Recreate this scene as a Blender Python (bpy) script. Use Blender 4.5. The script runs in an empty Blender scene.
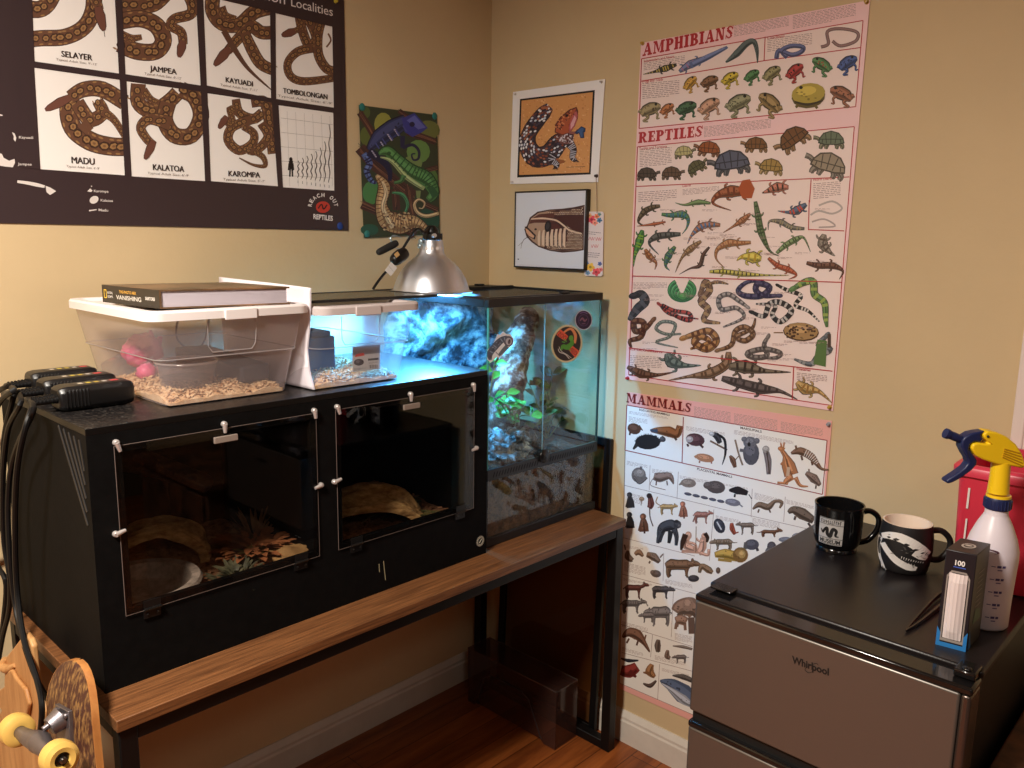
import bpy, math, random
from math import pi, sin, cos, radians
from mathutils import Vector, Matrix, noise

random.seed(7)
scene = bpy.context.scene
COL = scene.collection
V = Vector

# ---------------------------------------------------------------- camera
CP = V((-1.9200377, -1.9273103, 1.5170219))
YAW, PIT, ROL, FPX = 0.8132845, -0.1758978, 0.0154677, 818.7207
_f = V((sin(YAW) * cos(PIT), cos(YAW) * cos(PIT), sin(PIT)))
_r = _f.cross(V((0, 0, 1))).normalized()
_u = _r.cross(_f)
CR = _r * cos(ROL) + _u * sin(ROL)
CU = _u * cos(ROL) - _r * sin(ROL)
cam_data = bpy.data.cameras.new('camera')
cam = bpy.data.objects.new('camera', cam_data)
COL.objects.link(cam)
m = Matrix((CR, CU, -_f)).transposed().to_4x4()
m.translation = CP
cam.matrix_world = m
cam_data.sensor_width = 36
cam_data.lens = FPX / 1024 * 36
cam_data.clip_start = 0.02
scene.camera = cam


def at(px, py, ax, val):
    """world point where the line of sight through a photo point meets a wall or table plane"""
    d = _f + (px - 512) / FPX * CR - (py - 384) / FPX * CU
    return CP + d * ((val - CP[ax]) / d[ax])


# ---------------------------------------------------------------- colour and materials
def lin(c):
    return tuple((x / 255 / 12.92 if x / 255 <= 0.04045 else ((x / 255 + 0.055) / 1.055) ** 2.4) for x in c)


MATS = {}


def new_mat(name):
    mt = bpy.data.materials.new(name)
    mt.use_nodes = True
    nt = mt.node_tree
    nt.nodes.clear()
    out = nt.nodes.new('ShaderNodeOutputMaterial')
    return mt, nt, out


def nd(nt, t, **kw):
    n = nt.nodes.new(t)
    for k, v in kw.items():
        if k in n.inputs:
            n.inputs[k].default_value = v
        else:
            setattr(n, k, v)
    return n


def mat(name, col, rough=0.5, metal=0.0, var=0.0, vscale=20, bump=0.0, bscale=80, spec=0.5, stretch=(1, 1, 1), col2=None, coat=0.0, trans=0.0, attr=False, contrast=(0.35, 0.65)):
    if name in MATS:
        return MATS[name]
    mt, nt, out = new_mat(name)
    p = nd(nt, 'ShaderNodeBsdfPrincipled')
    p.inputs['Roughness'].default_value = rough
    p.inputs['Metallic'].default_value = metal
    p.inputs['Specular IOR Level'].default_value = spec
    p.inputs['Coat Weight'].default_value = coat
    if trans:
        p.inputs['Subsurface Weight'].default_value = 0
    c = lin(col)
    p.inputs['Base Color'].default_value = (*c, 1)
    tc = nd(nt, 'ShaderNodeTexCoord')
    mp = nd(nt, 'ShaderNodeMapping')
    mp.inputs['Scale'].default_value = stretch
    nt.links.new(tc.outputs['Object'], mp.inputs['Vector'])
    if attr:
        at_ = nd(nt, 'ShaderNodeAttribute', attribute_name='Col')
        nt.links.new(at_.outputs['Color'], p.inputs['Base Color'])
    if var or col2:
        nz = nd(nt, 'ShaderNodeTexNoise')
        nz.inputs['Scale'].default_value = vscale
        nz.inputs['Detail'].default_value = 6
        nz.inputs['Roughness'].default_value = 0.6
        nt.links.new(mp.outputs[0], nz.inputs['Vector'])
        cr = nd(nt, 'ShaderNodeValToRGB')
        cr.color_ramp.elements[0].position = contrast[0]
        cr.color_ramp.elements[1].position = contrast[1]
        if col2:
            cr.color_ramp.elements[0].color = (*c, 1)
            cr.color_ramp.elements[1].color = (*lin(col2), 1)
        else:
            cr.color_ramp.elements[0].color = (*[x * (1 - var) for x in c], 1)
            cr.color_ramp.elements[1].color = (*[min(1, x * (1 + var)) for x in c], 1)
        nt.links.new(nz.outputs['Fac'], cr.inputs['Fac'])
        nt.links.new(cr.outputs['Color'], p.inputs['Base Color'])
    if bump:
        nb = nd(nt, 'ShaderNodeTexNoise')
        nb.inputs['Scale'].default_value = bscale
        nb.inputs['Detail'].default_value = 5
        nt.links.new(mp.outputs[0], nb.inputs['Vector'])
        bp = nd(nt, 'ShaderNodeBump')
        bp.inputs['Strength'].default_value = bump
        bp.inputs['Distance'].default_value = 0.01
        nt.links.new(nb.outputs['Fac'], bp.inputs['Height'])
        nt.links.new(bp.outputs['Normal'], p.inputs['Normal'])
    nt.links.new(p.outputs[0], out.inputs[0])
    MATS[name] = mt
    return mt


def glass(name, tint=(235, 245, 240), gloss=1.0, rough=0.0, haze=0.0, hazecol=(255, 255, 255), ior=1.5):
    """a thin pane: clear with a mirror-like sheen, optionally milky"""
    if name in MATS:
        return MATS[name]
    mt, nt, out = new_mat(name)
    tr = nd(nt, 'ShaderNodeBsdfTransparent')
    tr.inputs[0].default_value = (*lin(tint), 1)
    gl = nd(nt, 'ShaderNodeBsdfGlossy')
    gl.inputs['Roughness'].default_value = rough
    gl.inputs[0].default_value = (gloss, gloss, gloss, 1)
    # Schlick reflectance, the same from both sides of the pane
    f0 = ((ior - 1) / (ior + 1)) ** 2
    lw_ = nd(nt, 'ShaderNodeLayerWeight')
    pw_ = nd(nt, 'ShaderNodeMath', operation='POWER')
    nt.links.new(lw_.outputs['Facing'], pw_.inputs[0])
    pw_.inputs[1].default_value = 5
    fr = nd(nt, 'ShaderNodeMath', operation='MULTIPLY_ADD')
    nt.links.new(pw_.outputs[0], fr.inputs[0])
    fr.inputs[1].default_value = 1 - f0
    fr.inputs[2].default_value = f0
    base = tr.outputs[0]
    if haze:
        df = nd(nt, 'ShaderNodeBsdfDiffuse')
        df.inputs[0].default_value = (*lin(hazecol), 1)
        tl = nd(nt, 'ShaderNodeBsdfTranslucent')
        tl.inputs[0].default_value = (*lin(hazecol), 1)
        m1 = nd(nt, 'ShaderNodeMixShader')
        m1.inputs[0].default_value = 0.5
        nt.links.new(df.outputs[0], m1.inputs[1])
        nt.links.new(tl.outputs[0], m1.inputs[2])
        m2 = nd(nt, 'ShaderNodeMixShader')
        m2.inputs[0].default_value = haze
        nt.links.new(base, m2.inputs[1])
        nt.links.new(m1.outputs[0], m2.inputs[2])
        base = m2.outputs[0]
    mx = nd(nt, 'ShaderNodeMixShader')
    nt.links.new(fr.outputs[0], mx.inputs[0])
    nt.links.new(base, mx.inputs[1])
    nt.links.new(gl.outputs[0], mx.inputs[2])
    nt.links.new(mx.outputs[0], out.inputs[0])
    MATS[name] = mt
    return mt


# ---------------------------------------------------------------- mesh building
class MB:
    def __init__(s):
        s.v, s.f, s.c = [], [], []

    def add(s, vs, fs, col=None, M=None):
        n = len(s.v)
        if M is not None:
            vs = [M @ V(p) for p in vs]
        s.v += [tuple(p) for p in vs]
        s.f += [tuple(i + n for i in f) for f in fs]
        s.c += [col] * len(fs)
        return s

    def box(s, a, b, col=None, M=None):
        x0, x1 = sorted((a[0], b[0])); y0, y1 = sorted((a[1], b[1])); z0, z1 = sorted((a[2], b[2]))
        return s.add([(x0, y0, z0), (x1, y0, z0), (x1, y1, z0), (x0, y1, z0), (x0, y0, z1), (x1, y0, z1), (x1, y1, z1), (x0, y1, z1)],
                     [(3, 2, 1, 0), (4, 5, 6, 7), (0, 1, 5, 4), (1, 2, 6, 5), (2, 3, 7, 6), (3, 0, 4, 7)], col, M)

    def lathe(s, prof, c=(0, 0, 0), seg=32, M=None, col=None, sx=1, sy=1):
        vs, fs = [], []
        n = len(prof)
        for r, z in prof:
            for k in range(seg):
                a = 2 * pi * k / seg
                vs.append((c[0] + r * cos(a) * sx, c[1] + r * sin(a) * sy, c[2] + z))
        for i in range(n - 1):
            for k in range(seg):
                a, b = i * seg + k, i * seg + (k + 1) % seg
                fs.append((a, b, b + seg, a + seg))
        if prof[0][0] > 1e-6:
            fs.append(tuple(range(seg))[::-1])
        if prof[-1][0] > 1e-6:
            fs.append(tuple((n - 1) * seg + k for k in range(seg)))
        return s.add(vs, fs, col, M)

    def lathe_open(s, prof, c=(0, 0, 0), seg=32, M=None, col=None):
        n0 = len(s.f)
        s.lathe(prof, c, seg, M, col)
        # drop the caps
        k = (1 if prof[0][0] > 1e-6 else 0) + (1 if prof[-1][0] > 1e-6 else 0)
        if k:
            del s.f[-k:]
            del s.c[-k:]
        return s

    def tube(s, pts, r, seg=8, col=None, M=None, smooth=True, caps=True, closed=False):
        pts = [V(p) for p in pts]
        if smooth and len(pts) > 2:
            pts, rr = catmull(pts, r if isinstance(r, (list, tuple)) else [r] * len(pts), 6, closed)
        else:
            rr = list(r) if isinstance(r, (list, tuple)) else [r] * len(pts)
        vs, fs = [], []
        up = None
        N = len(pts)
        for i, p in enumerate(pts):
            if closed:
                t = (pts[(i + 1) % N] - pts[i - 1]).normalized()
            else:
                t = (pts[min(i + 1, N - 1)] - pts[max(i - 1, 0)]).normalized()
            if up is None:
                up = t.orthogonal().normalized()
            up = (up - t * up.dot(t))
            up = up.normalized() if up.length > 1e-6 else t.orthogonal().normalized()
            q = t.cross(up)
            for k in range(seg):
                a = 2 * pi * k / seg
                vs.append(p + (up * cos(a) + q * sin(a)) * rr[i])
        for i in range(N if closed else N - 1):
            j = (i + 1) % N
            for k in range(seg):
                k2 = (k + 1) % seg
                fs.append((i * seg + k, i * seg + k2, j * seg + k2, j * seg + k))
        if caps and not closed:
            fs.append(tuple(range(seg))[::-1])
            fs.append(tuple((N - 1) * seg + k for k in range(seg)))
        return s.add(vs, fs, col, M)

    def prism(s, pts, z0, z1, M=None, col=None):
        n = len(pts)
        vs = [(x, y, z0) for x, y in pts] + [(x, y, z1) for x, y in pts]
        fs = [tuple(range(n))[::-1], tuple(range(n, 2 * n))] + [(i, (i + 1) % n, (i + 1) % n + n, i + n) for i in range(n)]
        return s.add(vs, fs, col, M)

    def loft(s, rings, col=None, M=None, caps=True):
        n = len(rings[0])
        vs = [p for r in rings for p in r]
        fs = []
        for i in range(len(rings) - 1):
            for k in range(n):
                k2 = (k + 1) % n
                fs.append((i * n + k, i * n + k2, (i + 1) * n + k2, (i + 1) * n + k))
        if caps:
            fs.append(tuple(range(n))[::-1])
            fs.append(tuple((len(rings) - 1) * n + k for k in range(n)))
        return s.add(vs, fs, col, M)

    def grid(s, fn, nu, nv, col=None):
        vs = [fn(i / nu, j / nv) for j in range(nv + 1) for i in range(nu + 1)]
        fs = [(j * (nu + 1) + i, j * (nu + 1) + i + 1, (j + 1) * (nu + 1) + i + 1, (j + 1) * (nu + 1) + i) for j in range(nv) for i in range(nu)]
        return s.add(vs, fs, col)

    def blob(s, c, r, sc=(1, 1, 1), amp=0.2, freq=3, seg=24, rings=14, seed=0, col=None, M=None):
        vs, fs = [], []
        for j in range(rings + 1):
            th = pi * j / rings
            for k in range(seg):
                a = 2 * pi * k / seg
                d = V((sin(th) * cos(a), sin(th) * sin(a), cos(th)))
                q = r * (1 + amp * noise.fractal(d * freq + V((seed, seed * 2.3, 0)), 0.9, 2.0, 4))
                vs.append((c[0] + d.x * q * sc[0], c[1] + d.y * q * sc[1], c[2] + d.z * q * sc[2]))
        for j in range(rings):
            for k in range(seg):
                k2 = (k + 1) % seg
                fs.append((j * seg + k, (j + 1) * seg + k, (j + 1) * seg + k2, j * seg + k2))
        return s.add(vs, fs, col, M)

    def build(s, name, material, parent=None, bev=0.0, seg=2, smooth=True, angle=40, origin=None, kind=None, sub=0):
        if origin is None:
            origin = ORG.get(parent.name) if parent is not None else None
        if origin is None:
            xs = [p[0] for p in s.v]; ys = [p[1] for p in s.v]; zs = [p[2] for p in s.v]
            origin = V(((min(xs) + max(xs)) / 2, (min(ys) + max(ys)) / 2, min(zs)))
        origin = V(origin)
        me = bpy.data.meshes.new(name)
        me.from_pydata([tuple(V(p) - origin) for p in s.v], [], s.f)
        if any(c is not None for c in s.c):
            a = me.attributes.new('Col', 'FLOAT_COLOR', 'FACE')
            flat = []
            for c in s.c:
                c = lin(c) if c is not None else (0.5, 0.5, 0.5)
                flat += [c[0], c[1], c[2], 1.0]
            a.data.foreach_set('color', flat)
        me.validate(verbose=False)
        me.update()
        if smooth:
            me.polygons.foreach_set('use_smooth', [True] * len(me.polygons))
            try:
                me.set_sharp_from_angle(angle=radians(angle))
            except Exception:
                pass
        me.materials.append(material)
        o = bpy.data.objects.new(name, me)
        COL.objects.link(o)
        ORG[o.name] = origin
        if parent is not None:
            o.parent = parent
            o.location = origin - ORG[parent.name]
        else:
            o.location = origin
        if bev:
            b = o.modifiers.new('bevel', 'BEVEL')
            b.width = bev
            b.segments = seg
            b.limit_method = 'ANGLE'
            b.angle_limit = radians(35)
            b.use_clamp_overlap = True
        if sub:
            q = o.modifiers.new('sub', 'SUBSURF')
            q.levels = q.render_levels = sub
        if kind:
            o['kind'] = kind
        return o


ORG = {}


def catmull(pts, rr, n, closed=False):
    P, R_ = [], []
    N = len(pts)
    rng = range(N) if closed else range(N - 1)
    for i in rng:
        if closed:
            a, b, c, d = pts[i - 1], pts[i], pts[(i + 1) % N], pts[(i + 2) % N]
            r0, r1 = rr[i], rr[(i + 1) % N]
        else:
            a, b, c, d = pts[max(i - 1, 0)], pts[i], pts[i + 1], pts[min(i + 2, N - 1)]
            r0, r1 = rr[i], rr[i + 1]
        for k in range(n):
            t = k / n
            P.append(0.5 * ((2 * b) + (c - a) * t + (2 * a - 5 * b + 4 * c - d) * t * t + (3 * b - a - 3 * c + d) * t ** 3))
            R_.append(r0 + (r1 - r0) * t)
    if not closed:
        P.append(pts[-1].copy())
        R_.append(rr[-1])
    return P, R_


def tag(o, label=None, cat=None, group=None, kind=None):
    if label:
        o['label'] = label
    if cat:
        o['category'] = cat
    if group:
        o['group'] = group
    if kind:
        o['kind'] = kind
    return o


def thing(name, label, cat, loc, group=None):
    o = bpy.data.objects.new(name, None)
    COL.objects.link(o)
    o.location = loc
    o.empty_display_size = 0.05
    ORG[o.name] = V(loc)
    return tag(o, label, cat, group)


def dup(root, loc, label=None):
    def cp(o, parent):
        c = o.copy()
        COL.objects.link(c)
        if parent is not None:
            c.parent = parent
        for ch in [x for x in kids.get(o.name, [])]:
            cp(ch, c)
        return c
    kids = {}
    for x in list(COL.objects):
        if x.parent is not None:
            kids.setdefault(x.parent.name, []).append(x)
    r = cp(root, None)
    r.location = loc
    ORG[r.name] = V(loc)
    if label:
        r['label'] = label
    return r


# ---------------------------------------------------------------- text as flat outlines (built-in font)
_txt = {}


def textgeo(s, bold=0.0):
    k = (s, bold)
    if k in _txt:
        return _txt[k]
    cu = bpy.data.curves.new('t', 'FONT')
    cu.body = s
    cu.size = 1.0
    cu.offset = bold
    cu.resolution_u = 3
    o = bpy.data.objects.new('t', cu)
    COL.objects.link(o)
    dg = bpy.context.evaluated_depsgraph_get()
    me = bpy.data.meshes.new_from_object(o.evaluated_get(dg))
    vs = [(v.co.x, v.co.y) for v in me.vertices]
    fs = [tuple(p.vertices) for p in me.polygons]
    bpy.data.objects.remove(o)
    bpy.data.curves.remove(cu)
    bpy.data.meshes.remove(me)
    x0 = min(v[0] for v in vs); x1 = max(v[0] for v in vs)
    H = 0.70
    out = ([((x - x0) / (x1 - x0), y / H) for x, y in vs], fs, (x1 - x0) / H)
    _txt[k] = out
    return out


def text3d(mb, s, o, ex, ey, width, height=None, bold=0.0, col=None, wrap=None):
    """text laid on a plane: o = left end of baseline, ex along, ey up, width in metres"""
    vs, fs, asp = textgeo(s, bold)
    o, ex, ey = V(o), V(ex), V(ey)
    if height is None:
        height = width / asp
    mb.add([(wrap(u * width, v * height) if wrap else o + ex * (u * width) + ey * (v * height)) for u, v in vs], fs, col)


# ---------------------------------------------------------------- slab-serif capitals for the chart titles
def _slab():
    L = {}
    T, t, sf = 0.34, 0.15, 0.14

    def stem(x, w=T, a=0, b=1):
        return [[(x, a), (x + w, a), (x + w, b), (x, b)]]

    def ser(x0, x1, y):
        return [[(x0, y), (x1, y), (x1, y + sf), (x0, y + sf)]]
    L['I'] = (0.6, stem(.15) + ser(.0, .6, 0) + ser(.0, .6, 1 - sf))
    L['L'] = (0.85, stem(.15) + ser(.0, .85, 0) + ser(.0, .6, 1 - sf) + [[(.72, 0), (.85, 0), (.85, .35), (.74, .3)]])
    L['T'] = (0.95, stem(.32) + ser(.18, .77, 0) + ser(0, .95, 1 - sf) + [[(0, 1), (.12, 1), (.1, .68), (0, .65)], [(.83, 1), (.95, 1), (.95, .65), (.85, .68)]])
    L['E'] = (0.85, stem(.12) + ser(0, .85, 0) + ser(0, .82, 1 - sf) + ser(.3, .66, .45) + [[(.73, 0), (.85, 0), (.85, .33), (.75, .3)], [(.7, 1), (.82, 1), (.82, .68), (.72, .7)], [(.58, .35), (.66, .35), (.66, .66), (.58, .66)]])
    L['H'] = (1.05, stem(.1) + stem(.65) + ser(0, .47, 0) + ser(0, .47, 1 - sf) + ser(.58, 1.05, 0) + ser(.58, 1.05, 1 - sf) + ser(.3, .7, .44))
    L['N'] = (1.1, stem(.12, .15) + stem(.83, .15) + ser(0, .4, 0) + ser(.7, 1.1, 1 - sf) + ser(0, .3, 1 - sf) + [[(.12, 1), (.45, 1), (.98, 0), (.68, 0)]])
    L['M'] = (1.35, stem(.12, .13) + stem(.93, .29) + ser(0, .37, 0) + ser(.8, 1.35, 0) + ser(0, .3, 1 - sf) + ser(1.05, 1.35, 1 - sf) + [[(.12, 1), (.43, 1), (.76, .1), (.6, .1)], [(.6, .1), (.7, .1), (1.05, 1), (.93, 1)]])
    L['A'] = (1.15, [[(.5, 1), (.65, 1), (.25, .05), (.13, .05)], [(.45, 1), (.7, 1), (1.05, .05), (.72, .05)]] + ser(0, .4, 0) + ser(.6, 1.15, 0) + ser(.28, .8, .28))

    def bowl(x0, x1, y0, y1, th=T):
        cy, ry = (y0 + y1) / 2, (y1 - y0) / 2
        out = []
        N = 8
        for i in range(N):
            a, b = -pi / 2 + pi * i / N, -pi / 2 + pi * (i + 1) / N
            rx = x1 - x0
            out.append([(x0 + rx * cos(a), cy + ry * sin(a)), (x0 + rx * cos(b), cy + ry * sin(b)),
                        (x0 + max(rx - th, .02) * cos(b), cy + max(ry - sf, .02) * sin(b)), (x0 + max(rx - th, .02) * cos(a), cy + max(ry - sf, .02) * sin(a))])
        out.append([(x0 - .15, y0), (x0, y0), (x0, y0 + sf), (x0 - .15, y0 + sf)])
        out.append([(x0 - .15, y1 - sf), (x0, y1 - sf), (x0, y1), (x0 - .15, y1)])
        return out
    L['P'] = (0.95, stem(.12) + ser(0, .55, 0) + ser(0, .3, 1 - sf) + bowl(.5, .95, .42, 1))
    L['B'] = (1.0, stem(.12) + ser(0, .4, 0) + ser(0, .3, 1 - sf) + bowl(.5, .93, .46, 1) + bowl(.5, 1.0, 0, .57))
    L['R'] = (1.05, stem(.12) + ser(0, .5, 0) + ser(0, .3, 1 - sf) + bowl(.5, .93, .42, 1) + [[(.45, .45), (.72, .45), (1.0, .0), (.7, .0)]] + ser(.7, 1.08, 0))
    sp = [(.80, .78), (.62, .93), (.38, .93), (.2, .74), (.38, .58), (.6, .46), (.72, .28), (.55, .08), (.3, .07), (.1, .25)]
    w = [.1, .12, .13, .26, .24, .26, .26, .13, .12, .1]
    out = []
    for i in range(len(sp) - 1):
        (ax, ay), (bx, by) = sp[i], sp[i + 1]
        d = math.hypot(bx - ax, by - ay)
        nx, ny = -(by - ay) / d, (bx - ax) / d
        out.append([(ax + nx * w[i] / 2, ay + ny * w[i] / 2), (bx + nx * w[i + 1] / 2, by + ny * w[i + 1] / 2), (bx - nx * w[i + 1] / 2, by - ny * w[i + 1] / 2), (ax - nx * w[i] / 2, ay - ny * w[i] / 2)])
    out += [[(.78, .68), (.88, .68), (.88, 1), (.8, 1)], [(.02, 0), (.1, 0), (.12, .35), (.02, .35)]]
    L['S'] = (0.9, out)
    return L


SLAB = _slab()


# ---------------------------------------------------------------- a printed sheet on a wall
class Sheet:
    """a flat print; marks are laid on the wall plane, each a hair above the last"""

    def __init__(s, ax, val, T=(0, 0, 1), step=1.2e-5):
        s.ax, s.val, s.mb, s.n, s.step = ax, val, MB(), 1, step
        s.T = T
        s.art = False
        s.g = {}
        s.cur = 0

    rr = random.Random(77)

    def muted(s, c):
        g = sum(c) / 3
        return tuple((v * .80 + g * .20) * .90 for v in c)

    def lay(s, pts, r=0.0):
        """stack this mark just above whatever print already lies under it"""
        ox, oy, sc = s.T
        cells = set()
        for x, y in pts:
            a, b = ox + x / sc, oy + y / sc
            q = r / sc
            for i in range(int((a - q) // 2), int((a + q) // 2) + 1):
                for j in range(int((b - q) // 2), int((b + q) // 2) + 1):
                    cells.add((i, j))
        s.cur = 1 + max([s.g.get(c, 0) for c in cells] or [0])
        for c in cells:
            s.g[c] = s.cur

    def layb(s, pts):
        ox, oy, sc = s.T
        xs = [ox + p[0] / sc for p in pts]; ys = [oy + p[1] / sc for p in pts]
        cells = [(i, j) for i in range(int(min(xs) // 2), int(max(xs) // 2) + 1) for j in range(int(min(ys) // 2), int(max(ys) // 2) + 1)]
        s.cur = 1 + max([s.g.get(c, 0) for c in cells] or [0])
        for c in cells:
            s.g[c] = s.cur

    def w(s, x, y, k=0.0):
        ox, oy, sc = s.T
        return at(ox + x / sc, oy + y / sc, s.ax, s.val - (s.cur + k * .9) * s.step)

    def base(s, pts, th, col):
        """paper outline with real thickness, front face at val"""
        a = [at(x, y, s.ax, s.val) for x, y in pts]
        b = [p + (V((th, 0, 0)) if s.ax == 0 else V((0, th, 0))) for p in a]
        n = len(a)
        s.mb.add(a + b, [tuple(range(n)), tuple(range(n, 2 * n))[::-1]] + [(i, (i + 1) % n, (i + 1) % n + n, i + n) for i in range(n)], col)

    def poly(s, pts, col):
        s.layb(pts)
        s.mb.add([s.w(x, y) for x, y in pts], [tuple(range(len(pts)))], col)
        s.n += 1

    def polys(s, lst, col):
        s.layb([p for q in lst for p in q])
        for i, pts in enumerate(lst):
            s.mb.add([s.w(x, y, i / len(lst)) for x, y in pts], [tuple(range(len(pts)))], col)
        s.n += 1

    def ell(s, cx, cy, rx, ry, ang=0, col=(0, 0, 0), n=14, a0=0, a1=360):
        if s.art:
            col = s.muted(col)
        c, q = cos(radians(ang)), sin(radians(ang))
        pts = []
        for k in range(n + (0 if a1 - a0 == 360 else 1)):
            a = radians(a0 + (a1 - a0) * k / n)
            x, y = rx * cos(a), ry * sin(a)
            pts.append((cx + x * c - y * q, cy + x * q + y * c))
        s.poly(pts, col)
        if s.art and min(rx, ry) > 6 and sum(col) > 150:
            s.art = False
            s.ell(cx - rx * .12, cy - ry * .25, rx * .6, ry * .45, ang, tuple(min(250, v * 1.15 + 10) for v in col), 12)
            for _ in range(8):
                a, k = s.rr.uniform(0, 6.28), s.rr.uniform(.2, .85)
                s.ell(cx + rx * k * cos(a), cy + ry * k * sin(a), rx * .09, ry * .07, 0, tuple(v * .72 for v in col), 5)
            s.art = True

    def line(s, pts, w, col):
        s.rib(pts, w, col, sm=False)

    def path(s, pts, w, sm=True):
        P = [V((x, y, 0)) for x, y in pts]
        ww = list(w) if isinstance(w, (list, tuple)) else [w] * len(pts)
        if len(ww) != len(pts):  # resample a profile
            o = []
            for i in range(len(pts)):
                t = i / (len(pts) - 1) * (len(ww) - 1)
                j = min(int(t), len(ww) - 2)
                o.append(ww[j] + (ww[j + 1] - ww[j]) * (t - j))
            ww = o
        if sm and len(P) > 2:
            P, ww = catmull(P, ww, 5)
        return P, ww

    def rib(s, pts, w, col, sm=True):
        P, ww = s.path(pts, w, sm)
        N = len(P)
        L_ = []
        st = max(2.0 * s.T[2], 1)
        for i in range(N - 1):
            m_ = int((P[i + 1] - P[i]).length / st) + 1
            L_ += [tuple(P[i].lerp(P[i + 1], k / m_))[:2] for k in range(m_ + 1)]
        s.lay(L_, max(ww) / 2)
        vs = []
        for i, p in enumerate(P):
            t = (P[min(i + 1, N - 1)] - P[max(i - 1, 0)])
            t = t.normalized() if t.length > 1e-9 else V((1, 0, 0))
            nx = V((-t.y, t.x, 0)) * ww[i] / 2
            k = i / N
            vs.append(s.w(p.x + nx.x, p.y + nx.y, k))
            vs.append(s.w(p.x - nx.x, p.y - nx.y, k))
        if s.art and sm:
            col = s.muted(col)
        s.mb.add(vs, [(2 * i, 2 * i + 1, 2 * i + 3, 2 * i + 2) for i in range(N - 1)], col)
        s.n += 2
        if s.art and sm and max(ww) > 7 and sum(col) > 150 and N > 3:
            # the painter's lighter flank and dark mottling
            s.art = False
            hi = tuple(min(250, int(v * 1.16 + 12)) for v in col)
            lo = tuple(int(v * .72) for v in col)
            s.rib([(p.x - ww[i] * .06, p.y - ww[i] * .16) for i, p in enumerate(P)][1:-1], [max(x * .42, .3) for x in ww][1:-1], hi, sm=False)
            s.rib([(p.x + ww[i] * .05, p.y + ww[i] * .30) for i, p in enumerate(P)][1:-1], [max(x * .20, .3) for x in ww][1:-1], lo, sm=False)
            for _ in range(min(12, N // 2)):
                i = s.rr.randrange(1, N - 1)
                k = s.rr.uniform(-.35, .35) * ww[i]
                s.ell(P[i].x + k * .5, P[i].y + k, ww[i] * .10, ww[i] * .06, s.rr.uniform(0, 180), lo, 5)
            s.art = True

    def text(s, t, p0, p1, h, col, bold=0.0, up=None):
        vs, fs, asp = textgeo(t, bold)
        dx, dy = p1[0] - p0[0], p1[1] - p0[1]
        if up is None:
            up = (0, -1)
        s.layb([p0, p1, (p0[0] + h * up[0], p0[1] + h * up[1]), (p1[0] + h * up[0], p1[1] + h * up[1])])
        s.mb.add([s.w(p0[0] + u * dx + v * h * up[0], p0[1] + u * dy + v * h * up[1]) for u, v in vs], fs, col)
        s.n += 1

    def title(s, t, p0, p1, h, col, shear=0.08):
        tot = sum(SLAB[c][0] + .1 for c in t) - .1
        s.layb([p0, p1, (p0[0], p0[1] - h), (p1[0], p1[1] - h)])
        x = 0
        for c in t:
            wd, ps = SLAB[c]
            for pl in ps:
                pts = []
                for a, b in pl:
                    u = (x + a + b * shear) / tot
                    pts.append((p0[0] + u * (p1[0] - p0[0]), p0[1] + u * (p1[1] - p0[1]) - b * h))
                s.n += 1
                s.mb.add([s.w(q[0], q[1], (s.n % 40) / 40) for q in pts], [tuple(range(len(pts)))], col)
            x += wd + .1
        s.n += 1

    def para(s, p0, p1, h, n, col=(120, 100, 100), gap=None, ragged=True):
        """fine print too small to read: rows of tiny word-length dashes"""
        s.layb([p0, p1, (p0[0], p0[1] + h), (p1[0], p1[1] + h)])
        vs, fs = [], []
        for i in range(n):
            y = (i + .5) * h / n
            u = 0
            end = 1 if (i < n - 1 or not ragged) else random.uniform(.4, .9)
            L = abs(p1[0] - p0[0])
            while u < end:
                wl = random.uniform(6, 20) / L
                ue = min(u + wl, end)
                t = h / n * .3
                a = (p0[0] + u * (p1[0] - p0[0]), p0[1] + u * (p1[1] - p0[1]) + y)
                b = (p0[0] + ue * (p1[0] - p0[0]), p0[1] + ue * (p1[1] - p0[1]) + y)
                k = len(vs)
                vs += [s.w(a[0], a[1]), s.w(b[0], b[1]), s.w(b[0], b[1] + t), s.w(a[0], a[1] + t)]
                fs.append((k, k + 1, k + 2, k + 3))
                u = ue + 3.5 / L
        s.mb.add(vs, fs, col)
        s.n += 1

    # ---- printed animals
    def dots(s, pts, w, n, r, col, jit=.35):
        P, ww = s.path(pts, w)
        for _ in range(n):
            i = random.randrange(1, len(P) - 1)
            t = (P[i + 1] - P[i - 1]).normalized() if (P[i + 1] - P[i - 1]).length > 0 else V((1, 0, 0))
            k = random.uniform(-jit, jit) * ww[i]
            s.ell(P[i].x - t.y * k, P[i].y + t.x * k, r * random.uniform(.7, 1.3), r * random.uniform(.5, .9), random.uniform(0, 180), col, 6)

    def bands(s, pts, w, gap, bw, col, frac=1.0):
        P, ww = s.path(pts, w)
        d = 0
        nxt = gap
        s.lay([(p.x, p.y) for p in P], max(ww) / 2)
        for i in range(1, len(P) - 1):
            d += (P[i] - P[i - 1]).length
            if d > nxt:
                nxt += gap
                t = (P[i + 1] - P[i - 1]).normalized()
                h = ww[i] / 2 * frac
                n = V((-t.y, t.x, 0)) * h
                q = t * bw / 2
                p = P[i]
                s.mb.add([s.w(a.x, a.y) for a in (p + n - q, p + n + q, p - n + q, p - n - q)], [(0, 1, 2, 3)], col)
        s.n += 1

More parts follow.
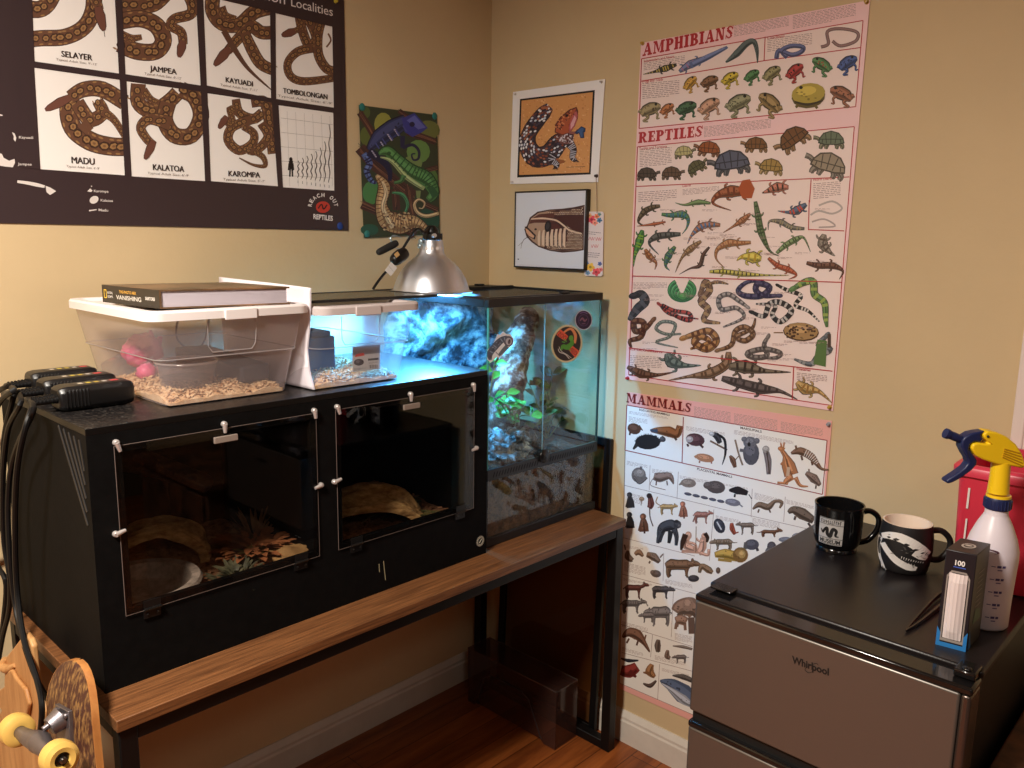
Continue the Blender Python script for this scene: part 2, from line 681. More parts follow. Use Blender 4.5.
    def snake(s, pts, w, c, c2, dk=(50, 35, 30), gap=None, head=True):
        prof = [w * .55, w * .9, w, w, w, w * .9, w * .7, w * .3]
        s.rib(pts, [x * 1.18 for x in prof], dk)
        s.rib(pts, prof, c)
        s.bands(pts, prof, gap or w * 1.1, (gap or w) * .45, c2)
        if head:
            (x0, y0), (x1, y1) = pts[0], pts[1]
            s.ell(x0, y0, w * .7, w * .42, math.degrees(math.atan2(y1 - y0, x1 - x0)), c)

    def lizard(s, pts, w, c, c2=None, dk=(55, 40, 35), legs=1.0):
        prof = [w * .35, w * .7, w * .55, w, w * .95, w * .55, w * .35, w * .22, w * .12, w * .04]
        P, ww = s.path(pts, prof)
        N = len(P)
        for fr, sg in ((.24, 1), (.24, -1), (.46, 1), (.46, -1)):
            i = int(fr * N)
            t = (P[i + 1] - P[i - 1]).normalized()
            n = V((-t.y, t.x, 0)) * sg
            a = P[i] + n * w * .2
            b = a + (n * .6 + t * (.3 if fr > .3 else -.2)) * w * .62 * legs
            e = b + (n * .35 - t * .6) * w * .45 * legs
            s.rib([(a.x, a.y), (b.x, b.y), (e.x, e.y)], [w * .35, w * .22, w * .14], dk)
            s.rib([(a.x, a.y), (b.x, b.y), (e.x, e.y)], [w * .27, w * .16, w * .1], c)
        s.rib(pts, [x * 1.15 + .8 for x in prof], dk)
        s.rib(pts, prof, c)
        if c2:
            s.bands(pts, prof, w * .55, w * .2, c2, .8)

    def frog(s, cx, cy, r, c, c2, ang=-35, flip=1):
        def q(x, y):
            a = radians(ang) * flip
            x *= flip
            return (cx + (x * cos(a) - y * sin(a)) * r, cy + (x * sin(a) + y * cos(a)) * r)
        dk = tuple(int(x * .45) for x in c)
        for col, e in ((dk, 1.25), (c, 1.0)):
            s.rib([q(-.5, .1), q(-.95, -.25), q(-.35, .55), q(-.9, .75), q(-.5, .95)], [r * .3 * e, r * .28 * e, r * .24 * e, r * .14 * e, r * .12 * e], col)
            s.rib([q(.35, .2), q(.55, .6), q(.35, .95), q(.6, 1.0)], [r * .25 * e, r * .18 * e, r * .13 * e, r * .1 * e], col)
            s.rib([q(-.9, .2), q(-.4, -.02), q(.2, -.08), q(.7, -.05), q(1.05, .05)], [r * .3 * e, r * .85 * e, r * .95 * e, r * .7 * e, r * .25 * e], col)
        for _ in range(7):
            x, y = q(random.uniform(-.7, .6), random.uniform(-.3, .25))
            s.ell(x, y, r * .1, r * .07, random.uniform(0, 90), c2, 6)
        x, y = q(.7, -.3)
        s.ell(x, y, r * .13, r * .13, 0, (30, 25, 20), 8)

    def turtle(s, cx, cy, r, c, sk, flip=1, ang=0):
        def q(x, y):
            a = radians(ang)
            x *= flip
            return (cx + (x * cos(a) - y * sin(a)) * r, cy + (x * sin(a) + y * cos(a)) * r)
        dk = tuple(int(x * .45) for x in sk)
        for col, e in ((dk, 1.25), (sk, 1.0)):
            for bx, fx in ((-.6, -.85), (.5, .75), (-.35, -.45), (.25, .35)):
                s.rib([q(bx, .2), q(fx, .5), q(fx + .05, .72)], [r * .36 * e, r * .27 * e, r * .2 * e], col)
            s.rib([q(.7, .15), q(1.05, -.1), q(1.35, -.15)], [r * .25 * e, r * .24 * e, r * .26 * e], col)
        d = tuple(int(x * .5) for x in c)
        s.poly([q(-1.03 + .0, .3), q(-.95, -.1), q(-.6, -.52), q(0, -.68), q(.6, -.5), q(.92, -.08), q(1.0, .28), q(.5, .42), q(-.5, .42)], d)
        s.poly([q(-.95, .22), q(-.86, -.1), q(-.55, -.44), q(0, -.6), q(.55, -.42), q(.82, -.08), q(.9, .2), q(.45, .34), q(-.45, .34)], c)
        for a, b in (((-.9, -.02), (.85, -.02)), ((-.45, -.45), (-.3, .3)), ((0, -.58), (.02, .32)), ((.42, -.45), (.35, .3)), ((-.7, .0), (-.75, .25)), ((.65, .0), (.68, .25))):
            s.rib([q(*a), q(*b)], r * .06, d, sm=False)

    def beast(s, cx, cy, L, c, flip=1, leg=.35, body=.42, head=.2, neck=.15, tail=.3, ang=0, ears=1, snout=.15, c2=None, up=-.2):
        """a four-legged animal in side view, facing left (flip=1) or right (-1)"""
        def q(x, y):
            a = radians(ang)
            x *= -flip
            return (cx + (x * cos(a) - y * sin(a)) * L, cy + (x * sin(a) + y * cos(a)) * L)
        dk = tuple(int(x * .5) for x in c)
        by = 0
        for col, e, o in ((dk, 1.15, 0), (c, .97, 0)):
            if tail:
                s.rib([q(-.45, -.05), q(-.6, .02), q(-.5 - tail, .1 - tail * .3)], [L * .07 * e, L * .05 * e, L * .03 * e], col)
            for bx, fx, f in ((-.33, -.37, .8), (.26, .31, .8), (-.4, -.44, 1), (.33, .3, 1)):
                s.rib([q(bx, by + .05), q(fx, by + body / 2 + leg * .45 * f), q(bx + .02, by + body / 2 + leg * f)], [L * .17 * e, L * .09 * e, L * .07 * e], tuple(int(v * (.75 if f < 1 else 1)) for v in col))
            s.rib([q(-.52, .02), q(-.3, -.03), q(0, -.02), q(.3, -.02), q(.45, 0)], [L * body * .4 * e, L * body * .95 * e, L * body * .85 * e, L * body * .9 * e, L * body * .5 * e], col)
            s.rib([q(.34, -.05), q(.45 + neck * .6, up * .6), q(.45 + neck, up)], [L * body * .55 * e, L * head * .9 * e, L * head * .9 * e], col)
            s.rib([q(.42 + neck, up - .01), q(.55 + neck + snout * .3, up + .02), q(.58 + neck + snout, up + .06)], [L * head * e, L * head * .85 * e, L * head * .35 * e], col)
            if ears:
                s.ell(*q(.43 + neck, up - head * .55), L * .05 * ears * e, L * .07 * ears * e, 0, col, 8)
        if c2:
            s.bands([q(-.5, 0), q(-.2, 0), q(.1, 0), q(.4, 0)], L * body * .7, L * .12, L * .04, c2)
        x, y = q(.52 + neck, up - .03)
        s.ell(x, y, L * .02, L * .02, 0, (20, 15, 15), 6)
# lamp and added fill light positions and strengths, skateboard placing
LPOS = (-2.3, -1.12, 2.40)
LPOS2 = (-2.3, -2.9, 2.42)
LCOL = (1.0, .915, .81)
LP_CEIL = 88
LP_FILL = 9
LP_BULB = 115
EXPO = 0.0
SKL, SKT = .795, .112
SKO = V((-1.5123, -.5206, .8344)) + V((-.0298, -.1498, -1)).normalized() * .028
# ================================================================ printed sheets on the walls
M_PRINT = mat('printed_paper', (255, 255, 255), rough=0.55, attr=True)
M_LAM = mat('laminated_print', (255, 255, 255), rough=0.3, attr=True, bump=0.06, bscale=9)
M_GLOSSPRINT = mat('glossy_print', (255, 255, 255), rough=0.4, attr=True)
BOLD = 0.02


def python_(S, pts, w, c=(108, 74, 56), gold=(158, 120, 78), dk=(66, 44, 36)):
    n = len(pts)
    prof = [w] * n if not isinstance(w, list) else w
    S.rib(pts, [x * 1.1 for x in prof], dk)
    S.rib(pts, prof, c)
    P, ww = S.path(pts, prof)
    d, nxt = 0, ww[0] * .35
    for i in range(1, len(P) - 1):
        d += (P[i] - P[i - 1]).length
        if d > nxt:
            W = ww[i]
            nxt += W * .56
            t = (P[i + 1] - P[i - 1]).normalized()
            a = math.degrees(math.atan2(t.y, t.x))
            q_ = random.uniform(.75, 1.15)
            jx, jy = random.uniform(-.06, .06) * W, random.uniform(-.06, .06) * W
            a2 = a + random.uniform(-25, 25)
            S.ell(P[i].x + jx, P[i].y + jy, W * .33 * q_, W * .29, a2, dk, 7)
            S.ell(P[i].x + jx, P[i].y + jy, W * .24 * q_, W * .18, a2, gold, 6)
            S.ell(P[i].x + jx, P[i].y + jy, W * .11, W * .08, a2, (120, 86, 58), 5)
            for sg in (-1, 1):
                q = P[i] + V((-t.y, t.x, 0)) * W * .4 * sg + t * W * .3
                S.ell(q.x, q.y, W * .16, W * .06, a, gold, 6)


def phead(S, x0, y0, x1, y1, w, c=(112, 72, 60)):
    """a python's head from neck to snout"""
    pts = [(x0, y0), ((x0 * .6 + x1 * .4), (y0 * .6 + y1 * .4)), (x0 * .15 + x1 * .85, y0 * .15 + y1 * .85), (x1, y1)]
    S.rib(pts, [w * .8, w * 1.15, w * .75, w * .35], (60, 40, 36), sm=False)
    S.rib(pts, [w * .68, w * 1.0, w * .62, w * .22], c, sm=False)


def big_poster():
    S = Sheet(1, -0.003)
    BG = (58, 44, 46)
    WH = (250, 245, 240)
    Z = 2.926
    # sheet reaches beyond the frame at the left and the top
    x0, x1, zb, zt = -1.62, -0.556, 1.532, 2.22
    S.mb.box((x0, -0.003, zb), (x1, -0.0015, zt), BG)
    S.T = (0, 0, Z)
    pan = {
        'SEL': [(84, -150), (331, -92), (348, 215), (101, 180)], 'JAM': [(352, -72), (572, -22), (587, 250), (367, 217)],
        'KAY': [(593, -14), (790, 33), (793, 287), (605, 250)], 'TOM': [(805, 38), (972, 78), (977, 315), (808, 290)],
        'MAD': [(100, 198), (350, 233), (365, 513), (118, 495)], 'KAL': [(370, 238), (588, 268), (600, 530), (385, 516)],
        'KAR': [(607, 273), (795, 300), (813, 545), (617, 530)], 'CHA': [(815, 308), (975, 330), (978, 558), (828, 548)]}
    for p in pan.values():
        S.poly(p, WH)
    # snakes
    python_(S, [(60, 20), (110, 28), (140, 10), (165, -40)], 46)
    python_(S, [(60, 118), (120, 112), (190, 108), (245, 80), (272, 30), (275, -40)], 44)
    python_(S, [(250, -60), (275, -10), (290, 30)], [40, 32, 26])
    phead(S, 286, 20, 304, 90, 28)
    S.rib([(304, 88), (307, 108)], 1.5, (60, 40, 40))
    python_(S, [(350, 12), (400, 15), (450, 12), (490, -25)], 42)
    python_(S, [(350, 62), (410, 55), (458, 75), (478, 118), (455, 150), (400, 150), (350, 128)], 46)
    python_(S, [(350, 100), (385, 112), (415, 108)], [26, 20, 14])
    python_(S, [(545, -30), (564, 15), (556, 42), (512, 55), (500, 75), (530, 95), (536, 130)], [34, 32, 30, 28, 26, 26, 24])
    phead(S, 536, 118, 524, 168, 24)
    python_(S, [(625, -20), (622, 30), (650, 68), (700, 72), (745, 35), (800, 20)], 40)
    python_(S, [(648, 20), (660, 45), (690, 55)], [22, 20, 16])
    python_(S, [(800, 95), (765, 95), (735, 78), (700, 110), (665, 150)], [36, 36, 34, 30, 24])
    phead(S, 672, 140, 627, 192, 26)
    python_(S, [(715, 95), (735, 140), (762, 185), (800, 205)], [28, 32, 32, 30])
    S.rib([(655, 90), (690, 150), (730, 205), (793, 262)], [18, 16, 10, 3], (98, 68, 54))
    python_(S, [(875, 40), (885, 90), (905, 135), (925, 110), (905, 60), (890, 40)], 26)
    python_(S, [(884, 60), (878, 82), (858, 92)], [20, 18, 15])
    phead(S, 864, 90, 824, 104, 22)
    python_(S, [(915, 140), (870, 152), (842, 185), (850, 222), (890, 238), (980, 228)], [26, 24, 22, 22, 22, 20])
    python_(S, [(940, 60), (930, 105), (932, 160), (955, 200), (985, 210)], 26)
    S.rib([(960, 98), (968, 118), (955, 138)], 5, (120, 85, 60))
    python_(S, [(232, 290), (200, 310), (212, 372), (262, 412), (320, 428), (375, 430)], [40, 46, 50, 52, 50, 48])
    python_(S, [(205, 285), (245, 262), (300, 262), (365, 300)], [36, 42, 44, 42])
    python_(S, [(225, 300), (262, 350), (300, 330), (285, 295)], [40, 40, 36, 30])
    python_(S, [(300, 325), (335, 352), (365, 400)], [26, 20, 16])
    python_(S, [(240, 360), (262, 385)], [34, 28])
    phead(S, 205, 285, 132, 322, 26)
    python_(S, [(405, 245), (405, 300), (445, 325), (490, 300), (520, 272)], 40)
    python_(S, [(420, 262), (440, 290), (462, 300)], [20, 20, 16])
    python_(S, [(492, 300), (482, 350), (510, 395), (560, 395), (588, 340), (570, 285), (530, 262)], 44)
    python_(S, [(500, 362), (440, 348), (412, 372), (428, 405), (450, 425)], [40, 30, 26, 24, 22])
    phead(S, 450, 412, 424, 466, 22)
    python_(S, [(690, 290), (700, 330), (740, 348), (768, 330)], [22, 26, 28, 28])
    python_(S, [(735, 300), (775, 300), (790, 360), (800, 450)], [28, 32, 32, 30])
    python_(S, [(735, 350), (680, 372), (668, 410), (700, 440), (738, 420), (742, 390), (712, 370)], [26, 26, 26, 26, 24, 22, 20])
    python_(S, [(765, 360), (785, 400), (750, 440), (725, 440)], [26, 26, 24, 20])
    python_(S, [(735, 440), (768, 458), (775, 485), (740, 482), (700, 462)], [16, 16, 12, 7, 3])
    python_(S, [(692, 330), (672, 318), (682, 360), (668, 362), (660, 345)], [18, 18, 17, 17, 16])
    phead(S, 664, 340, 640, 376, 19)
    # growth chart with a figure and rows of wavy snakes
    for i in range(5):
        y = 345 + i * 42
        S.rib([(822, y), (974, y + 20 - i * 3)], 1, (170, 165, 160), sm=False)
    for i in range(6):
        S.rib([(840 + i * 25, 325 + i * 3), (848 + i * 25, 545)], .8, (185, 180, 175), sm=False)
    S.ell(851, 466, 5, 6, 0, (25, 20, 20))
    S.rib([(851, 470), (852, 495)], [13, 9], (25, 20, 20))
    S.rib([(846, 478), (844, 498)], 4, (25, 20, 20)); S.rib([(857, 478), (859, 498)], 4, (25, 20, 20))
    S.rib([(849, 492), (848, 517)], 5, (25, 20, 20)); S.rib([(855, 492), (856, 517)], 5, (25, 20, 20))
    for i, h in enumerate((50, 60, 68, 76, 86, 98, 118, 170)):
        x = 872 + i * 13
        S.rib([(x + (2 if k % 2 else -2) + k * .3, 520 + i * 2 - h * k / 6) for k in range(7)], [2, 3, 3.4, 3.4, 3, 2.6, 2], (80, 70, 66))
        S.rib([(x, 528 + i * 2), (x, 536 + i * 2)], 1.5, (120, 112, 108))
    # gaps over the cut-off snakes
    e = -90
    S.polys([[(331, -120), (352, -110), (367, 217), (370, 238), (385, 516), (365, 513), (350, 233), (348, 215)],
             [(572, -60), (593, -50), (605, 250), (607, 273), (617, 530), (600, 530), (588, 268), (587, 250)],
             [(790, -10), (806, -5), (808, 290), (815, 308), (828, 548), (813, 545), (795, 300), (793, 287)],
             [(972, 60), (996, 70), (1000, 330), (977, 330)],
             [(48, -160), (88, -140), (101, 180), (100, 198), (118, 495), (62, 490)],
             [(90, 178), (348, 215), (587, 250), (793, 287), (1000, 319), (1000, 334), (795, 300), (588, 268), (350, 233), (90, 196)],
             [(572, -90), (830, -60), (1000, -10), (1000, 85), (972, 78), (805, 38), (790, 33), (593, -14), (572, -20)]], BG)
    BK = (50, 38, 36)
    GR = (140, 128, 122)
    for t, a, b, h, u, sub in (('SELAYER', (180, 165), (270, 177), 17, (-.04, -1), 'Typical Adult Size: 9\'-12\''), ('JAMPEA', (439, 207), (517, 218), 16, (-.04, -1), 'Typical Adult Size: 8\'-12\''),
                               ('KAYUADI', (661, 240), (740, 253), 15, (-.04, -1), 'Typical Adult Size: 7\'-11\''), ('TOMBOLONGAN', (829, 272), (958, 291), 15, (-.03, -1), 'Typical Adult Size: 6\'-9\''),
                               ('MADU', (210, 477), (277, 482), 19, (-.05, -1), 'Typical Adult Size: 6\'-9\''), ('KALATOA', (448, 497), (539, 503), 17, (-.04, -1), 'Typical Adult Size: 6\'-9\''),
                               ('KAROMPA', (669, 515), (761, 520), 16, (-.03, -1), 'Typical Adult Size: 5\'-7\'')):
        for o_ in (-.7, 0, .7):
            S.text(t, (a[0] + o_, a[1]), (b[0] + o_, b[1]), h, BK, 0, u)
        dy = (b[1] - a[1]) / (b[0] - a[0])
        S.text(sub, (a[0] - 16, a[1] + 13 - 16 * dy), (b[0] + 14, b[1] + 13 + 14 * dy), 6.5, GR, .0, u)
    # heading
    S.T = (120, 0, 4.45)
    S.text('Localities', (762, 27), (947, 72), 40, (232, 226, 222), 0, (-.02, -1))
    S.text('Python', (560, -22), (735, 20), 42, (232, 226, 222), 0, (-.02, -1))
    # island map at the left
    S.T = (0, 90, 5.485)
    W = (225, 216, 210)
    S.poly([(66, 232), (80, 238), (90, 262), (84, 284), (74, 270), (76, 255)], W)
    S.poly([(-60, 330), (10, 350), (20, 372), (50, 388), (80, 378), (82, 400), (70, 424), (30, 420), (0, 415), (-60, 400)], W)
    S.rib([(95, 502), (150, 510), (200, 520), (245, 530)], [14, 18, 20, 14], W)
    S.poly([(250, 525), (275, 535), (308, 555), (275, 576), (255, 560)], W)
    S.poly([(478, 556), (495, 540), (508, 552), (500, 560)], W)
    S.ell(502, 528, 4, 3, 0, W)
    S.ell(516, 602, 26, 20, -30, W)
    S.rib([(488, 662), (530, 656)], [7, 5], W)
    S.rib([(-30, 130), (14, 140)], [10, 6], W)
    for t, a, b, h in (('Kayuadi', (104, 266), (182, 268), 14), ('Jampea', (98, 412), (174, 414), 14), ('Karompa', (515, 560), (595, 563), 14), ('Kalatoa', (552, 611), (620, 614), 14), ('Madu', (541, 664), (593, 667), 14)):
        S.text(t, a, b, h, W, .01)
    # round badge in the corner
    S.T = (0, 0, Z)
    cx, cy, r = 945, 604, 33
    for i, ch in enumerate('REACH OUT'):
        if ch == ' ':
            continue
        a = radians(-172 + i * 20.5)
        x, y = cx + r * cos(a), cy + r * .85 * sin(a)
        tx, ty = -sin(a), cos(a)
        S.text(ch, (x - tx * 4.5, y - ty * 4.5), (x + tx * 4.5, y + ty * 4.5), 11, (240, 235, 230), .03, (cos(a), sin(a)))
    S.ell(cx, cy + 2, 21, 17, 0, (196, 62, 48), 16)
    S.rib([(cx - 14, cy + 6), (cx - 4, cy - 6), (cx + 2, cy + 8), (cx + 12, cy - 5)], 4, (60, 30, 30))
    S.text('REPTILES', (917, 640), (974, 646), 14, (240, 235, 230), .03)
    o = S.mb.build('python_poster', M_GLOSSPRINT, smooth=False)
    tag(o, 'large dark brown poster of python photographs with locality names on the left wall', 'poster')


big_poster()

PK, PKI, RED = (246, 208, 210), (243, 224, 218), (182, 44, 50)
FT = (150, 118, 116)


def reptile_poster():
    S = Sheet(0, -0.003)
    S.base([(641, 43), (870, 0), (833, 411), (625, 379)], 0.0015, PK)
    A = (600, 0, 3.657)
    B = (600, 200, 3.657)
    S.T = A
    L = lambda a, b, w=3.5: S.rib([a, b], w, RED, sm=False)
    # inner fields
    S.poly([(152, 215), (962, 75), (935, 390), (143, 470)], PKI)
    S.poly([(137, 537), (930, 463), (848, 1483), (105, 1371)], PKI)
    for a, b in (((152, 215), (962, 75)), ((962, 75), (935, 390)), ((935, 390), (143, 470)), ((143, 470), (152, 215)), ((604, 134), (600, 222)),
                 ((150, 297), (600, 222)), ((600, 222), (952, 174)), ((137, 537), (930, 463)), ((133, 682), (912, 647)), ((137, 537), (105, 1371)), ((930, 463), (848, 1483)), ((105, 1371), (848, 1483))):
        L(a, b)
    S.title('AMPHIBIANS', (155, 206), (486, 138), 46, RED)
    S.title('REPTILES', (139, 524), (374, 499), 40, RED)
    S.para((490, 92), (690, 58), 42, 8, FT); S.para((705, 56), (935, 12), 50, 9, FT); S.para((380, 462), (625, 432), 40, 8, FT)
    S.para((160, 222), (310, 200), 36, 6, FT); S.para((155, 302), (290, 290), 60, 9, FT)
    S.para((612, 140), (775, 118), 50, 8, FT); S.para((145, 545), (262, 535), 66, 11, FT); S.para((140, 700), (280, 690), 40, 6, FT); S.para((302, 690), (435, 678), 24, 5, FT)
    S.para((780, 668), (880, 660), 60, 9, FT)
    for t, p0, p1 in (('Salamanders and Newts', (160, 228), (272, 210)), ('Caecilians', (612, 144), (675, 135)), ('Frogs and Toads', (155, 303), (230, 294)), ('Turtles and Tortoises', (143, 548), (245, 539)), ('Lizards', (302, 684), (332, 681)), ('Worm Lizards', (778, 662), (850, 656))):
        S.text(t, p0, p1, 9, RED, .015)
    S.art = True
    S.lizard([(280, 236), (240, 250), (200, 262), (158, 272)], 22, (60, 55, 45), (190, 170, 90))
    S.lizard([(290, 262), (330, 235), (400, 205), (468, 172)], 26, (110, 125, 175), (170, 120, 150))
    S.rib([(330, 240), (400, 206), (466, 172)], [24, 20, 10], (102, 122, 178))
    S.rib([(460, 228), (500, 196), (535, 160), (562, 152), (574, 185), (576, 230)], [6, 26, 24, 20, 14, 3], (80, 98, 100))
    S.rib([(645, 215), (655, 185), (700, 200), (735, 190), (742, 172), (700, 168), (665, 185), (685, 210)], 17, (84, 96, 150))
    S.rib([(808, 172), (835, 160), (832, 115), (880, 105), (940, 118), (935, 150), (880, 168), (850, 150)], 12, (112, 66, 70))
    S.rib([(808, 172), (835, 160), (832, 115), (880, 105), (940, 118), (935, 150), (880, 168), (850, 150)], 7, (170, 128, 124))
    for x, y, r, c, c2, f in ((330, 305, 30, (214, 160, 50), (160, 100, 30), 1), (400, 300, 33, (135, 90, 55), (90, 55, 40), 1), (475, 288, 33, (212, 184, 40), (25, 25, 20), 1), (555, 278, 30, (70, 135, 75), (40, 90, 50), 1),
                            (628, 270, 36, (148, 142, 92), (95, 90, 60), 1), (712, 262, 36, (190, 50, 50), (30, 25, 25), 1), (812, 238, 38, (80, 140, 80), (190, 90, 60), -1), (905, 232, 38, (50, 82, 160), (25, 40, 90), 1),
                            (182, 402, 40, (160, 142, 95), (90, 75, 50), 1), (245, 400, 28, (196, 116, 60), (140, 70, 30), 1), (315, 397, 38, (60, 105, 70), (30, 60, 40), 1), (398, 390, 42, (204, 152, 118), (150, 100, 80), 1),
                            (505, 378, 47, (148, 148, 108), (100, 98, 70), 1), (622, 378, 47, (160, 130, 76), (82, 66, 40), -1), (885, 345, 44, (160, 92, 60), (90, 45, 30), -1)):
        S.frog(x, y, r, c, c2, random.uniform(-45, -15), f)
    S.ell(762, 352, 62, 44, -8, (110, 94, 40)); S.ell(762, 342, 62, 38, -8, (206, 180, 60)); S.rib([(712, 372), (760, 382), (815, 368)], [6, 10, 5], (60, 50, 30))
    S.ell(735, 320, 7, 6, 0, (40, 35, 20)); S.rib([(725, 385), (715, 392)], 10, (120, 100, 40)); S.rib([(785, 385), (795, 396)], 10, (120, 100, 40))
    for x, y, r, c, sk, f, an in ((306, 555, 34, (190, 182, 130), (120, 110, 80), 1, -5), (398, 543, 42, (150, 84, 46), (140, 90, 60), -1, 5), (570, 528, 42, (120, 82, 50), (150, 110, 70), -1, 0), (705, 505, 58, (110, 72, 44), (150, 110, 70), -1, -35),
                                  (845, 510, 48, (100, 116, 96), (120, 120, 92), -1, 0), (172, 635, 36, (80, 68, 60), (90, 76, 66), 1, 0), (262, 632, 36, (100, 78, 62), (110, 86, 68), 1, 0), (352, 610, 36, (92, 90, 62), (120, 108, 70), 1, -30),
                                  (480, 592, 66, (86, 92, 112), (90, 90, 96), -1, -8), (625, 608, 44, (160, 132, 74), (170, 140, 88), -1, 5), (835, 600, 66, (150, 138, 120), (130, 120, 110), -1, 15)):
        S.turtle(x, y, r, c, sk, f, an)
    # lizards
    S.lizard([(560, 690), (530, 700), (480, 700), (430, 715), (415, 745), (480, 770)], 42, (164, 84, 48), (110, 50, 30))
    S.poly([(505, 690), (520, 660), (548, 655), (566, 690), (555, 725), (520, 725)], (170, 80, 44))
    S.lizard([(690, 685), (650, 685), (610, 700), (592, 706)], 34, (196, 110, 90), (60, 40, 36))
    S.T = B
    G = (85, 135, 70)
    for pts, w, c, c2 in (
            ([(405, 12), (360, 8), (310, 18), (275, 10)], 18, (110, 145, 85), None), ([(220, 22), (190, 28), (160, 45), (140, 80), (165, 95)], 26, (100, 85, 60), (60, 50, 40)),
            ([(225, 52), (260, 56), (300, 52), (322, 70), (318, 100), (300, 125)], 26, (80, 135, 85), (60, 110, 140)), ([(240, 80), (200, 88), (135, 96)], 14, (190, 95, 55), None),
            ([(550, 50), (520, 75), (490, 95), (450, 120)], 22, (178, 110, 70), (130, 80, 50)), ([(568, 5), (578, 60), (590, 120), (620, 185), (655, 205)], 30, (90, 120, 75), (50, 70, 45)),
            ([(755, 15), (720, 38), (690, 45), (650, 40)], 30, (70, 95, 130), (190, 70, 50)), ([(748, 105), (700, 100), (660, 80), (620, 78), (615, 110)], 24, (110, 108, 100), (150, 140, 110)),
            ([(440, 92), (400, 90), (365, 100), (335, 130), (320, 160)], 30, (170, 110, 80), (70, 120, 170)), ([(155, 110), (145, 150), (128, 200), (122, 245)], 28, (65, 140, 60), (130, 170, 60)),
            ([(295, 125), (250, 128), (205, 135), (180, 160), (215, 200)], 30, (90, 92, 86), (50, 50, 48)), ([(165, 180), (180, 205), (205, 230), (200, 255)], 22, (186, 116, 60), (130, 70, 40)),
            ([(275, 170), (250, 205), (240, 240), (255, 258)], 24, (80, 130, 70), (40, 80, 110)), ([(370, 150), (330, 180), (300, 210), (275, 265)], 22, (164, 124, 80), (110, 80, 50)),
            ([(400, 172), (378, 200), (365, 240), (330, 250), (290, 272)], 18, (92, 62, 50), None), ([(552, 155), (510, 158), (470, 158), (430, 180), (425, 215), (455, 248)], 28, (190, 130, 80), (150, 95, 60)),
            ([(590, 215), (560, 210), (520, 208), (500, 222)], 40, (214, 196, 70), (180, 150, 50)), ([(645, 195), (680, 165), (715, 145), (745, 138), (770, 190)], 26, (120, 150, 90), (60, 80, 50)),
            ([(820, 125), (815, 160), (840, 190), (860, 205)], 36, (140, 128, 116), (80, 66, 60)), ([(615, 212), (650, 240), (690, 255), (718, 275), (690, 290)], 26, (190, 90, 55), (150, 60, 40)),
            ([(400, 262), (450, 262), (520, 270), (600, 275), (690, 275)], 24, (200, 190, 70), (40, 40, 40)), ([(755, 230), (800, 240), (850, 240), (888, 260), (875, 290)], 30, (110, 66, 50), (70, 40, 36)),
            ([(470, 555), (462, 600), (400, 635), (330, 645), (250, 660)], 44, (150, 112, 80), (100, 72, 50)), ([(100, 610), (150, 635), (210, 640), (275, 628)], 30, (120, 78, 56), (80, 50, 40)),
            ([(470, 610), (530, 610), (600, 625), (698, 630)], 46, (120, 104, 84), (60, 50, 44)), ([(445, 652), (510, 670), (590, 690), (660, 700), (722, 730)], 46, (98, 84, 80), (66, 56, 54)),
            ([(245, 560), (262, 590), (310, 605), (370, 605)], 44, (110, 122, 110), (70, 80, 74)), ([(720, 665), (750, 690), (800, 700), (848, 742)], 40, (200, 160, 90), (150, 110, 60))):
        S.lizard(pts, w, c, c2)
    # snakes
    W_ = 15
    for i, rr in enumerate((44, 34, 24, 14)):
        P_ = [(300 + rr * 1.05 * cos(a * pi / 9), 330 + i * 5 - rr * .85 * sin(a * pi / 9) * (-1)) for a in range(-3, 13)]
        S.rib(P_, 14, (36, 100, 52)); S.rib(P_, 10, ((70, 160, 84), (86, 176, 96))[i % 2])
    S.ell(302, 352, 14, 12, 0, (80, 170, 80))
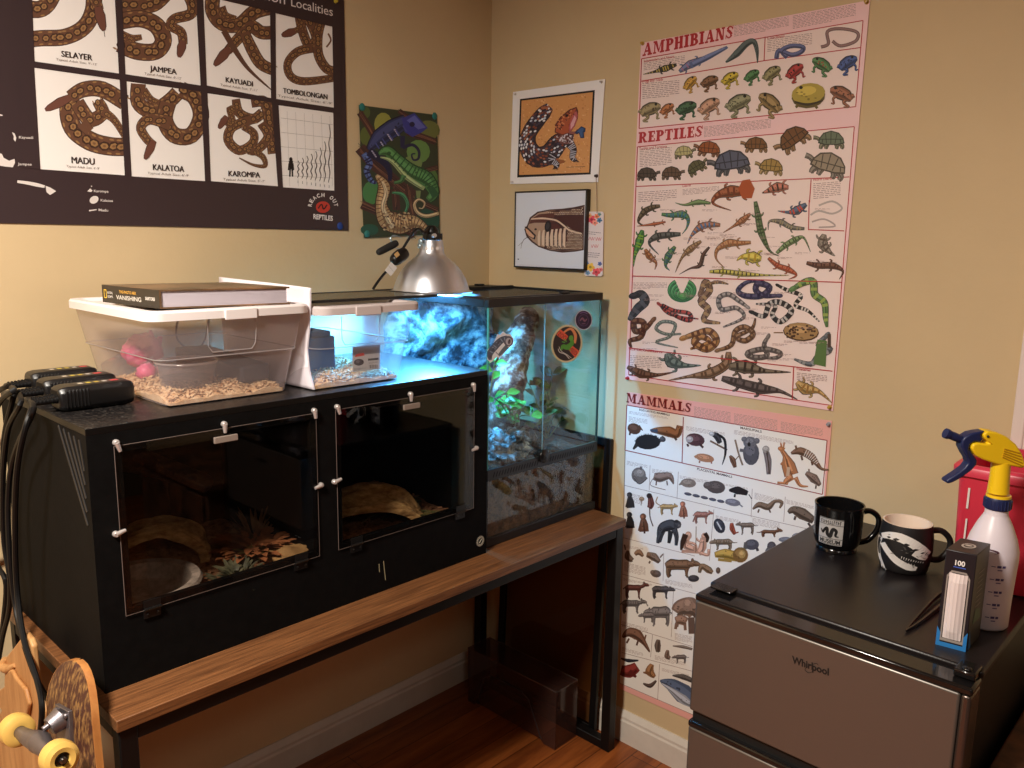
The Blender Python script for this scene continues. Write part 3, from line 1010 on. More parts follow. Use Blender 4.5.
    for pts, w, c, c2 in (
            ([(368, 340), (385, 300), (400, 330), (370, 370), (395, 400), (380, 440), (440, 450)], 24, (128, 92, 66), (170, 140, 100)), ([(390, 310), (430, 300), (470, 308)], 12, (120, 86, 60), (160, 130, 90)),
            ([(655, 350), (600, 350), (570, 330), (580, 305), (620, 320), (590, 350), (530, 350), (505, 330), (540, 300), (600, 298)], 20, (70, 66, 104), (44, 40, 74)),
            ([(650, 312), (685, 330), (735, 350), (715, 385), (760, 405), (802, 445)], 14, (40, 38, 40), (214, 206, 200)),
            ([(705, 325), (750, 300), (780, 300), (785, 345), (820, 375), (825, 430), (830, 465)], 24, (92, 140, 74), (150, 170, 90)),
            ([(540, 392), (510, 370), (470, 345), (435, 360), (445, 400), (500, 395), (525, 430), (450, 465)], 16, (158, 150, 146), (90, 84, 84)),
            ([(555, 410), (600, 425), (620, 380), (660, 375), (700, 405), (660, 445), (630, 420), (640, 385), (570, 380)], 18, (52, 50, 52), (196, 190, 186)),
            ([(215, 380), (240, 400), (290, 430), (330, 440), (325, 415), (270, 405), (225, 385), (260, 420), (360, 435)], 14, (190, 60, 50), (40, 34, 34)),
            ([(195, 438), (165, 470), (130, 480), (125, 445), (160, 450), (150, 500), (110, 515), (115, 540)], 20, (128, 80, 50), (80, 44, 34)),
            ([(290, 490), (240, 490), (205, 470), (230, 445), (275, 455), (255, 500), (205, 520), (285, 540)], 11, (130, 140, 130), (100, 110, 104)),
            ([(305, 505), (350, 490), (400, 480), (425, 515), (390, 545), (345, 520), (370, 500), (400, 520), (330, 545)], 24, (186, 128, 66), (100, 60, 34)),
            ([(430, 550), (480, 530), (495, 480), (530, 465), (560, 490), (530, 515), (500, 500), (555, 470), (568, 432)], 18, (152, 110, 70), (96, 66, 44)),
            ([(615, 500), (600, 530), (610, 570), (560, 575), (540, 560), (600, 545), (660, 560), (640, 578), (570, 575)], 18, (128, 118, 112), (88, 80, 78)),
            ([(830, 495), (800, 530), (840, 545), (800, 570), (770, 600), (710, 582)], 22, (100, 110, 118), (150, 150, 150)),
            ([(125, 350), (150, 345), (165, 370), (140, 395), (120, 420), (105, 440)], 30, (58, 56, 62), (90, 88, 96))):
        S.snake(pts, w, c, c2)
    S.ell(735, 482, 66, 34, 4, (90, 60, 36)); S.ell(735, 480, 63, 31, 4, (196, 150, 90))
    for k in range(40):
        S.ell(735 + random.uniform(-54, 54), 480 + random.uniform(-24, 24), 5, 4, 0, (86, 52, 34), 6)
    S.rib([(670, 485), (635, 485)], 4, (150, 110, 60))
    S.poly([(795, 510), (830, 515), (825, 610), (780, 600)], (90, 120, 70)); S.rib([(838, 490), (838, 540)], 12, (90, 70, 60))
    S.rib([(800, 20), (850, 5), (885, 30), (850, 50), (800, 40), (770, 55)], 7, (205, 190, 184)); S.rib([(775, 80), (820, 70), (860, 95), (800, 100)], 6, (200, 178, 172))
    S.art = False
    for a, b in (((765, 0), (762, 110)), ((762, 108), (893, 113)), ((120, 278), (885, 301)), ((105, 541), (850, 626)), ((708, 608), (703, 732))):
        L(a, b)
    S.T = A
    L((772, 656), (766, 740))
    S.T = B
    S.para((122, 300), (245, 300), 26, 5, FT); S.para((110, 565), (225, 572), 50, 8, FT); S.para((720, 628), (830, 640), 30, 5, FT)
    S.text('Crocodilians', (108, 548), (228, 560), 9, RED, .015); S.text('Tuataras', (716, 620), (770, 627), 9, RED, .015)
    for _ in range(60):
        x, y = random.uniform(150, 820), random.uniform(20, 590)
        S.para((x, y), (x + 55, y + 2), 9, 2, (165, 135, 132))
    o = S.mb.build('amphibian_and_reptile_chart', M_LAM, smooth=False)
    tag(o, 'tall pink chart headed AMPHIBIANS and REPTILES, upper of the two pink charts', 'poster')


reptile_poster()


def mammal_poster():
    S = Sheet(0, -0.003)
    pk, cr, bl = (238, 174, 162), (242, 236, 226), (96, 66, 60)
    R2 = (146, 36, 36)
    # right side runs on behind the fridge
    z0 = at(620, 684, 0, 0)
    br = (at(832, 421, 0, 0) + V((0, 0, -0.914)))
    pts = [at(628, 392, 0, -0.003), at(832, 421, 0, -0.003), V((-0.003, br.y, br.z - .012)), at(619.5, 688.5, 0, -0.003)]
    S.mb.add(pts + [p + V((.0015, 0, 0)) for p in pts], [(0, 1, 2, 3), (7, 6, 5, 4), (0, 4, 5, 1), (1, 5, 6, 2), (2, 6, 7, 3), (3, 7, 4, 0)], pk)
    A = (620, 385, 4.386)
    B = (615, 540, 4.267)
    S.T = A
    S.poly([(30, 88), (908, 243), (830, 1668), (-2, 1307)], cr)
    L = lambda a, b, w=3.0, c=bl: S.rib([a, b], w, c, sm=False)
    for a, b in (((30, 88), (908, 243)), ((30, 88), (22, 286)), ((22, 286), (888, 480)), ((278, 140), (272, 343)), ((908, 243), (888, 480))):
        L(a, b, 4, R2)
    for a, b in (((132, 352), (128, 462)), ((256, 380), (250, 500)), ((18, 440), (600, 580)), ((580, 455), (575, 580)), ((725, 490), (718, 600)), ((412, 545), (392, 770)), ((600, 580), (860, 640)), ((22, 286), (-2, 1307)), ((-2, 1307), (340, 1455))):
        L(a, b, 2, (150, 120, 110))
    S.title('MAMMALS', (28, 76), (312, 122), 42, (120, 30, 26), .04)
    for p0, p1, h, n in (((325, 92), (485, 118), 52, 9), ((500, 122), (690, 152), 52, 9), ((705, 158), (890, 190), 42, 7), ((38, 135), (120, 150), 26, 5), ((40, 112), (210, 140), 14, 3), ((290, 178), (460, 208), 20, 4), ((500, 195), (760, 245), 20, 4), ((30, 330), (120, 350), 20, 4),
                         ((140, 365), (230, 380), 20, 4), ((262, 395), (560, 450), 14, 3), ((30, 470), (100, 485), 40, 8), ((590, 470), (710, 500), 30, 6), ((730, 500), (850, 530), 20, 4), ((420, 570), (520, 590), 18, 4), ((580, 580), (700, 606), 30, 6)):
        S.para(p0, p1, h, n, (160, 132, 120))
    S.text('EGG-LAYING MAMMALS', (84, 112), (218, 136), 9, (60, 30, 30), .02); S.text('MARSUPIALS', (528, 192), (622, 210), 10, (60, 30, 30), .02); S.text('PLACENTAL MAMMALS', (338, 372), (492, 408), 10, (60, 30, 30), .02)
    b = S.beast
    S.art = True
    S.ell(62, 192, 30, 24, 20, (110, 66, 46)); S.rib([(80, 180), (100, 200)], [16, 3], (110, 66, 46)); S.rib([(45, 205), (42, 220)], 8, (90, 50, 36))
    S.rib([(135, 200), (165, 200), (215, 205), (250, 215), (262, 178)], [12, 30, 48, 36, 26], (150, 88, 48)); S.rib([(132, 198), (165, 202)], [8, 16], (70, 80, 100)); S.rib([(190, 225), (182, 240)], 12, (90, 60, 40)); S.rib([(240, 230), (248, 242)], 10, (90, 60, 40))
    S.ell(122, 250, 56, 33, 0, (48, 46, 46)); S.rib([(75, 260), (58, 282)], [20, 8], (60, 56, 54))
    for k in range(40):
        a = random.uniform(pi, 2 * pi); x, y = 122 + 52 * cos(a), 250 + 30 * sin(a)
        S.rib([(x, y), (x + 8 * cos(a), y + 8 * sin(a))], [3, .5], (50, 48, 48), sm=False)
    S.ell(187, 238, 14, 12, 20, (80, 76, 80))
    S.ell(330, 240, 42, 28, 10, (100, 62, 66)); S.ell(305, 238, 16, 14, 0, (200, 184, 180)); S.rib([(350, 260), (365, 275)], 10, (80, 50, 50)); S.rib([(295, 258), (300, 270)], 9, (80, 50, 50))
    S.ell(372, 320, 42, 18, 12, (204, 134, 92)); S.rib([(335, 312), (328, 318)], 12, (204, 140, 100)); S.rib([(350, 332), (348, 342)], 7, (180, 110, 80)); S.rib([(400, 335), (402, 345)], 7, (180, 110, 80))
    S.rib([(395, 245), (470, 285)], 8, (130, 90, 60)); S.rib([(405, 215), (425, 225), (438, 255)], [18, 30, 20], (60, 60, 66)); S.rib([(425, 215), (458, 240), (462, 300), (448, 350)], [8, 12, 10, 3], (36, 36, 40)); S.ell(402, 214, 12, 10, 0, (200, 200, 200))
    S.rib([(482, 310), (495, 330), (505, 362)], [10, 26, 14], (126, 82, 56)); S.rib([(505, 330), (520, 312)], 4, (126, 82, 56))
    S.rib([(505, 240), (520, 300), (538, 352)], 8, (150, 120, 90)); S.ell(575, 300, 36, 52, 0, (96, 96, 106)); S.ell(570, 252, 30, 26, 0, (120, 120, 128)); S.ell(545, 238, 13, 12, 0, (110, 110, 118)); S.ell(600, 245, 13, 13, 0, (110, 110, 118)); S.ell(566, 260, 7, 10, 0, (40, 38, 40)); S.rib([(550, 290), (525, 285)], 14, (110, 108, 116))
    S.rib([(635, 275), (650, 330), (652, 392)], [24, 30, 18], (130, 118, 120)); S.ell(640, 282, 16, 16, 0, (176, 168, 160)); S.rib([(645, 290), (655, 390)], [6, 6], (90, 70, 60))
    O = (206, 126, 72)
    S.rib([(708, 285), (725, 310), (738, 350), (752, 395)], [16, 24, 60, 64], (120, 70, 44)); S.rib([(708, 285), (724, 310), (738, 352), (752, 395)], [12, 20, 54, 58], O); S.rib([(700, 272), (720, 285)], [12, 20], O); S.ell(706, 281, 15, 10, 25, O); S.rib([(710, 274), (706, 260), (704, 252)], [6, 8, 3], O); S.rib([(717, 274), (719, 260), (720, 250)], [6, 8, 3], O)
    S.rib([(755, 400), (725, 425), (735, 432), (690, 428)], [34, 20, 12, 10], O); S.rib([(770, 405), (790, 440), (825, 445)], [20, 14, 5], O); S.rib([(722, 330), (705, 350)], 9, O); S.rib([(740, 360), (735, 400)], 14, (226, 186, 150))
    S.rib([(750, 300), (790, 290), (840, 315), (880, 365), (915, 372)], [10, 36, 34, 14, 6], (130, 90, 66)); S.bands([(800, 290), (840, 312), (870, 345)], [30, 30, 16], 8, 3, (230, 220, 210)); S.rib([(775, 285), (770, 265)], 9, (130, 90, 66)); S.rib([(795, 310), (800, 330)], 9, (110, 76, 56)); S.rib([(840, 335), (845, 352)], 9, (110, 76, 56))
    S.rib([(815, 385), (850, 410), (878, 440)], [16, 42, 14], (130, 104, 90)); S.rib([(830, 385), (828, 368)], 7, (150, 120, 100)); S.rib([(860, 440), (858, 455)], 7, (100, 80, 70))
    S.ell(82, 395, 32, 34, 0, (130, 118, 110)); S.ell(88, 385, 18, 18, 0, (164, 150, 138)); S.rib([(60, 400), (85, 430), (118, 405)], 12, (110, 98, 92)); S.ell(92, 365, 6, 8, 0, (120, 100, 96))
    S.rib([(235, 435), (218, 400), (175, 405), (148, 400)], [4, 30, 44, 30], (140, 110, 94)); S.rib([(145, 410), (135, 440), (200, 460)], 3, (140, 110, 94)); S.rib([(160, 420), (158, 440)], 6, (120, 90, 80)); S.rib([(205, 420), (208, 440)], 6, (120, 90, 80))
    S.ell(300, 430, 34, 20, 5, (150, 130, 116)); S.rib([(270, 432), (258, 438)], [14, 4], (150, 130, 116)); S.ell(420, 448, 42, 28, 8, (96, 84, 82)); S.ell(385, 440, 20, 16, 0, (104, 92, 88))
    S.rib([(478, 462), (515, 462), (560, 475)], [8, 36, 20], (44, 42, 46)); S.rib([(565, 480), (578, 500)], 4, (44, 42, 46)); S.rib([(505, 478), (502, 492)], 8, (36, 34, 36))
    for k in range(6):
        S.ell(298 + k * 36, 478 + k * 8, 17, 7, 12, (84, 84, 100))
    S.ell(495, 515, 34, 16, 10, (130, 128, 140)); S.rib([(520, 520), (538, 535)], 6, (130, 128, 140))
    S.rib([(582, 545), (610, 525), (650, 535), (680, 510), (710, 515), (700, 540)], [6, 26, 30, 14, 16, 8], (124, 96, 74)); S.rib([(610, 545), (605, 560)], 7, (110, 80, 60)); S.rib([(655, 548), (660, 560)], 7, (110, 80, 60))
    S.rib([(738, 560), (760, 548), (800, 565), (850, 595)], [14, 34, 52, 30], (104, 86, 72)); S.rib([(770, 575), (765, 592)], 10, (90, 70, 60)); S.rib([(825, 605), (835, 620)], 10, (90, 70, 60))
    # monkeys, apes and two seated figures
    for x, y, h, c in ((45, 512, 60, (58, 54, 54)), (44, 600, 62, (48, 44, 44)), (104, 612, 70, (120, 70, 46)), (278, 552, 60, (170, 100, 72))):
        S.rib([(x - 2, y - h * .35), (x, y), (x + 2, y + h * .45)], [h * .3, h * .55, h * .6], c); S.ell(x - 3, y - h * .5, h * .2, h * .2, 0, c); S.ell(x - 6, y - h * .48, h * .1, h * .12, 0, tuple(min(255, int(v * 1.5)) for v in c)); S.rib([(x - h * .2, y), (x - h * .3, y + h * .4)], h * .14, c)
    S.rib([(130, 480), (136, 520), (128, 540)], [16, 30, 22], (120, 60, 50)); S.ell(128, 486, 12, 12, 0, (60, 46, 46)); S.rib([(130, 540), (132, 580), (145, 620)], 5, (90, 60, 50)); S.ell(95, 500, 12, 10, 0, (170, 130, 90)); S.rib([(95, 500), (92, 528)], 4, (150, 110, 80))
    b(208, 535, 62, (196, 152, 88), -1, leg=.4, body=.34, tail=.2, neck=.08, up=-.08, snout=.06); S.rib([(180, 530), (158, 515), (165, 490)], 4, (180, 134, 80))
    b(358, 570, 62, (176, 112, 96), -1, leg=.42, body=.42, tail=.05, neck=.1, up=-.15); S.rib([(330, 575), (320, 600)], 6, (160, 100, 86))
    G_ = (62, 64, 70)
    S.rib([(172, 690), (178, 650), (190, 625), (225, 615), (245, 630)], [16, 34, 46, 52, 34], G_); S.rib([(180, 650), (170, 672), (166, 694)], [24, 20, 14], G_); S.rib([(238, 632), (248, 665), (246, 704)], [26, 20, 13], G_); S.rib([(222, 640), (218, 672), (214, 694)], [24, 18, 13], (48, 50, 54)); S.ell(252, 612, 17, 18, 0, G_); S.ell(260, 618, 8, 9, 0, (96, 92, 92)); S.ell(248, 598, 10, 7, 0, (50, 50, 54))
    SK = (220, 160, 128)
    S.rib([(295, 665), (285, 700), (330, 722)], [30, 36, 22], SK); S.ell(300, 660, 15, 18, 0, SK); S.rib([(288, 655), (275, 690), (268, 725)], [26, 22, 8], (70, 44, 34)); S.rib([(300, 690), (330, 700), (335, 730)], 12, SK); S.rib([(270, 728), (350, 735)], [14, 10], SK)
    S.rib([(365, 670), (362, 710), (345, 740)], [24, 36, 26], SK); S.ell(370, 664, 14, 16, 0, SK); S.rib([(372, 650), (384, 670), (380, 690)], [18, 16, 8], (60, 40, 32)); S.rib([(360, 690), (340, 680), (335, 670)], 9, SK); S.rib([(350, 735), (385, 745), (390, 720)], 14, SK); S.rib([(334, 620), (332, 735)], 3, (130, 90, 60))
    # flesh eaters
    S.ell(436, 618, 24, 34, -25, (60, 62, 74)); S.rib([(425, 600), (445, 635)], 6, (230, 230, 230)); S.rib([(490, 605), (492, 630), (505, 655)], [14, 24, 14], (170, 70, 44)); S.rib([(505, 650), (520, 645)], 6, (170, 70, 44))
    b(556, 616, 62, (128, 108, 92), 1, leg=.5, body=.34, up=-.1, neck=.06); b(655, 645, 70, (120, 76, 50), -1, leg=.2, body=.22, up=-.12, tail=.3, neck=.1); b(452, 690, 78, (140, 116, 92), 1, leg=.28, body=.32, up=-.02, c2=(100, 80, 60), tail=.3, neck=.04)
    S.ell(578, 700, 32, 24, 0, (84, 86, 98)); S.rib([(552, 690), (548, 720)], 16, (100, 96, 96)); S.rib([(600, 715), (605, 728)], 12, (60, 60, 70)); S.ell(665, 708, 20, 22, 0, (80, 76, 84)); S.ell(725, 678, 30, 12, 0, (120, 124, 138)); S.ell(772, 662, 20, 12, -20, (130, 132, 142))
    S.rib([(415, 745), (460, 740), (510, 752), (545, 748)], [22, 44, 44, 30], (196, 150, 56)); S.ell(528, 745, 34, 34, 0, (150, 106, 50)); S.ell(535, 742, 16, 18, 0, (206, 160, 84)); S.rib([(430, 765), (490, 772)], 12, (190, 146, 60)); S.ell(656, 735, 20, 26, 0, (100, 96, 96))
    S.T = B
    for a, c in (((35, -10), (340, 68)), ((208, 55), (205, 175)), ((30, 145), (345, 230)), ((250, 205), (240, 415)), ((25, 360), (330, 455)), ((160, 405), (152, 500)), ((28, 480), (330, 560)), ((190, 530), (182, 680))):
        L(a, c, 1.8, (150, 120, 110))
    for p0, p1, h, n in (((40, 92), (130, 115), 40, 9), ((215, 165), (330, 190), 20, 5), ((36, 160), (160, 188), 12, 3), ((30, 345), (140, 375), 25, 6), ((255, 395), (330, 412), 30, 7), ((30, 455), (120, 482), 16, 4), ((200, 545), (320, 575), 14, 4), ((170, 490), (300, 520), 20, 5), ((40, 20), (120, 34), 12, 3)):
        S.para(p0, p1, h, n, (160, 132, 120))
    S.rib([(55, 45), (55, 70), (75, 88)], [10, 30, 20], (120, 92, 74)); S.rib([(45, 42), (40, 20)], 6, (120, 92, 74)); S.rib([(85, 62), (102, 52), (120, 70)], [14, 26, 10], (150, 110, 80)); S.rib([(135, 62), (165, 72), (190, 95)], [20, 36, 16], (130, 98, 76)); S.rib([(192, 75), (205, 60)], 6, (130, 98, 76)); S.rib([(150, 90), (145, 100)], 7, (120, 90, 70))
    S.ell(175, 144, 22, 16, 10, (110, 92, 84)); S.ell(160, 138, 10, 10, 0, (120, 100, 90))
    b(272, 108, 110, (134, 92, 60), -1, leg=.28, body=.4, tail=0, neck=.1, head=.22, up=-.08)
    S.rib([(360, 140), (370, 112), (400, 128), (415, 140)], [12, 24, 30, 14], (140, 104, 70)); S.ell(335, 164, 24, 15, 0, (66, 62, 66)); S.ell(440, 130, 10, 14, 0, (110, 80, 60))
    b(80, 205, 72, (110, 58, 48), -1, leg=.5, body=.34, tail=.1, neck=.18, up=-.2); b(196, 212, 72, (84, 78, 80), -1, leg=.36, body=.38, tail=0, neck=.12, up=-.02); b(70, 272, 78, (120, 110, 106), -1, leg=.36, body=.36, tail=.1, neck=.12, up=-.12, c2=(90, 80, 78))
    b(192, 310, 82, (132, 124, 124), 1, leg=.42, body=.58, tail=.03, neck=.12, head=.26, up=-.05); S.rib([(140, 282), (130, 262)], [6, 2], (150, 140, 130)); b(140, 322, 48, (128, 118, 116), 1, leg=.4, body=.5, tail=.03, neck=.12, head=.24, up=0)
    S.rib([(262, 310), (280, 290), (320, 285), (345, 310)], [50, 70, 84, 70], (150, 112, 88)); S.rib([(270, 330), (262, 370)], 16, (140, 104, 84)); S.rib([(325, 330), (328, 400)], 28, (120, 90, 74)); S.rib([(258, 345), (282, 340), (305, 350)], [30, 44, 36], (164, 118, 90)); S.rib([(262, 355), (258, 380)], 12, (150, 108, 84)); S.rib([(298, 358), (300, 385)], 12, (150, 108, 84)); S.ell(312, 275, 24, 30, 10, (170, 130, 104))
    S.rib([(32, 415), (60, 395), (95, 405), (125, 440), (148, 478)], [8, 40, 46, 20, 6], (130, 84, 62)); S.rib([(60, 420), (50, 440)], 8, (110, 70, 52)); S.rib([(100, 425), (92, 450)], 8, (110, 70, 52)); S.rib([(125, 430), (132, 405)], 7, (130, 84, 62))
    S.rib([(185, 425), (182, 450), (184, 478)], [14, 28, 18], (110, 88, 76)); S.rib([(225, 470), (222, 495), (235, 505)], [12, 24, 14], (130, 100, 84)); S.rib([(246, 452), (290, 456), (330, 466)], [4, 14, 10], (130, 112, 100)); b(280, 500, 46, (120, 108, 104), 1, leg=.4, body=.4, neck=.1, up=.0)
    S.rib([(25, 505), (60, 515), (100, 514)], [6, 16, 6], (50, 50, 62)); S.rib([(25, 555), (60, 560), (95, 540)], [40, 58, 40], (150, 44, 36)); S.rib([(60, 560), (90, 585)], [24, 10], (120, 36, 30))
    S.rib([(158, 530), (148, 560), (170, 585)], [16, 40, 14], (170, 112, 64)); S.rib([(120, 565), (150, 570)], [6, 16], (150, 96, 56)); S.rib([(120, 612), (150, 622), (176, 600)], [6, 20, 8], (90, 70, 60)); S.rib([(245, 578), (290, 584), (330, 600)], [5, 24, 20], (90, 84, 80))
    S.rib([(192, 600), (240, 618), (290, 655), (340, 690)], [6, 56, 84, 60], (76, 96, 130)); S.rib([(196, 610), (240, 640), (290, 680), (330, 706)], [3, 20, 40, 20], (176, 182, 196))
    S.art = False
    o = S.mb.build('mammal_chart', M_LAM, smooth=False)
    tag(o, 'tall pink and cream chart headed MAMMALS, lower chart partly behind the fridge', 'poster')


mammal_poster()


def lizard_art():
    S = Sheet(0, -0.004)
    S.base([(513, 92), (605, 79), (598, 182), (510, 184)], 0.0015, (248, 244, 242))
    S.T = (500, 70, 6.4)
    S.poly([(128, 186), (607, 128), (580, 668), (110, 688)], (28, 24, 28))
    S.poly([(138, 196), (594, 142), (570, 656), (122, 672)], (220, 158, 98))
    for _ in range(420):
        x = random.uniform(140, 575); t = (x - 138) / 450
        y = random.uniform(205 - 50 * t, 660 - 12 * t)
        c = random.choice([(234, 180, 120), (196, 128, 74), (238, 192, 140), (206, 138, 80), (222, 162, 90)])
        S.ell(x, y, random.uniform(2, 7), random.uniform(2, 6), random.uniform(0, 90), c, 6)
    B_ = [(318, 235), (285, 270), (235, 330), (185, 410), (180, 490), (230, 555), (310, 540), (370, 470), (420, 430)]
    pr = [44, 80, 88, 86, 108, 128, 120, 110, 76]
    S.ell(290, 590, 130, 22, -2, (160, 96, 56))
    S.rib(B_, [x + 10 for x in pr], (40, 28, 30)); S.rib(B_, pr, (58, 46, 56))
    P, ww = S.path(B_, pr)
    rr = random.Random(3)
    for i in range(1, len(P) - 1):
        t = (P[i + 1] - P[i - 1]).normalized(); nn = V((-t.y, t.x, 0))
        for k in (-.4, -.22, -.05, .12, .29, .43):
            q = P[i] + nn * ww[i] * (k + (.08 if i % 2 else 0)) * .98
            sec = (i // 6) % 2
            c = rr.choice([(236, 236, 240), (206, 212, 226), (70, 62, 84)]) if rr.random() < (.55 if sec else .3) else rr.choice([(140, 74, 52), (92, 60, 62), (44, 36, 48), (168, 100, 70)])
            S.ell(q.x, q.y, 10, 6.5, math.degrees(math.atan2(t.y, t.x)) + 20, c, 6)
    for a in ([(345, 540), (330, 575), (365, 605), (350, 625)], [(445, 470), (470, 510), (462, 560), (485, 578)]):
        S.rib(a, [60, 44, 36, 26], (50, 40, 46)); S.bands(a, [54, 40, 30, 22], 12, 6, (190, 190, 204))
        for k in (-12, 0, 12, 22):
            S.rib([(a[-1][0], a[-1][1] - 4), (a[-1][0] + k, a[-1][1] + 12)], [9, 4], (60, 48, 52))
    S.rib([(372, 400), (410, 430), (470, 440)], [50, 90, 60], (120, 76, 72)); S.dots([(372, 400), (410, 430), (470, 440)], 80, 40, 9, (214, 206, 214)); S.dots([(372, 400), (410, 430), (470, 440)], 80, 30, 8, (80, 40, 44))
    S.poly([(350, 400), (352, 350), (385, 300), (440, 255), (490, 235), (500, 262), (498, 310), (478, 360), (450, 400), (400, 420)], (110, 56, 44))
    S.poly([(358, 395), (362, 352), (392, 308), (440, 268), (488, 244), (470, 300), (440, 350), (440, 400), (400, 412)], (178, 88, 56))
    S.poly([(488, 262), (498, 290), (490, 330), (470, 372), (446, 396), (440, 370), (452, 320), (470, 280)], (190, 96, 100))
    S.poly([(478, 290), (488, 310), (472, 355), (452, 380), (452, 345)], (226, 170, 176))
    S.dots([(370, 380), (400, 320), (470, 260)], 60, 50, 6, (216, 140, 90)); S.dots([(370, 380), (400, 320), (470, 260)], 60, 30, 6, (100, 50, 44))
    S.ell(428, 292, 12, 8, -30, (40, 28, 26)); S.rib([(440, 398), (480, 402), (500, 380)], [16, 18, 12], (150, 90, 84))
    S.poly([(478, 400), (520, 360), (548, 372), (545, 396), (536, 400), (540, 435), (515, 436), (505, 405), (490, 412)], (40, 60, 96)); S.poly([(490, 396), (520, 368), (540, 376), (528, 396), (530, 428), (518, 430), (508, 400)], (64, 96, 146))
    S.rib([(425, 622), (545, 618)], 3, (120, 70, 50), sm=False)
    o = S.mb.build('skink_print', M_PRINT, smooth=False)
    tag(o, 'white-bordered orange print of a gaping skink pinned above the snake picture', 'picture')


lizard_art()


def snake_canvas():
    root = thing('snake_canvas', 'square framed picture of a snake head on pale ground, beside the bookmark', 'picture', (0, -0.26, 1.427))
    th = 0.018
    S = Sheet(0, -th - .0005)
    S.T = (505, 185, 7.68)
    q = [(84, 60), (640, 52), (606, 648), (76, 612)]
    ff = [at(505 + x / 7.68, 185 + y / 7.68, 0, -th) for x, y in ((86, 62), (622, 54), (604, 645), (78, 612))]
    y0, y1, z0, z1 = ff[0].y, ff[1].y, ff[2].z, ff[0].z
    fr = MB()
    w = .0045
    for a, b in (((-th - .002, y0 + w, z0 - w), (-.001, y1 - w, z0)), ((-th - .002, y0 + w, z1), (-.001, y1 - w, z1 + w)), ((-th - .002, y0, z0 - w), (-.001, y0 + w, z1 + w)), ((-th - .002, y1 - w, z0 - w), (-.001, y1, z1 + w))):
        fr.box(a, b)
    fr.build('frame', mat('black_frame', (22, 18, 18), rough=.4), root, bev=.001)
    S.mb.box((-th, y1, z0), (-.002, y0, z1), (220, 222, 230))
    # slip print onto the panel
    S.poly([(92, 68), (618, 60), (600, 640), (84, 606)], (222, 226, 236))
    DK, TAN, CRM = (70, 42, 40), (178, 146, 122), (222, 196, 170)
    S.poly([(170, 310), (190, 250), (250, 205), (340, 188), (440, 182), (530, 170), (612, 152), (604, 500), (540, 512), (440, 520), (340, 505), (255, 475), (205, 440), (165, 398), (148, 340)], DK)
    S.poly([(176, 320), (200, 258), (255, 215), (340, 198), (440, 195), (530, 182), (610, 165), (603, 490), (540, 500), (440, 508), (345, 494), (262, 465), (215, 432), (180, 395)], TAN)
    S.poly([(330, 205), (608, 168), (603, 490), (440, 508), (300, 480)], DK)
    for j in range(28):
        for i in range(22):
            x, y = 300 + i * 14 + (7 if j % 2 else 0), 178 + j * 11.5
            if x > 596 or y < 212 - (x - 330) * .13 or y > 498 - max(0, 380 - x) * .35 or (x < 480 and 240 < y < 395):
                continue
            S.ell(x, y, 6.2, 4.2, -15, random.choice([CRM, (206, 178, 150), (176, 142, 116)]), 6)
    S.poly([(200, 262), (260, 225), (360, 215), (420, 245), (400, 285), (300, 290), (225, 290), (185, 300)], (96, 56, 50))
    S.poly([(330, 290), (400, 300), (470, 370), (480, 430), (440, 440), (390, 380), (330, 340)], (88, 44, 42))
    S.poly([(380, 235), (606, 225), (604, 372), (520, 345), (440, 285), (370, 262)], (74, 40, 38))
    S.rib([(200, 262), (280, 256), (345, 262), (400, 275), (455, 315), (500, 350), (590, 375)], [8, 14, 12, 12, 12, 12, 10], CRM)
    for i in range(7):
        x = 250 + i * 32
        S.poly([(x, 395 - i * 2), (x + 10, 350 - i * 3), (x + 26, 350 - i * 3), (x + 22, 470 + i * 2), (x + 2, 462)], CRM); S.rib([(x + 26, 350), (x + 24, 468)], 5, DK)
    S.poly([(152, 318), (180, 330), (238, 385), (230, 420), (190, 400), (160, 372)], (44, 26, 28)); S.poly([(156, 330), (178, 345), (225, 392), (218, 408), (185, 392), (165, 368)], (214, 168, 138))
    S.ell(330, 318, 26, 44, 8, (34, 28, 30)); S.ell(328, 316, 14, 28, 8, (60, 56, 60)); S.ell(235, 340, 10, 8, 0, (40, 24, 26))
    S.rib([(190, 395), (150, 415), (130, 448), (122, 490)], [5, 4, 3, 1.5], (30, 24, 26)); S.rib([(135, 438), (100, 468)], [3, 1.5], (30, 24, 26)); S.rib([(98, 566), (106, 574)], 8, (60, 60, 100))
    S.mb.build('print', M_PRINT, root, smooth=False)


snake_canvas()


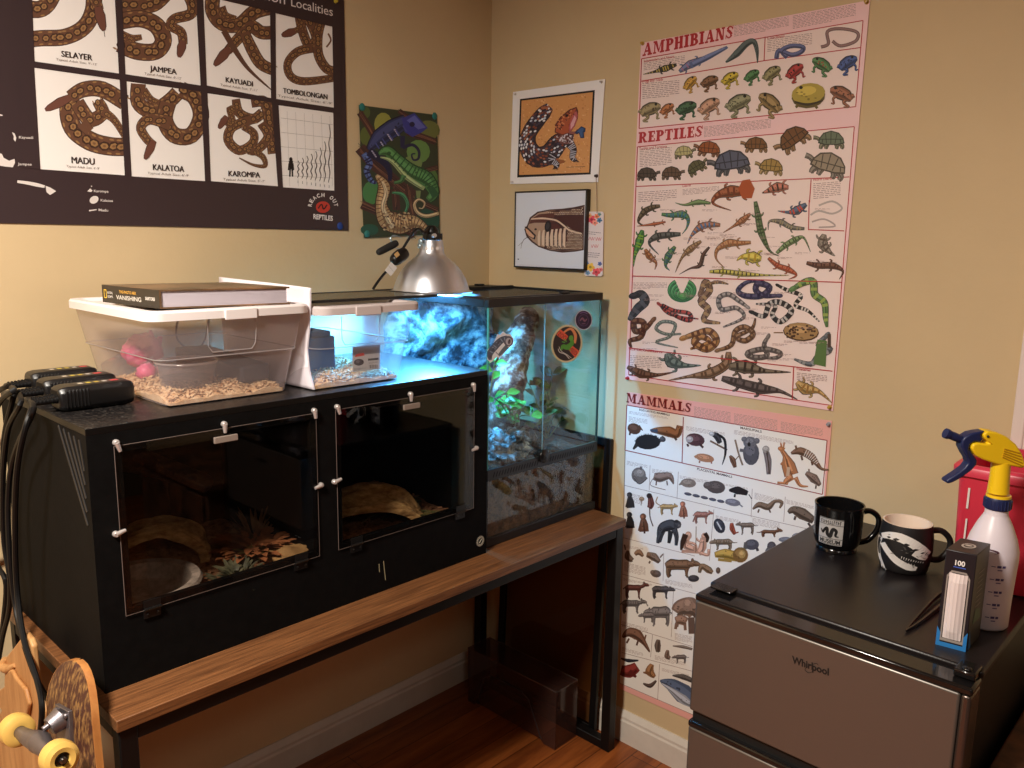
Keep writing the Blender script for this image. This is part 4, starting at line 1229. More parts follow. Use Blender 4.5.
def bookmark():
    S = Sheet(0, -0.006)
    S.T = (505, 185, 7.68)
    S.base([(505 + x / 7.68, 185 + y / 7.68) for x, y in ((628, 210), (640, 204), (745, 204), (758, 216), (750, 690), (738, 702), (618, 698), (608, 686))], .001, (236, 224, 224))
    for x, y, r, c in ((665, 265, 34, (220, 70, 90)), (705, 240, 22, (240, 130, 80)), (725, 270, 22, (70, 120, 160)), (650, 235, 20, (240, 170, 110)), (690, 290, 24, (240, 150, 130)), (655, 630, 36, (240, 190, 70)), (700, 668, 34, (226, 80, 90)),
                       (728, 605, 18, (80, 100, 170)), (635, 675, 20, (110, 150, 190)), (630, 600, 16, (90, 130, 180)), (735, 650, 18, (230, 120, 120)), (725, 225, 16, (110, 150, 150))):
        for k in range(5):
            a = k * 72 + 10
            S.ell(x + r * .45 * cos(radians(a)), y + r * .45 * sin(radians(a)), r * .55, r * .4, a, tuple(min(255, v + k * 5) for v in c), 8)
        S.ell(x, y, r * .3, r * .3, 0, tuple(int(v * .75) for v in c), 8)
    S.para((645, 350), (735, 358), 30, 2, (130, 110, 120)); S.para((638, 510), (728, 516), 45, 3, (130, 110, 120))
    for x0, x1, y in ((634, 690, 425), (696, 740, 428), (662, 718, 482)):
        S.rib([(x0 + (x1 - x0) * k / 9, y - (26 if k % 3 == 0 else (2 if k % 2 else 12))) for k in range(10)], [2, 4, 2, 4, 2, 4, 2], (206, 84, 92))
    o = S.mb.build('bookmark', M_PRINT, smooth=False)
    tag(o, 'narrow floral bookmark with red lettering hung beside the snake picture', 'bookmark')
    p = [at(596, 175, 0, -.006), at(596.5, 190, 0, -.006), at(597, 213, 0, -.008)]
    tag(MB().tube(p, .0008, 5).build('hanging_string', mat('string', (150, 110, 90)), o), kind=None)


def dragon():
    S = Sheet(1, -0.004)
    S.base([(359, 105), (437, 115), (440, 234), (364, 238)], .0015, (58, 66, 44))
    S.T = (350, 95, 5.12)
    rr = random.Random(5)
    S.poly([(45, 62), (440, 105), (458, 715), (75, 725)], (54, 62, 42))
    for x, y, rx, ry, c in ((170, 150, 46, 60, (150, 150, 70)), (85, 210, 34, 50, (92, 104, 50)), (110, 500, 46, 60, (74, 130, 74)), (350, 290, 60, 60, (104, 142, 74)), (420, 430, 30, 50, (84, 120, 60)), (400, 180, 60, 50, (110, 116, 60)), (100, 690, 46, 30, (40, 84, 66)), (400, 640, 60, 60, (36, 78, 60)), (320, 350, 50, 40, (120, 140, 80)), (80, 90, 24, 30, (80, 96, 50))):
        S.ell(x, y, rx, ry, 0, c)
    for pts, w in (([(50, 90), (100, 170), (130, 230)], 34), ([(290, 190), (370, 215), (440, 240)], 34), ([(50, 270), (120, 350), (180, 400), (260, 470), (330, 520)], 60), ([(60, 560), (150, 600), (240, 640), (330, 720)], 44), ([(250, 80), (300, 120), (330, 170)], 26), ([(300, 470), (310, 560), (330, 640)], 40), ([(370, 390), (450, 370)], 26), ([(230, 480), (240, 590)], 40), ([(380, 560), (450, 590)], 30)):
        S.rib(pts, w, (74, 46, 40))
        for k in range(5):
            o_ = (k - 2) * w * .18
            S.rib([(x + o_ * .3 + rr.uniform(-3, 3), y + o_ + rr.uniform(-3, 3)) for x, y in pts], 2.2, rr.choice([(120, 80, 60), (40, 24, 24), (140, 96, 74)]))
    S.art = True
    # blue chameleon
    BL = (50, 60, 116)
    S.rib([(92, 280), (150, 220), (220, 170), (290, 130)], [24, 90, 96, 70], (24, 22, 54)); S.rib([(96, 280), (150, 222), (220, 172), (290, 132)], [18, 80, 86, 60], BL)
    S.poly([(265, 120), (330, 92), (398, 168), (370, 190), (320, 215), (280, 190)], (58, 60, 140)); S.poly([(290, 130), (330, 104), (388, 166), (350, 176)], (98, 104, 180)); S.ell(318, 150, 14, 13, 0, (30, 30, 80))
    S.rib([(70, 300), (100, 350), (85, 390), (110, 440), (135, 450)], [30, 34, 30, 24, 12], (84, 110, 180)); S.bands([(70, 300), (100, 350), (85, 390), (110, 440), (135, 450)], [30, 34, 30, 24, 12], 22, 9, (30, 30, 74))
    S.rib([(95, 290), (160, 330), (200, 380), (205, 440)], [46, 40, 30, 16], (30, 30, 70)); S.rib([(270, 210), (268, 270)], [26, 18], (36, 36, 86))
    for x, y in ((165, 255), (200, 215), (235, 190), (120, 300)):
        for k in range(4):
            S.ell(x + k * 6 - 6, y + k * 9 - 12, 6, 4, 30, (196, 190, 220), 7)
    for k in range(5):
        S.rib([(130 + k * 35, 245 - k * 22), (150 + k * 35, 275 - k * 22)], 7, (74, 84, 170))
    S.rib([(270, 270), (320, 255), (352, 285), (350, 325), (325, 332), (316, 305), (335, 300)], [18, 16, 14, 12, 10, 8, 6], (40, 40, 80))
    # green chameleon
    S.rib([(145, 300), (190, 285), (240, 330), (310, 390), (390, 430), (430, 500), (400, 540)], [20, 60, 66, 80, 84, 60, 40], (30, 70, 36)); S.rib([(148, 302), (190, 288), (240, 332), (310, 392), (390, 432), (428, 498), (400, 538)], [14, 50, 56, 70, 74, 50, 32], (82, 150, 72))
    S.rib([(155, 318), (215, 340), (290, 420), (380, 480)], [6, 20, 26, 20], (176, 196, 120)); S.bands([(210, 300), (310, 380), (390, 420), (430, 490)], [40, 66, 70, 44], 17, 6, (36, 84, 44))
    S.ell(200, 298, 10, 9, 0, (40, 90, 40)); S.rib([(275, 410), (262, 440), (225, 450)], [30, 20, 14], (70, 130, 66)); S.rib([(350, 490), (350, 540)], [26, 14], (140, 160, 90)); S.rib([(410, 470), (440, 520)], [30, 40], (50, 110, 60)); S.rib([(215, 500), (270, 510), (295, 560), (280, 605)], [10, 18, 16, 10], (64, 150, 96))
    # tan chameleon
    T_ = (204, 164, 104)
    B2 = [(135, 410), (175, 470), (160, 560), (190, 640), (260, 660), (330, 650), (400, 690)]
    S.rib(B2, [20, 70, 62, 100, 110, 70, 24], (70, 44, 36)); S.rib(B2, [14, 60, 52, 90, 100, 60, 18], T_)
    S.bands(B2, [14, 60, 52, 90, 100, 60, 18], 15, 5, (120, 80, 54)); S.rib([(165, 440), (185, 500), (170, 580), (220, 680)], [10, 20, 20, 26], (232, 206, 156))
    for i in range(60):
        S.ell(rr.uniform(170, 330), rr.uniform(600, 690), 7, 5, 20, rr.choice([(234, 204, 146), (96, 60, 46), (160, 110, 70)]), 6)
    S.rib([(455, 605), (390, 620), (345, 600), (330, 560), (352, 535), (382, 552), (372, 580), (352, 578)], [22, 24, 22, 20, 16, 14, 10, 7], (90, 60, 40)); S.rib([(455, 605), (390, 620), (345, 600), (330, 560), (352, 535), (382, 552), (372, 580), (352, 578)], [16, 18, 16, 14, 11, 9, 6, 4], (222, 190, 132))
    o = S.mb.build('chameleon_poster', M_PRINT, smooth=False)
    tag(o, 'portrait print of blue, green and tan chameleons pinned above the dome lamp', 'poster')


bookmark()
dragon()


# ---------------------------------------------------------------- pins and putty on the corners
def pin(px, py, ax, col, nm, label, r=.004, group=None):
    p = at(px, py, ax, -.003)
    n = V((-1, 0, 0)) if ax == 0 else V((0, -1, 0))
    q = n.to_track_quat('Z', 'Y').to_matrix().to_4x4()
    q.translation = p
    mb = MB().lathe([(0, 0), (r * 1.3, 0), (r * 1.3, .0012), (r * .7, .002), (r * .55, .006), (r, .0075), (r * .9, .0095), (0, .01)], seg=12, M=q)
    o = mb.build('push_pin', mat('pin_' + nm, col, rough=.3))
    tag(o, label, 'push pin', group)


def putty(px, py, ax, col, nm, label, s=.011):
    p = at(px, py, ax, -.004)
    mb = MB()
    if ax == 1:
        mb.blob((p.x, p.y - .001, p.z), s, (1, .25, 1), .15, 2, 12, 8, px)
    else:
        mb.blob((p.x - .001, p.y, p.z), s, (.25, 1, 1), .15, 2, 12, 8, px)
    tag(mb.build('adhesive_putty', mat('putty_' + nm, col, rough=.7)), label, 'putty')


pin(643, 43.5, 0, (190, 150, 50), 'brass', 'brass pin at the top left corner of the amphibian and reptile chart')
pin(867, 2, 0, (190, 150, 50), 'brass', 'brass pin at the top right corner of the amphibian and reptile chart')
pin(628, 378, 0, (190, 40, 50), 'red', 'red pin at the bottom left corner of the reptile chart')
pin(830, 407, 0, (190, 150, 50), 'brass', 'brass pin at the bottom right corner of the reptile chart')
pin(829, 424, 0, (150, 150, 156), 'grey', 'grey pin at the top right corner of the mammal chart')
pin(516, 94, 0, (225, 215, 210), 'white', 'white pin at the top left corner of the skink print', .003)
pin(602, 82, 0, (190, 180, 170), 'pale', 'pale pin at the top right corner of the skink print', .003)
pin(513, 182, 0, (225, 215, 210), 'white', 'white pin at the bottom left corner of the skink print', .003)
pin(597, 176, 0, (50, 30, 30), 'dark', 'dark pin at the bottom right of the skink print holding the bookmark string')
pin(335, 1.5, 1, (200, 180, 60), 'yellow', 'yellow pin at the top right of the dark python poster')
for a, b, w in ((362, 107, 'top left'), (434.5, 116, 'top right'), (367, 234, 'bottom left'), (437, 233, 'bottom right')):
    putty(a, b, 1, (42, 120, 112), 'teal', 'teal putty at the %s corner of the chameleon poster' % w, .010)
putty(340, 226, 1, (32, 60, 130), 'blue', 'blue putty at the bottom right corner of the dark python poster', .010)
# ================================================================ the room
M_WALL = mat('painted_wall', (209, 184, 142), rough=0.7, var=0.03, vscale=3, bump=0.05, bscale=60)
M_CEIL = mat('painted_ceiling', (205, 196, 180), rough=0.8)
M_TRIM = mat('white_trim', (214, 204, 190), rough=0.45, var=0.05, vscale=12)


def wood_mat(name, c1, c2, scale, stretch, rough, planks=None, coat=0.0):
    mt, nt, out = new_mat(name)
    p = nd(nt, 'ShaderNodeBsdfPrincipled')
    p.inputs['Roughness'].default_value = rough
    p.inputs['Coat Weight'].default_value = coat
    tc = nd(nt, 'ShaderNodeTexCoord')
    mp = nd(nt, 'ShaderNodeMapping')
    mp.inputs['Scale'].default_value = stretch
    nt.links.new(tc.outputs['Object'], mp.inputs[0])
    nz = nd(nt, 'ShaderNodeTexNoise')
    nz.inputs['Scale'].default_value = scale
    nz.inputs['Detail'].default_value = 8
    nz.inputs['Roughness'].default_value = .65
    nz.inputs['Distortion'].default_value = .4
    nt.links.new(mp.outputs[0], nz.inputs['Vector'])
    cr = nd(nt, 'ShaderNodeValToRGB')
    cr.color_ramp.elements[0].position = .35
    cr.color_ramp.elements[1].position = .68
    cr.color_ramp.elements[0].color = (*lin(c1), 1)
    cr.color_ramp.elements[1].color = (*lin(c2), 1)
    nt.links.new(nz.outputs['Fac'], cr.inputs['Fac'])
    col = cr.outputs['Color']
    if planks:
        br = nd(nt, 'ShaderNodeTexBrick')
        br.inputs['Color1'].default_value = (1, 1, 1, 1)
        br.inputs['Color2'].default_value = (.62, .58, .55, 1)
        br.inputs['Mortar'].default_value = (.1, .07, .05, 1)
        br.inputs['Scale'].default_value = 1
        br.inputs['Brick Width'].default_value = planks[0]
        br.inputs['Row Height'].default_value = planks[1]
        br.inputs['Mortar Size'].default_value = .0012
        nt.links.new(tc.outputs['Object'], br.inputs['Vector'])
        mx = nd(nt, 'ShaderNodeMix', data_type='RGBA', blend_type='MULTIPLY')
        mx.inputs[0].default_value = 1
        nt.links.new(col, mx.inputs[6])
        nt.links.new(br.outputs['Color'], mx.inputs[7])
        col = mx.outputs[2]
    nt.links.new(col, p.inputs['Base Color'])
    bp = nd(nt, 'ShaderNodeBump')
    bp.inputs['Strength'].default_value = .15
    bp.inputs['Distance'].default_value = .003
    nt.links.new(nz.outputs['Fac'], bp.inputs['Height'])
    nt.links.new(bp.outputs[0], p.inputs['Normal'])
    nt.links.new(p.outputs[0], out.inputs[0])
    MATS[name] = mt
    return mt


M_FLOOR = wood_mat('floor_boards', (124, 62, 26), (184, 104, 48), 3.0, (1, 9, 1), .38, planks=(1.2, .085))
M_TOP = wood_mat('walnut_laminate', (84, 52, 31), (140, 92, 55), 6.0, (1.2, 34, 34), .36)

XB, YB, ZC = -3.7, -3.9, 2.5


def wall(name, a, b, m=M_WALL):
    MB().box(a, b).build(name, m, smooth=False, kind='structure')


wall('wall_left', (XB - .1, 0, -.1), (.1, .1, ZC + .1))
wall('wall_right', (0, YB - .1, -.1), (.1, 0, ZC + .1))
M_DIM = mat('unseen_wall_dark', (98, 78, 60), rough=.7)  # unseen walls made darker to cut the bounced light
wall('wall_back', (XB - .1, YB - .1, -.1), (.0, YB, ZC + .1), M_DIM)
wall('wall_far_left', (XB - .1, YB, -.1), (XB, 0, ZC + .1), M_DIM)
wall('floor', (XB, YB, -.1), (0, 0, 0), M_FLOOR)
wall('ceiling', (XB, YB, ZC), (0, 0, ZC + .1), M_CEIL)

bbp = [(0, 0), (.016, 0), (.016, .068), (.013, .074), (.013, .082), (.008, .092), (.004, .099), (0, .099)]
mb = MB()
mb.loft([[V((x, -d, z)) for d, z in bbp] for x in (XB, 0)])
mb.build('baseboard_left', M_TRIM, smooth=False, kind='structure')
mb = MB()
mb.loft([[V((-d, y, z)) for d, z in bbp] for y in (-.016, -1.543)])
mb.build('baseboard_right', M_TRIM, smooth=False, kind='structure')
# door casing at the right edge
mb = MB()
mb.box((-.02, -1.655, 0), (0, -1.545, 2.12))
mb.box((-.026, -1.66, 0), (-.018, -1.640, 2.12))
mb.box((-.024, -1.568, 0), (-.018, -1.545, 2.12))
mb.build('trim_1', mat('casing_white', (232, 216, 206), rough=.4), bev=.003, kind='structure')

# ================================================================ light
w = bpy.data.worlds.new('room_air')
scene.world = w
w.use_nodes = True
w.node_tree.nodes['Background'].inputs[0].default_value = (1.0, .85, .65, 1)
w.node_tree.nodes['Background'].inputs[1].default_value = 0.012


def light(name, kind, loc, power, col, **kw):
    ld = bpy.data.lights.new(name, kind)
    ld.energy = power
    ld.color = col
    for k, v in kw.items():
        setattr(ld, k, v)
    o = bpy.data.objects.new(name, ld)
    COL.objects.link(o)
    o.location = loc
    return o


o = light('ceiling_light', 'AREA', LPOS, LP_CEIL, LCOL, shape='DISK', size=.34)
light('fill_light_behind', 'AREA', LPOS2, LP_FILL, LCOL, shape='DISK', size=.5)  # added fill without a real lamp, lifts the enclosure's inside

# ================================================================ table
T = thing('console_table', 'long walnut topped table on black square tube legs', 'table', (-.77, -.33, 0))
TX0, TX1, TY0, TY1, TZ = -1.472, -.056, -.625, -.03, .729
M_BLK = mat('black_tube', (12, 10, 10), rough=.45, spec=.3)
MB().box((TX0, TY0, TZ - .022), (TX1, TY1, TZ)).build('table_top', M_TOP, T, bev=.0015)
lw = .031
for xs in (TX0 + .004, TX1 - .004 - lw):
    for ys in (TY0 + .006, TY1 - .006 - lw):
        MB().box((xs, ys, .0), (xs + lw, ys + lw, TZ - .022)).build('leg', M_BLK, T, bev=.002)
    MB().box((xs + .001, TY0 + .006 + lw, .0), (xs + lw - .001, TY1 - .006 - lw, .028)).build('foot_rail', M_BLK, T, bev=.002)
    MB().box((xs + .001, TY0 + .006 + lw, TZ - .050), (xs + lw - .001, TY1 - .006 - lw, TZ - .022)).build('end_rail', M_BLK, T, bev=.002)
for ys in (TY0 + .007, TY1 - .037):
    MB().box((TX0 + .004 + lw, ys, TZ - .050), (TX1 - .004 - lw, ys + .03, TZ - .022)).build('long_rail', M_BLK, T, bev=.002)

# ================================================================ leaning framed glass panel
Gp = thing('framed_glass_panel', 'black framed glass panel on the floor leaning on the wall behind the table end', 'glass panel', (-.05, -.3, 0))
A0, A1 = V((-.044, -.515, .002)), V((-.044, -.125, .002))
B0 = V((-.012, -.505, .937))
up_ = (B0 - V((-.044, -.505, .002))).normalized()
Hh = .938
nrm = V((0, 1, 0)).cross(up_).normalized()


def gp(y, h, d=0):
    return V((-.044, y, .002)) + up_ * h + nrm * d


def bar(y0, y1, h0, h1, d0=-.006, d1=.006):
    return MB().add([gp(y0, h0, d0), gp(y1, h0, d0), gp(y1, h1, d0), gp(y0, h1, d0), gp(y0, h0, d1), gp(y1, h0, d1), gp(y1, h1, d1), gp(y0, h1, d1)],
                    [(3, 2, 1, 0), (4, 5, 6, 7), (0, 1, 5, 4), (1, 2, 6, 5), (2, 3, 7, 6), (3, 0, 4, 7)])


for q in ((-.532, -.509, 0, Hh), (-.13, -.105, 0, Hh)):
    bar(*q).build('upright_rail', M_BLK, Gp, bev=.001)
bar(-.509, -.13, Hh - .022, Hh).build('top_rail', M_BLK, Gp, bev=.001)
bar(-.509, -.13, 0, .022).build('bottom_rail', M_BLK, Gp, bev=.001)
bar(-.509, -.13, .022, Hh - .022, -.002, .002).build('pane', glass('smoked_pane', (206, 188, 168), gloss=.8), Gp, smooth=False)

# ================================================================ smoky stacking drawer on the floor
D = thing('clear_drawer', 'smoky clear plastic drawer with an arched front on the floor under the table', 'drawer', (-.13, -.31, 0))
M_SMK = glass('smoky_plastic', (226, 214, 210), gloss=.9, haze=.24, hazecol=(128, 96, 86))
dx0, dx1, dy0, dy1, dz = -.195, -.094, -.497, -.115, .19
# front face with arched cut-out line and turned back lip
ft = MB()
prof = [(dy0, .0), (dy0, dz), (dy1, dz), (dy1, .0), (dy1 - .03, .0), (dy1 - .045, .012), (dy0 + .06, .012), (dy0 + .045, 0)]
n = len(prof)
vs = [(dx0, y, z) for y, z in prof] + [(dx0 + .004, y, z) for y, z in prof]
ft.add(vs, [tuple(range(n))[::-1], tuple(range(n, 2 * n))] + [(i, (i + 1) % n, (i + 1) % n + n, i + n) for i in range(n)])
ft.build('front_panel', M_SMK, D, smooth=False)
MB().tube([(dx0 - .001, dy1 - .05, .012), (dx0 - .001, dy1 - .075, .11), (dx0 - .001, dy1 - .105, .135), (dx0 - .001, dy0 + .14, .135), (dx0 - .001, dy0 + .11, .12), (dx0 - .001, dy0 + .055, .012)], .0022, 6, smooth=False).build('arch_moulding', mat('smoke_edge', (58, 44, 42), rough=.3), D)
for y in (dy0, dy1 - .004):
    MB().box((dx0 + .004, y, 0), (dx1, y + .004, dz)).build('side_panel', M_SMK, D, smooth=False)
MB().box((dx0 + .004, dy0 + .004, dz - .003), (dx1, dy1 - .004, dz)).build('top_panel', M_SMK, D, smooth=False)
rim = [(dx0, dy0, dz), (dx1, dy0, dz), (dx1, dy1, dz), (dx0, dy1, dz)]
MB().tube([V(p) for p in rim], .0016, 6, smooth=False, closed=True).build('rim', glass('clear_edge', (240, 236, 230), haze=.3, hazecol=(170, 158, 150)), D)

# ================================================================ black enclosure on the table
M_ENC = mat('black_melamine', (10, 9, 9), rough=.7, spec=.1, var=.25, vscale=40, bump=.04, bscale=200)


def speckled(name):
    mt, nt, out = new_mat(name)
    p = nd(nt, 'ShaderNodeBsdfPrincipled')
    p.inputs['Roughness'].default_value = .36
    p.inputs['Specular IOR Level'].default_value = .35
    tc = nd(nt, 'ShaderNodeTexCoord')
    nz = nd(nt, 'ShaderNodeTexNoise'); nz.inputs['Scale'].default_value = 260; nz.inputs['Detail'].default_value = 3
    nt.links.new(tc.outputs['Object'], nz.inputs['Vector'])
    cr = nd(nt, 'ShaderNodeValToRGB')
    cr.color_ramp.elements[0].position = .55; cr.color_ramp.elements[1].position = .72
    cr.color_ramp.elements[0].color = (*lin((20, 18, 19)), 1); cr.color_ramp.elements[1].color = (*lin((90, 84, 78)), 1)
    nt.links.new(nz.outputs['Fac'], cr.inputs['Fac'])
    # dust settles on the upward face only
    ge = nd(nt, 'ShaderNodeNewGeometry'); sx = nd(nt, 'ShaderNodeSeparateXYZ'); gt = nd(nt, 'ShaderNodeMath', operation='GREATER_THAN'); gt.inputs[1].default_value = .7
    nt.links.new(ge.outputs['True Normal'], sx.inputs[0]); nt.links.new(sx.outputs['Z'], gt.inputs[0])
    mx = nd(nt, 'ShaderNodeMix', data_type='RGBA')
    mx.inputs[6].default_value = (*lin((10, 9, 9)), 1)
    nt.links.new(gt.outputs[0], mx.inputs[0]); nt.links.new(cr.outputs['Color'], mx.inputs[7])
    nt.links.new(mx.outputs[2], p.inputs['Base Color'])
    nt.links.new(p.outputs[0], out.inputs[0])
    return mt


M_DUST = speckled('dusty_black_top')
EX0, EX1, EY0, EY1, EZ0, EZ1 = -1.453, -.527, -.528, -.07, TZ, 1.2
EM = -.990
E_ = thing('reptile_enclosure', 'long black wooden reptile enclosure with two clear front doors on the table', 'enclosure', (-.99, -.3, TZ))
t = .012
MB().box((EX0, EY0, EZ1 - t), (EX1, EY1, EZ1)).build('top_panel', M_DUST, E_, bev=.001)
MB().box((EX0, EY0 + .012, EZ0), (EX1, EY1, EZ0 + t)).build('bottom_panel', M_ENC, E_)
MB().box((EX0 + t, EY1 - t, EZ0 + t), (EX1 - t, EY1, EZ1 - t)).build('back_panel', M_ENC, E_)
sp_ = MB().box((EX0, EY0 + .012, EZ0 + t), (EX0 + t, EY1, EZ1 - t)).build('side_panel', M_ENC, E_)
MB().box((EX1 - t, EY0 + .012, EZ0 + t), (EX1, EY1, EZ1 - t)).build('side_panel', M_ENC, E_)
MB().box((EM - .006, EY0 + .012, EZ0 + t), (EM + .006, EY1 - t, EZ1 - t)).build('divider', M_ENC, E_)
# front with two openings
O = [(-1.398, -1.03, .872, 1.152), (-.958, -.588, .872, 1.152)]
fr = MB()
xs = [EX0, O[0][0], O[0][1], O[1][0], O[1][1], EX1]
fr.box((EX0, EY0, EZ0), (EX1, EY0 + t, .872)); fr.box((EX0, EY0, 1.152), (EX1, EY0 + t, EZ1 - t))
for a, b in ((EX0, O[0][0]), (O[0][1], O[1][0]), (O[1][1], EX1)):
    fr.box((a, EY0, .872), (b, EY0 + t, 1.152))
fr.build('front_panel', M_ENC, E_, smooth=False)
# slanted vent slots on the left side
vm = MB()
for i in range(5):
    a = V((EX0, -.402 - i * .024, 1.185 - i * .002)); b = V((EX0, -.508 - i * .001, 1.03 - i * .006 + i * .03))
    d = (b - a).normalized(); n_ = V((0, -d.z, d.y)) * .0022
    vm.add([a + n_ - V((.0015, 0, 0)), b + n_ - V((.0015, 0, 0)), b - n_ - V((.0015, 0, 0)), a - n_ - V((.0015, 0, 0)), a + n_ + V((.002, 0, 0)), b + n_ + V((.002, 0, 0)), b - n_ + V((.002, 0, 0)), a - n_ + V((.002, 0, 0))],
           [(3, 2, 1, 0), (4, 5, 6, 7), (0, 1, 5, 4), (1, 2, 6, 5), (2, 3, 7, 6), (3, 0, 4, 7)])
vm.build('vent_louvres', mat('vent_black', (34, 32, 32), rough=.5), E_, smooth=False)
M_ACR = glass('acrylic_door', (243, 241, 239), gloss=.9, ior=1.42)
M_EDGE = mat('acrylic_edge', (112, 98, 92), rough=.3)
M_NICK = mat('nickel', (216, 208, 204), rough=.3, metal=.55)
Mz = Matrix.Rotation(pi / 2, 4, 'X')


def door(x0, x1, z0, z1, name_label):
    d = MB().box((x0, EY0 - .0045, z0), (x1, EY0 - .0015, z1)).build('door', M_ACR, E_, smooth=False)
    e = MB()
    for a, b in (((x0, z0), (x1, z0)), ((x1, z0), (x1, z1)), ((x1, z1), (x0, z1)), ((x0, z1), (x0, z0))):
        e.tube([(a[0], EY0 - .003, a[1]), (b[0], EY0 - .003, b[1])], .0006, 6, smooth=False)
    e.build('polished_edge', M_EDGE, d)
    cx = (x0 + x1) / 2
    # pull at the top centre
    h = MB().box((cx - .023, EY0 - .010, z1 - .025), (cx + .023, EY0 - .0045, z1 - .013))
    h.build('pull', mat('clear_pull', (140, 126, 116), rough=.25), d, bev=.001)
    # two hinges on the lower edge
    for hx in (x0 + .045, x1 - .045):
        hb = MB()
        for k in range(-2, 3):
            hb.tube([(hx + k * .006 - .0027, EY0 - .007, z0 + .002), (hx + k * .006 + .0027, EY0 - .007, z0 + .002)], .003, 8, smooth=False)
        hb.box((hx - .015, EY0 - .0065, z0 + .003), (hx + .015, EY0 - .0045, z0 + .018)); hb.box((hx - .015, EY0 - .004, z0 - .016), (hx + .015, EY0, z0))
        for k in (-1, 1):
            hb.blob((hx + k * .009, EY0 - .006, z0 - .008), .002, (1, .6, 1), 0, 1, 8, 5)
        hb.build('hinge', mat('black_plastic', (16, 15, 15), rough=.35), d)
    # turn buttons around the edge
    for tx, tz, dn in ((x0 + .004, z1 + .006, (.3, -1)), (cx, z1 + .008, (0, -1)), (x1 - .004, z1 + .006, (.1, -1)), (x0 - .007, (z0 + z1) / 2, (1, .25)), (x1 + .007, (z0 + z1) / 2, (-1, -.2))):
        tb = MB()
        a = V((tx, EY0 - .006, tz)); v = V((dn[0], 0, dn[1])).normalized() * .016
        tb.tube([a, a + v * .5, a + v], [.0048, .004, .003], 10)
        tb.lathe([(0, 0), (.0055, 0), (.0055, .006), (.004, .008), (0, .008)], seg=14, M=Matrix.Translation((tx, EY0 - .0005, tz)) @ Matrix.Rotation(pi / 2, 4, 'X'))
        tb.build('turn_button', M_NICK, E_)


door(-1.411, -1.018, .860, 1.164, 'a')
door(-.971, -.575, .860, 1.164, 'b')
# small round maker's badge
bx, bz = at(480, 541, 1, EY0)[0], at(480, 541, 1, EY0)[2]
bd = MB().lathe([(0, 0), (.0145, 0), (.0145, .001), (0, .001)], seg=28, M=Matrix.Translation((bx, EY0, bz)) @ Matrix.Rotation(pi / 2, 4, 'X'), col=(30, 28, 28))
for k in range(18):
    a = 2 * pi * k / 18
    c = V((bx + .0118 * cos(a), EY0 - .0013, bz + .0118 * sin(a)))
    bd.box(c - V((.0011, .0002, .0014)), c + V((.0011, .0002, .0014)), (190, 180, 160))
bd.tube([(bx + .009 * cos(2 * pi * k / 16), EY0 - .0012, bz + .009 * sin(2 * pi * k / 16)) for k in range(16)], .0006, 5, (190, 180, 160), smooth=False, closed=True)
bd.tube([(bx - .004, EY0 - .0013, bz - .004), (bx + .001, EY0 - .0013, bz + .001), (bx + .004, EY0 - .0013, bz + .005)], .0011, 5, (190, 180, 160))
bd.build('badge', M_PRINT, E_)
sc_ = MB()
for a, b in (((383.5, 561), (385.5, 580)), ((379, 564), (379.5, 572))):
    sc_.tube([at(*a, 1, EY0 - .0004), at(*b, 1, EY0 - .0004)], .0009, 4, smooth=False)
sc_.build('scratch', mat('bare_scratch', (150, 140, 110), rough=.6), E_)

# ---------------------------------------------------------------- what is inside the enclosure
FL = EZ0 + t
M_SOIL = mat('leaf_litter', (110, 72, 48), rough=.9, col2=(176, 126, 88), vscale=60, bump=.5, bscale=90)
for i, (a, b) in enumerate(((EX0 + t + .001, EM - .008), (EM + .008, EX1 - t - .001))):
    mb = MB()

    def fn(u, v, a=a, b=b, i=i):
        x, y = a + (b - a) * u, EY0 + t + .002 + (EY1 - t - .004 - EY0 - t) * v
        return V((x, y, FL + .065 + .010 * noise.fractal(V((x * 14, y * 14, i)), 1, 2, 4) + .02 * v))
    mb.grid(fn, 40, 30)
    r = random.Random(i)
    for _ in range(700):
        x, y = r.uniform(a + .01, b - .01), r.uniform(EY0 + .02, EY1 - .03)
        z = fn((x - a) / (b - a), (y - EY0 - t) / (EY1 - EY0 - 2 * t)).z + .003
        d = V((r.uniform(-1, 1), r.uniform(-1, 1), r.uniform(-.3, .3))).normalized() * r.uniform(.004, .012)
        e = V((-d.y, d.x, r.uniform(-.004, .004))) * .4
        p = V((x, y, z))
        mb.add([p - d - e, p + d - e, p + d + e, p - d + e], [(0, 1, 2, 3)])
    mb.build('bark_substrate', M_SOIL, smooth=True, kind='stuff')
    tag(list(COL.objects)[-1], 'brown bark litter on the floor of the %s compartment' % ('left' if i == 0 else 'right'), 'substrate')

# left: grey water dish, cork arch, dark leafy plant, tan rock, dry reddish leaves
wc = V((-1.335, -.405, FL + .068))
MB().lathe([(0, 0), (.098, 0), (.104, .02), (.112, .05), (.108, .056), (.092, .054), (.082, .024), (.03, .014), (0, .013)], c=wc, seg=48).build('water_dish', mat('grey_stone', (160, 146, 134), rough=.6, var=.3, vscale=60, bump=.3, bscale=60))
tag(list(COL.objects)[-1], 'round grey stone-look water dish inside the left compartment', 'water dish')


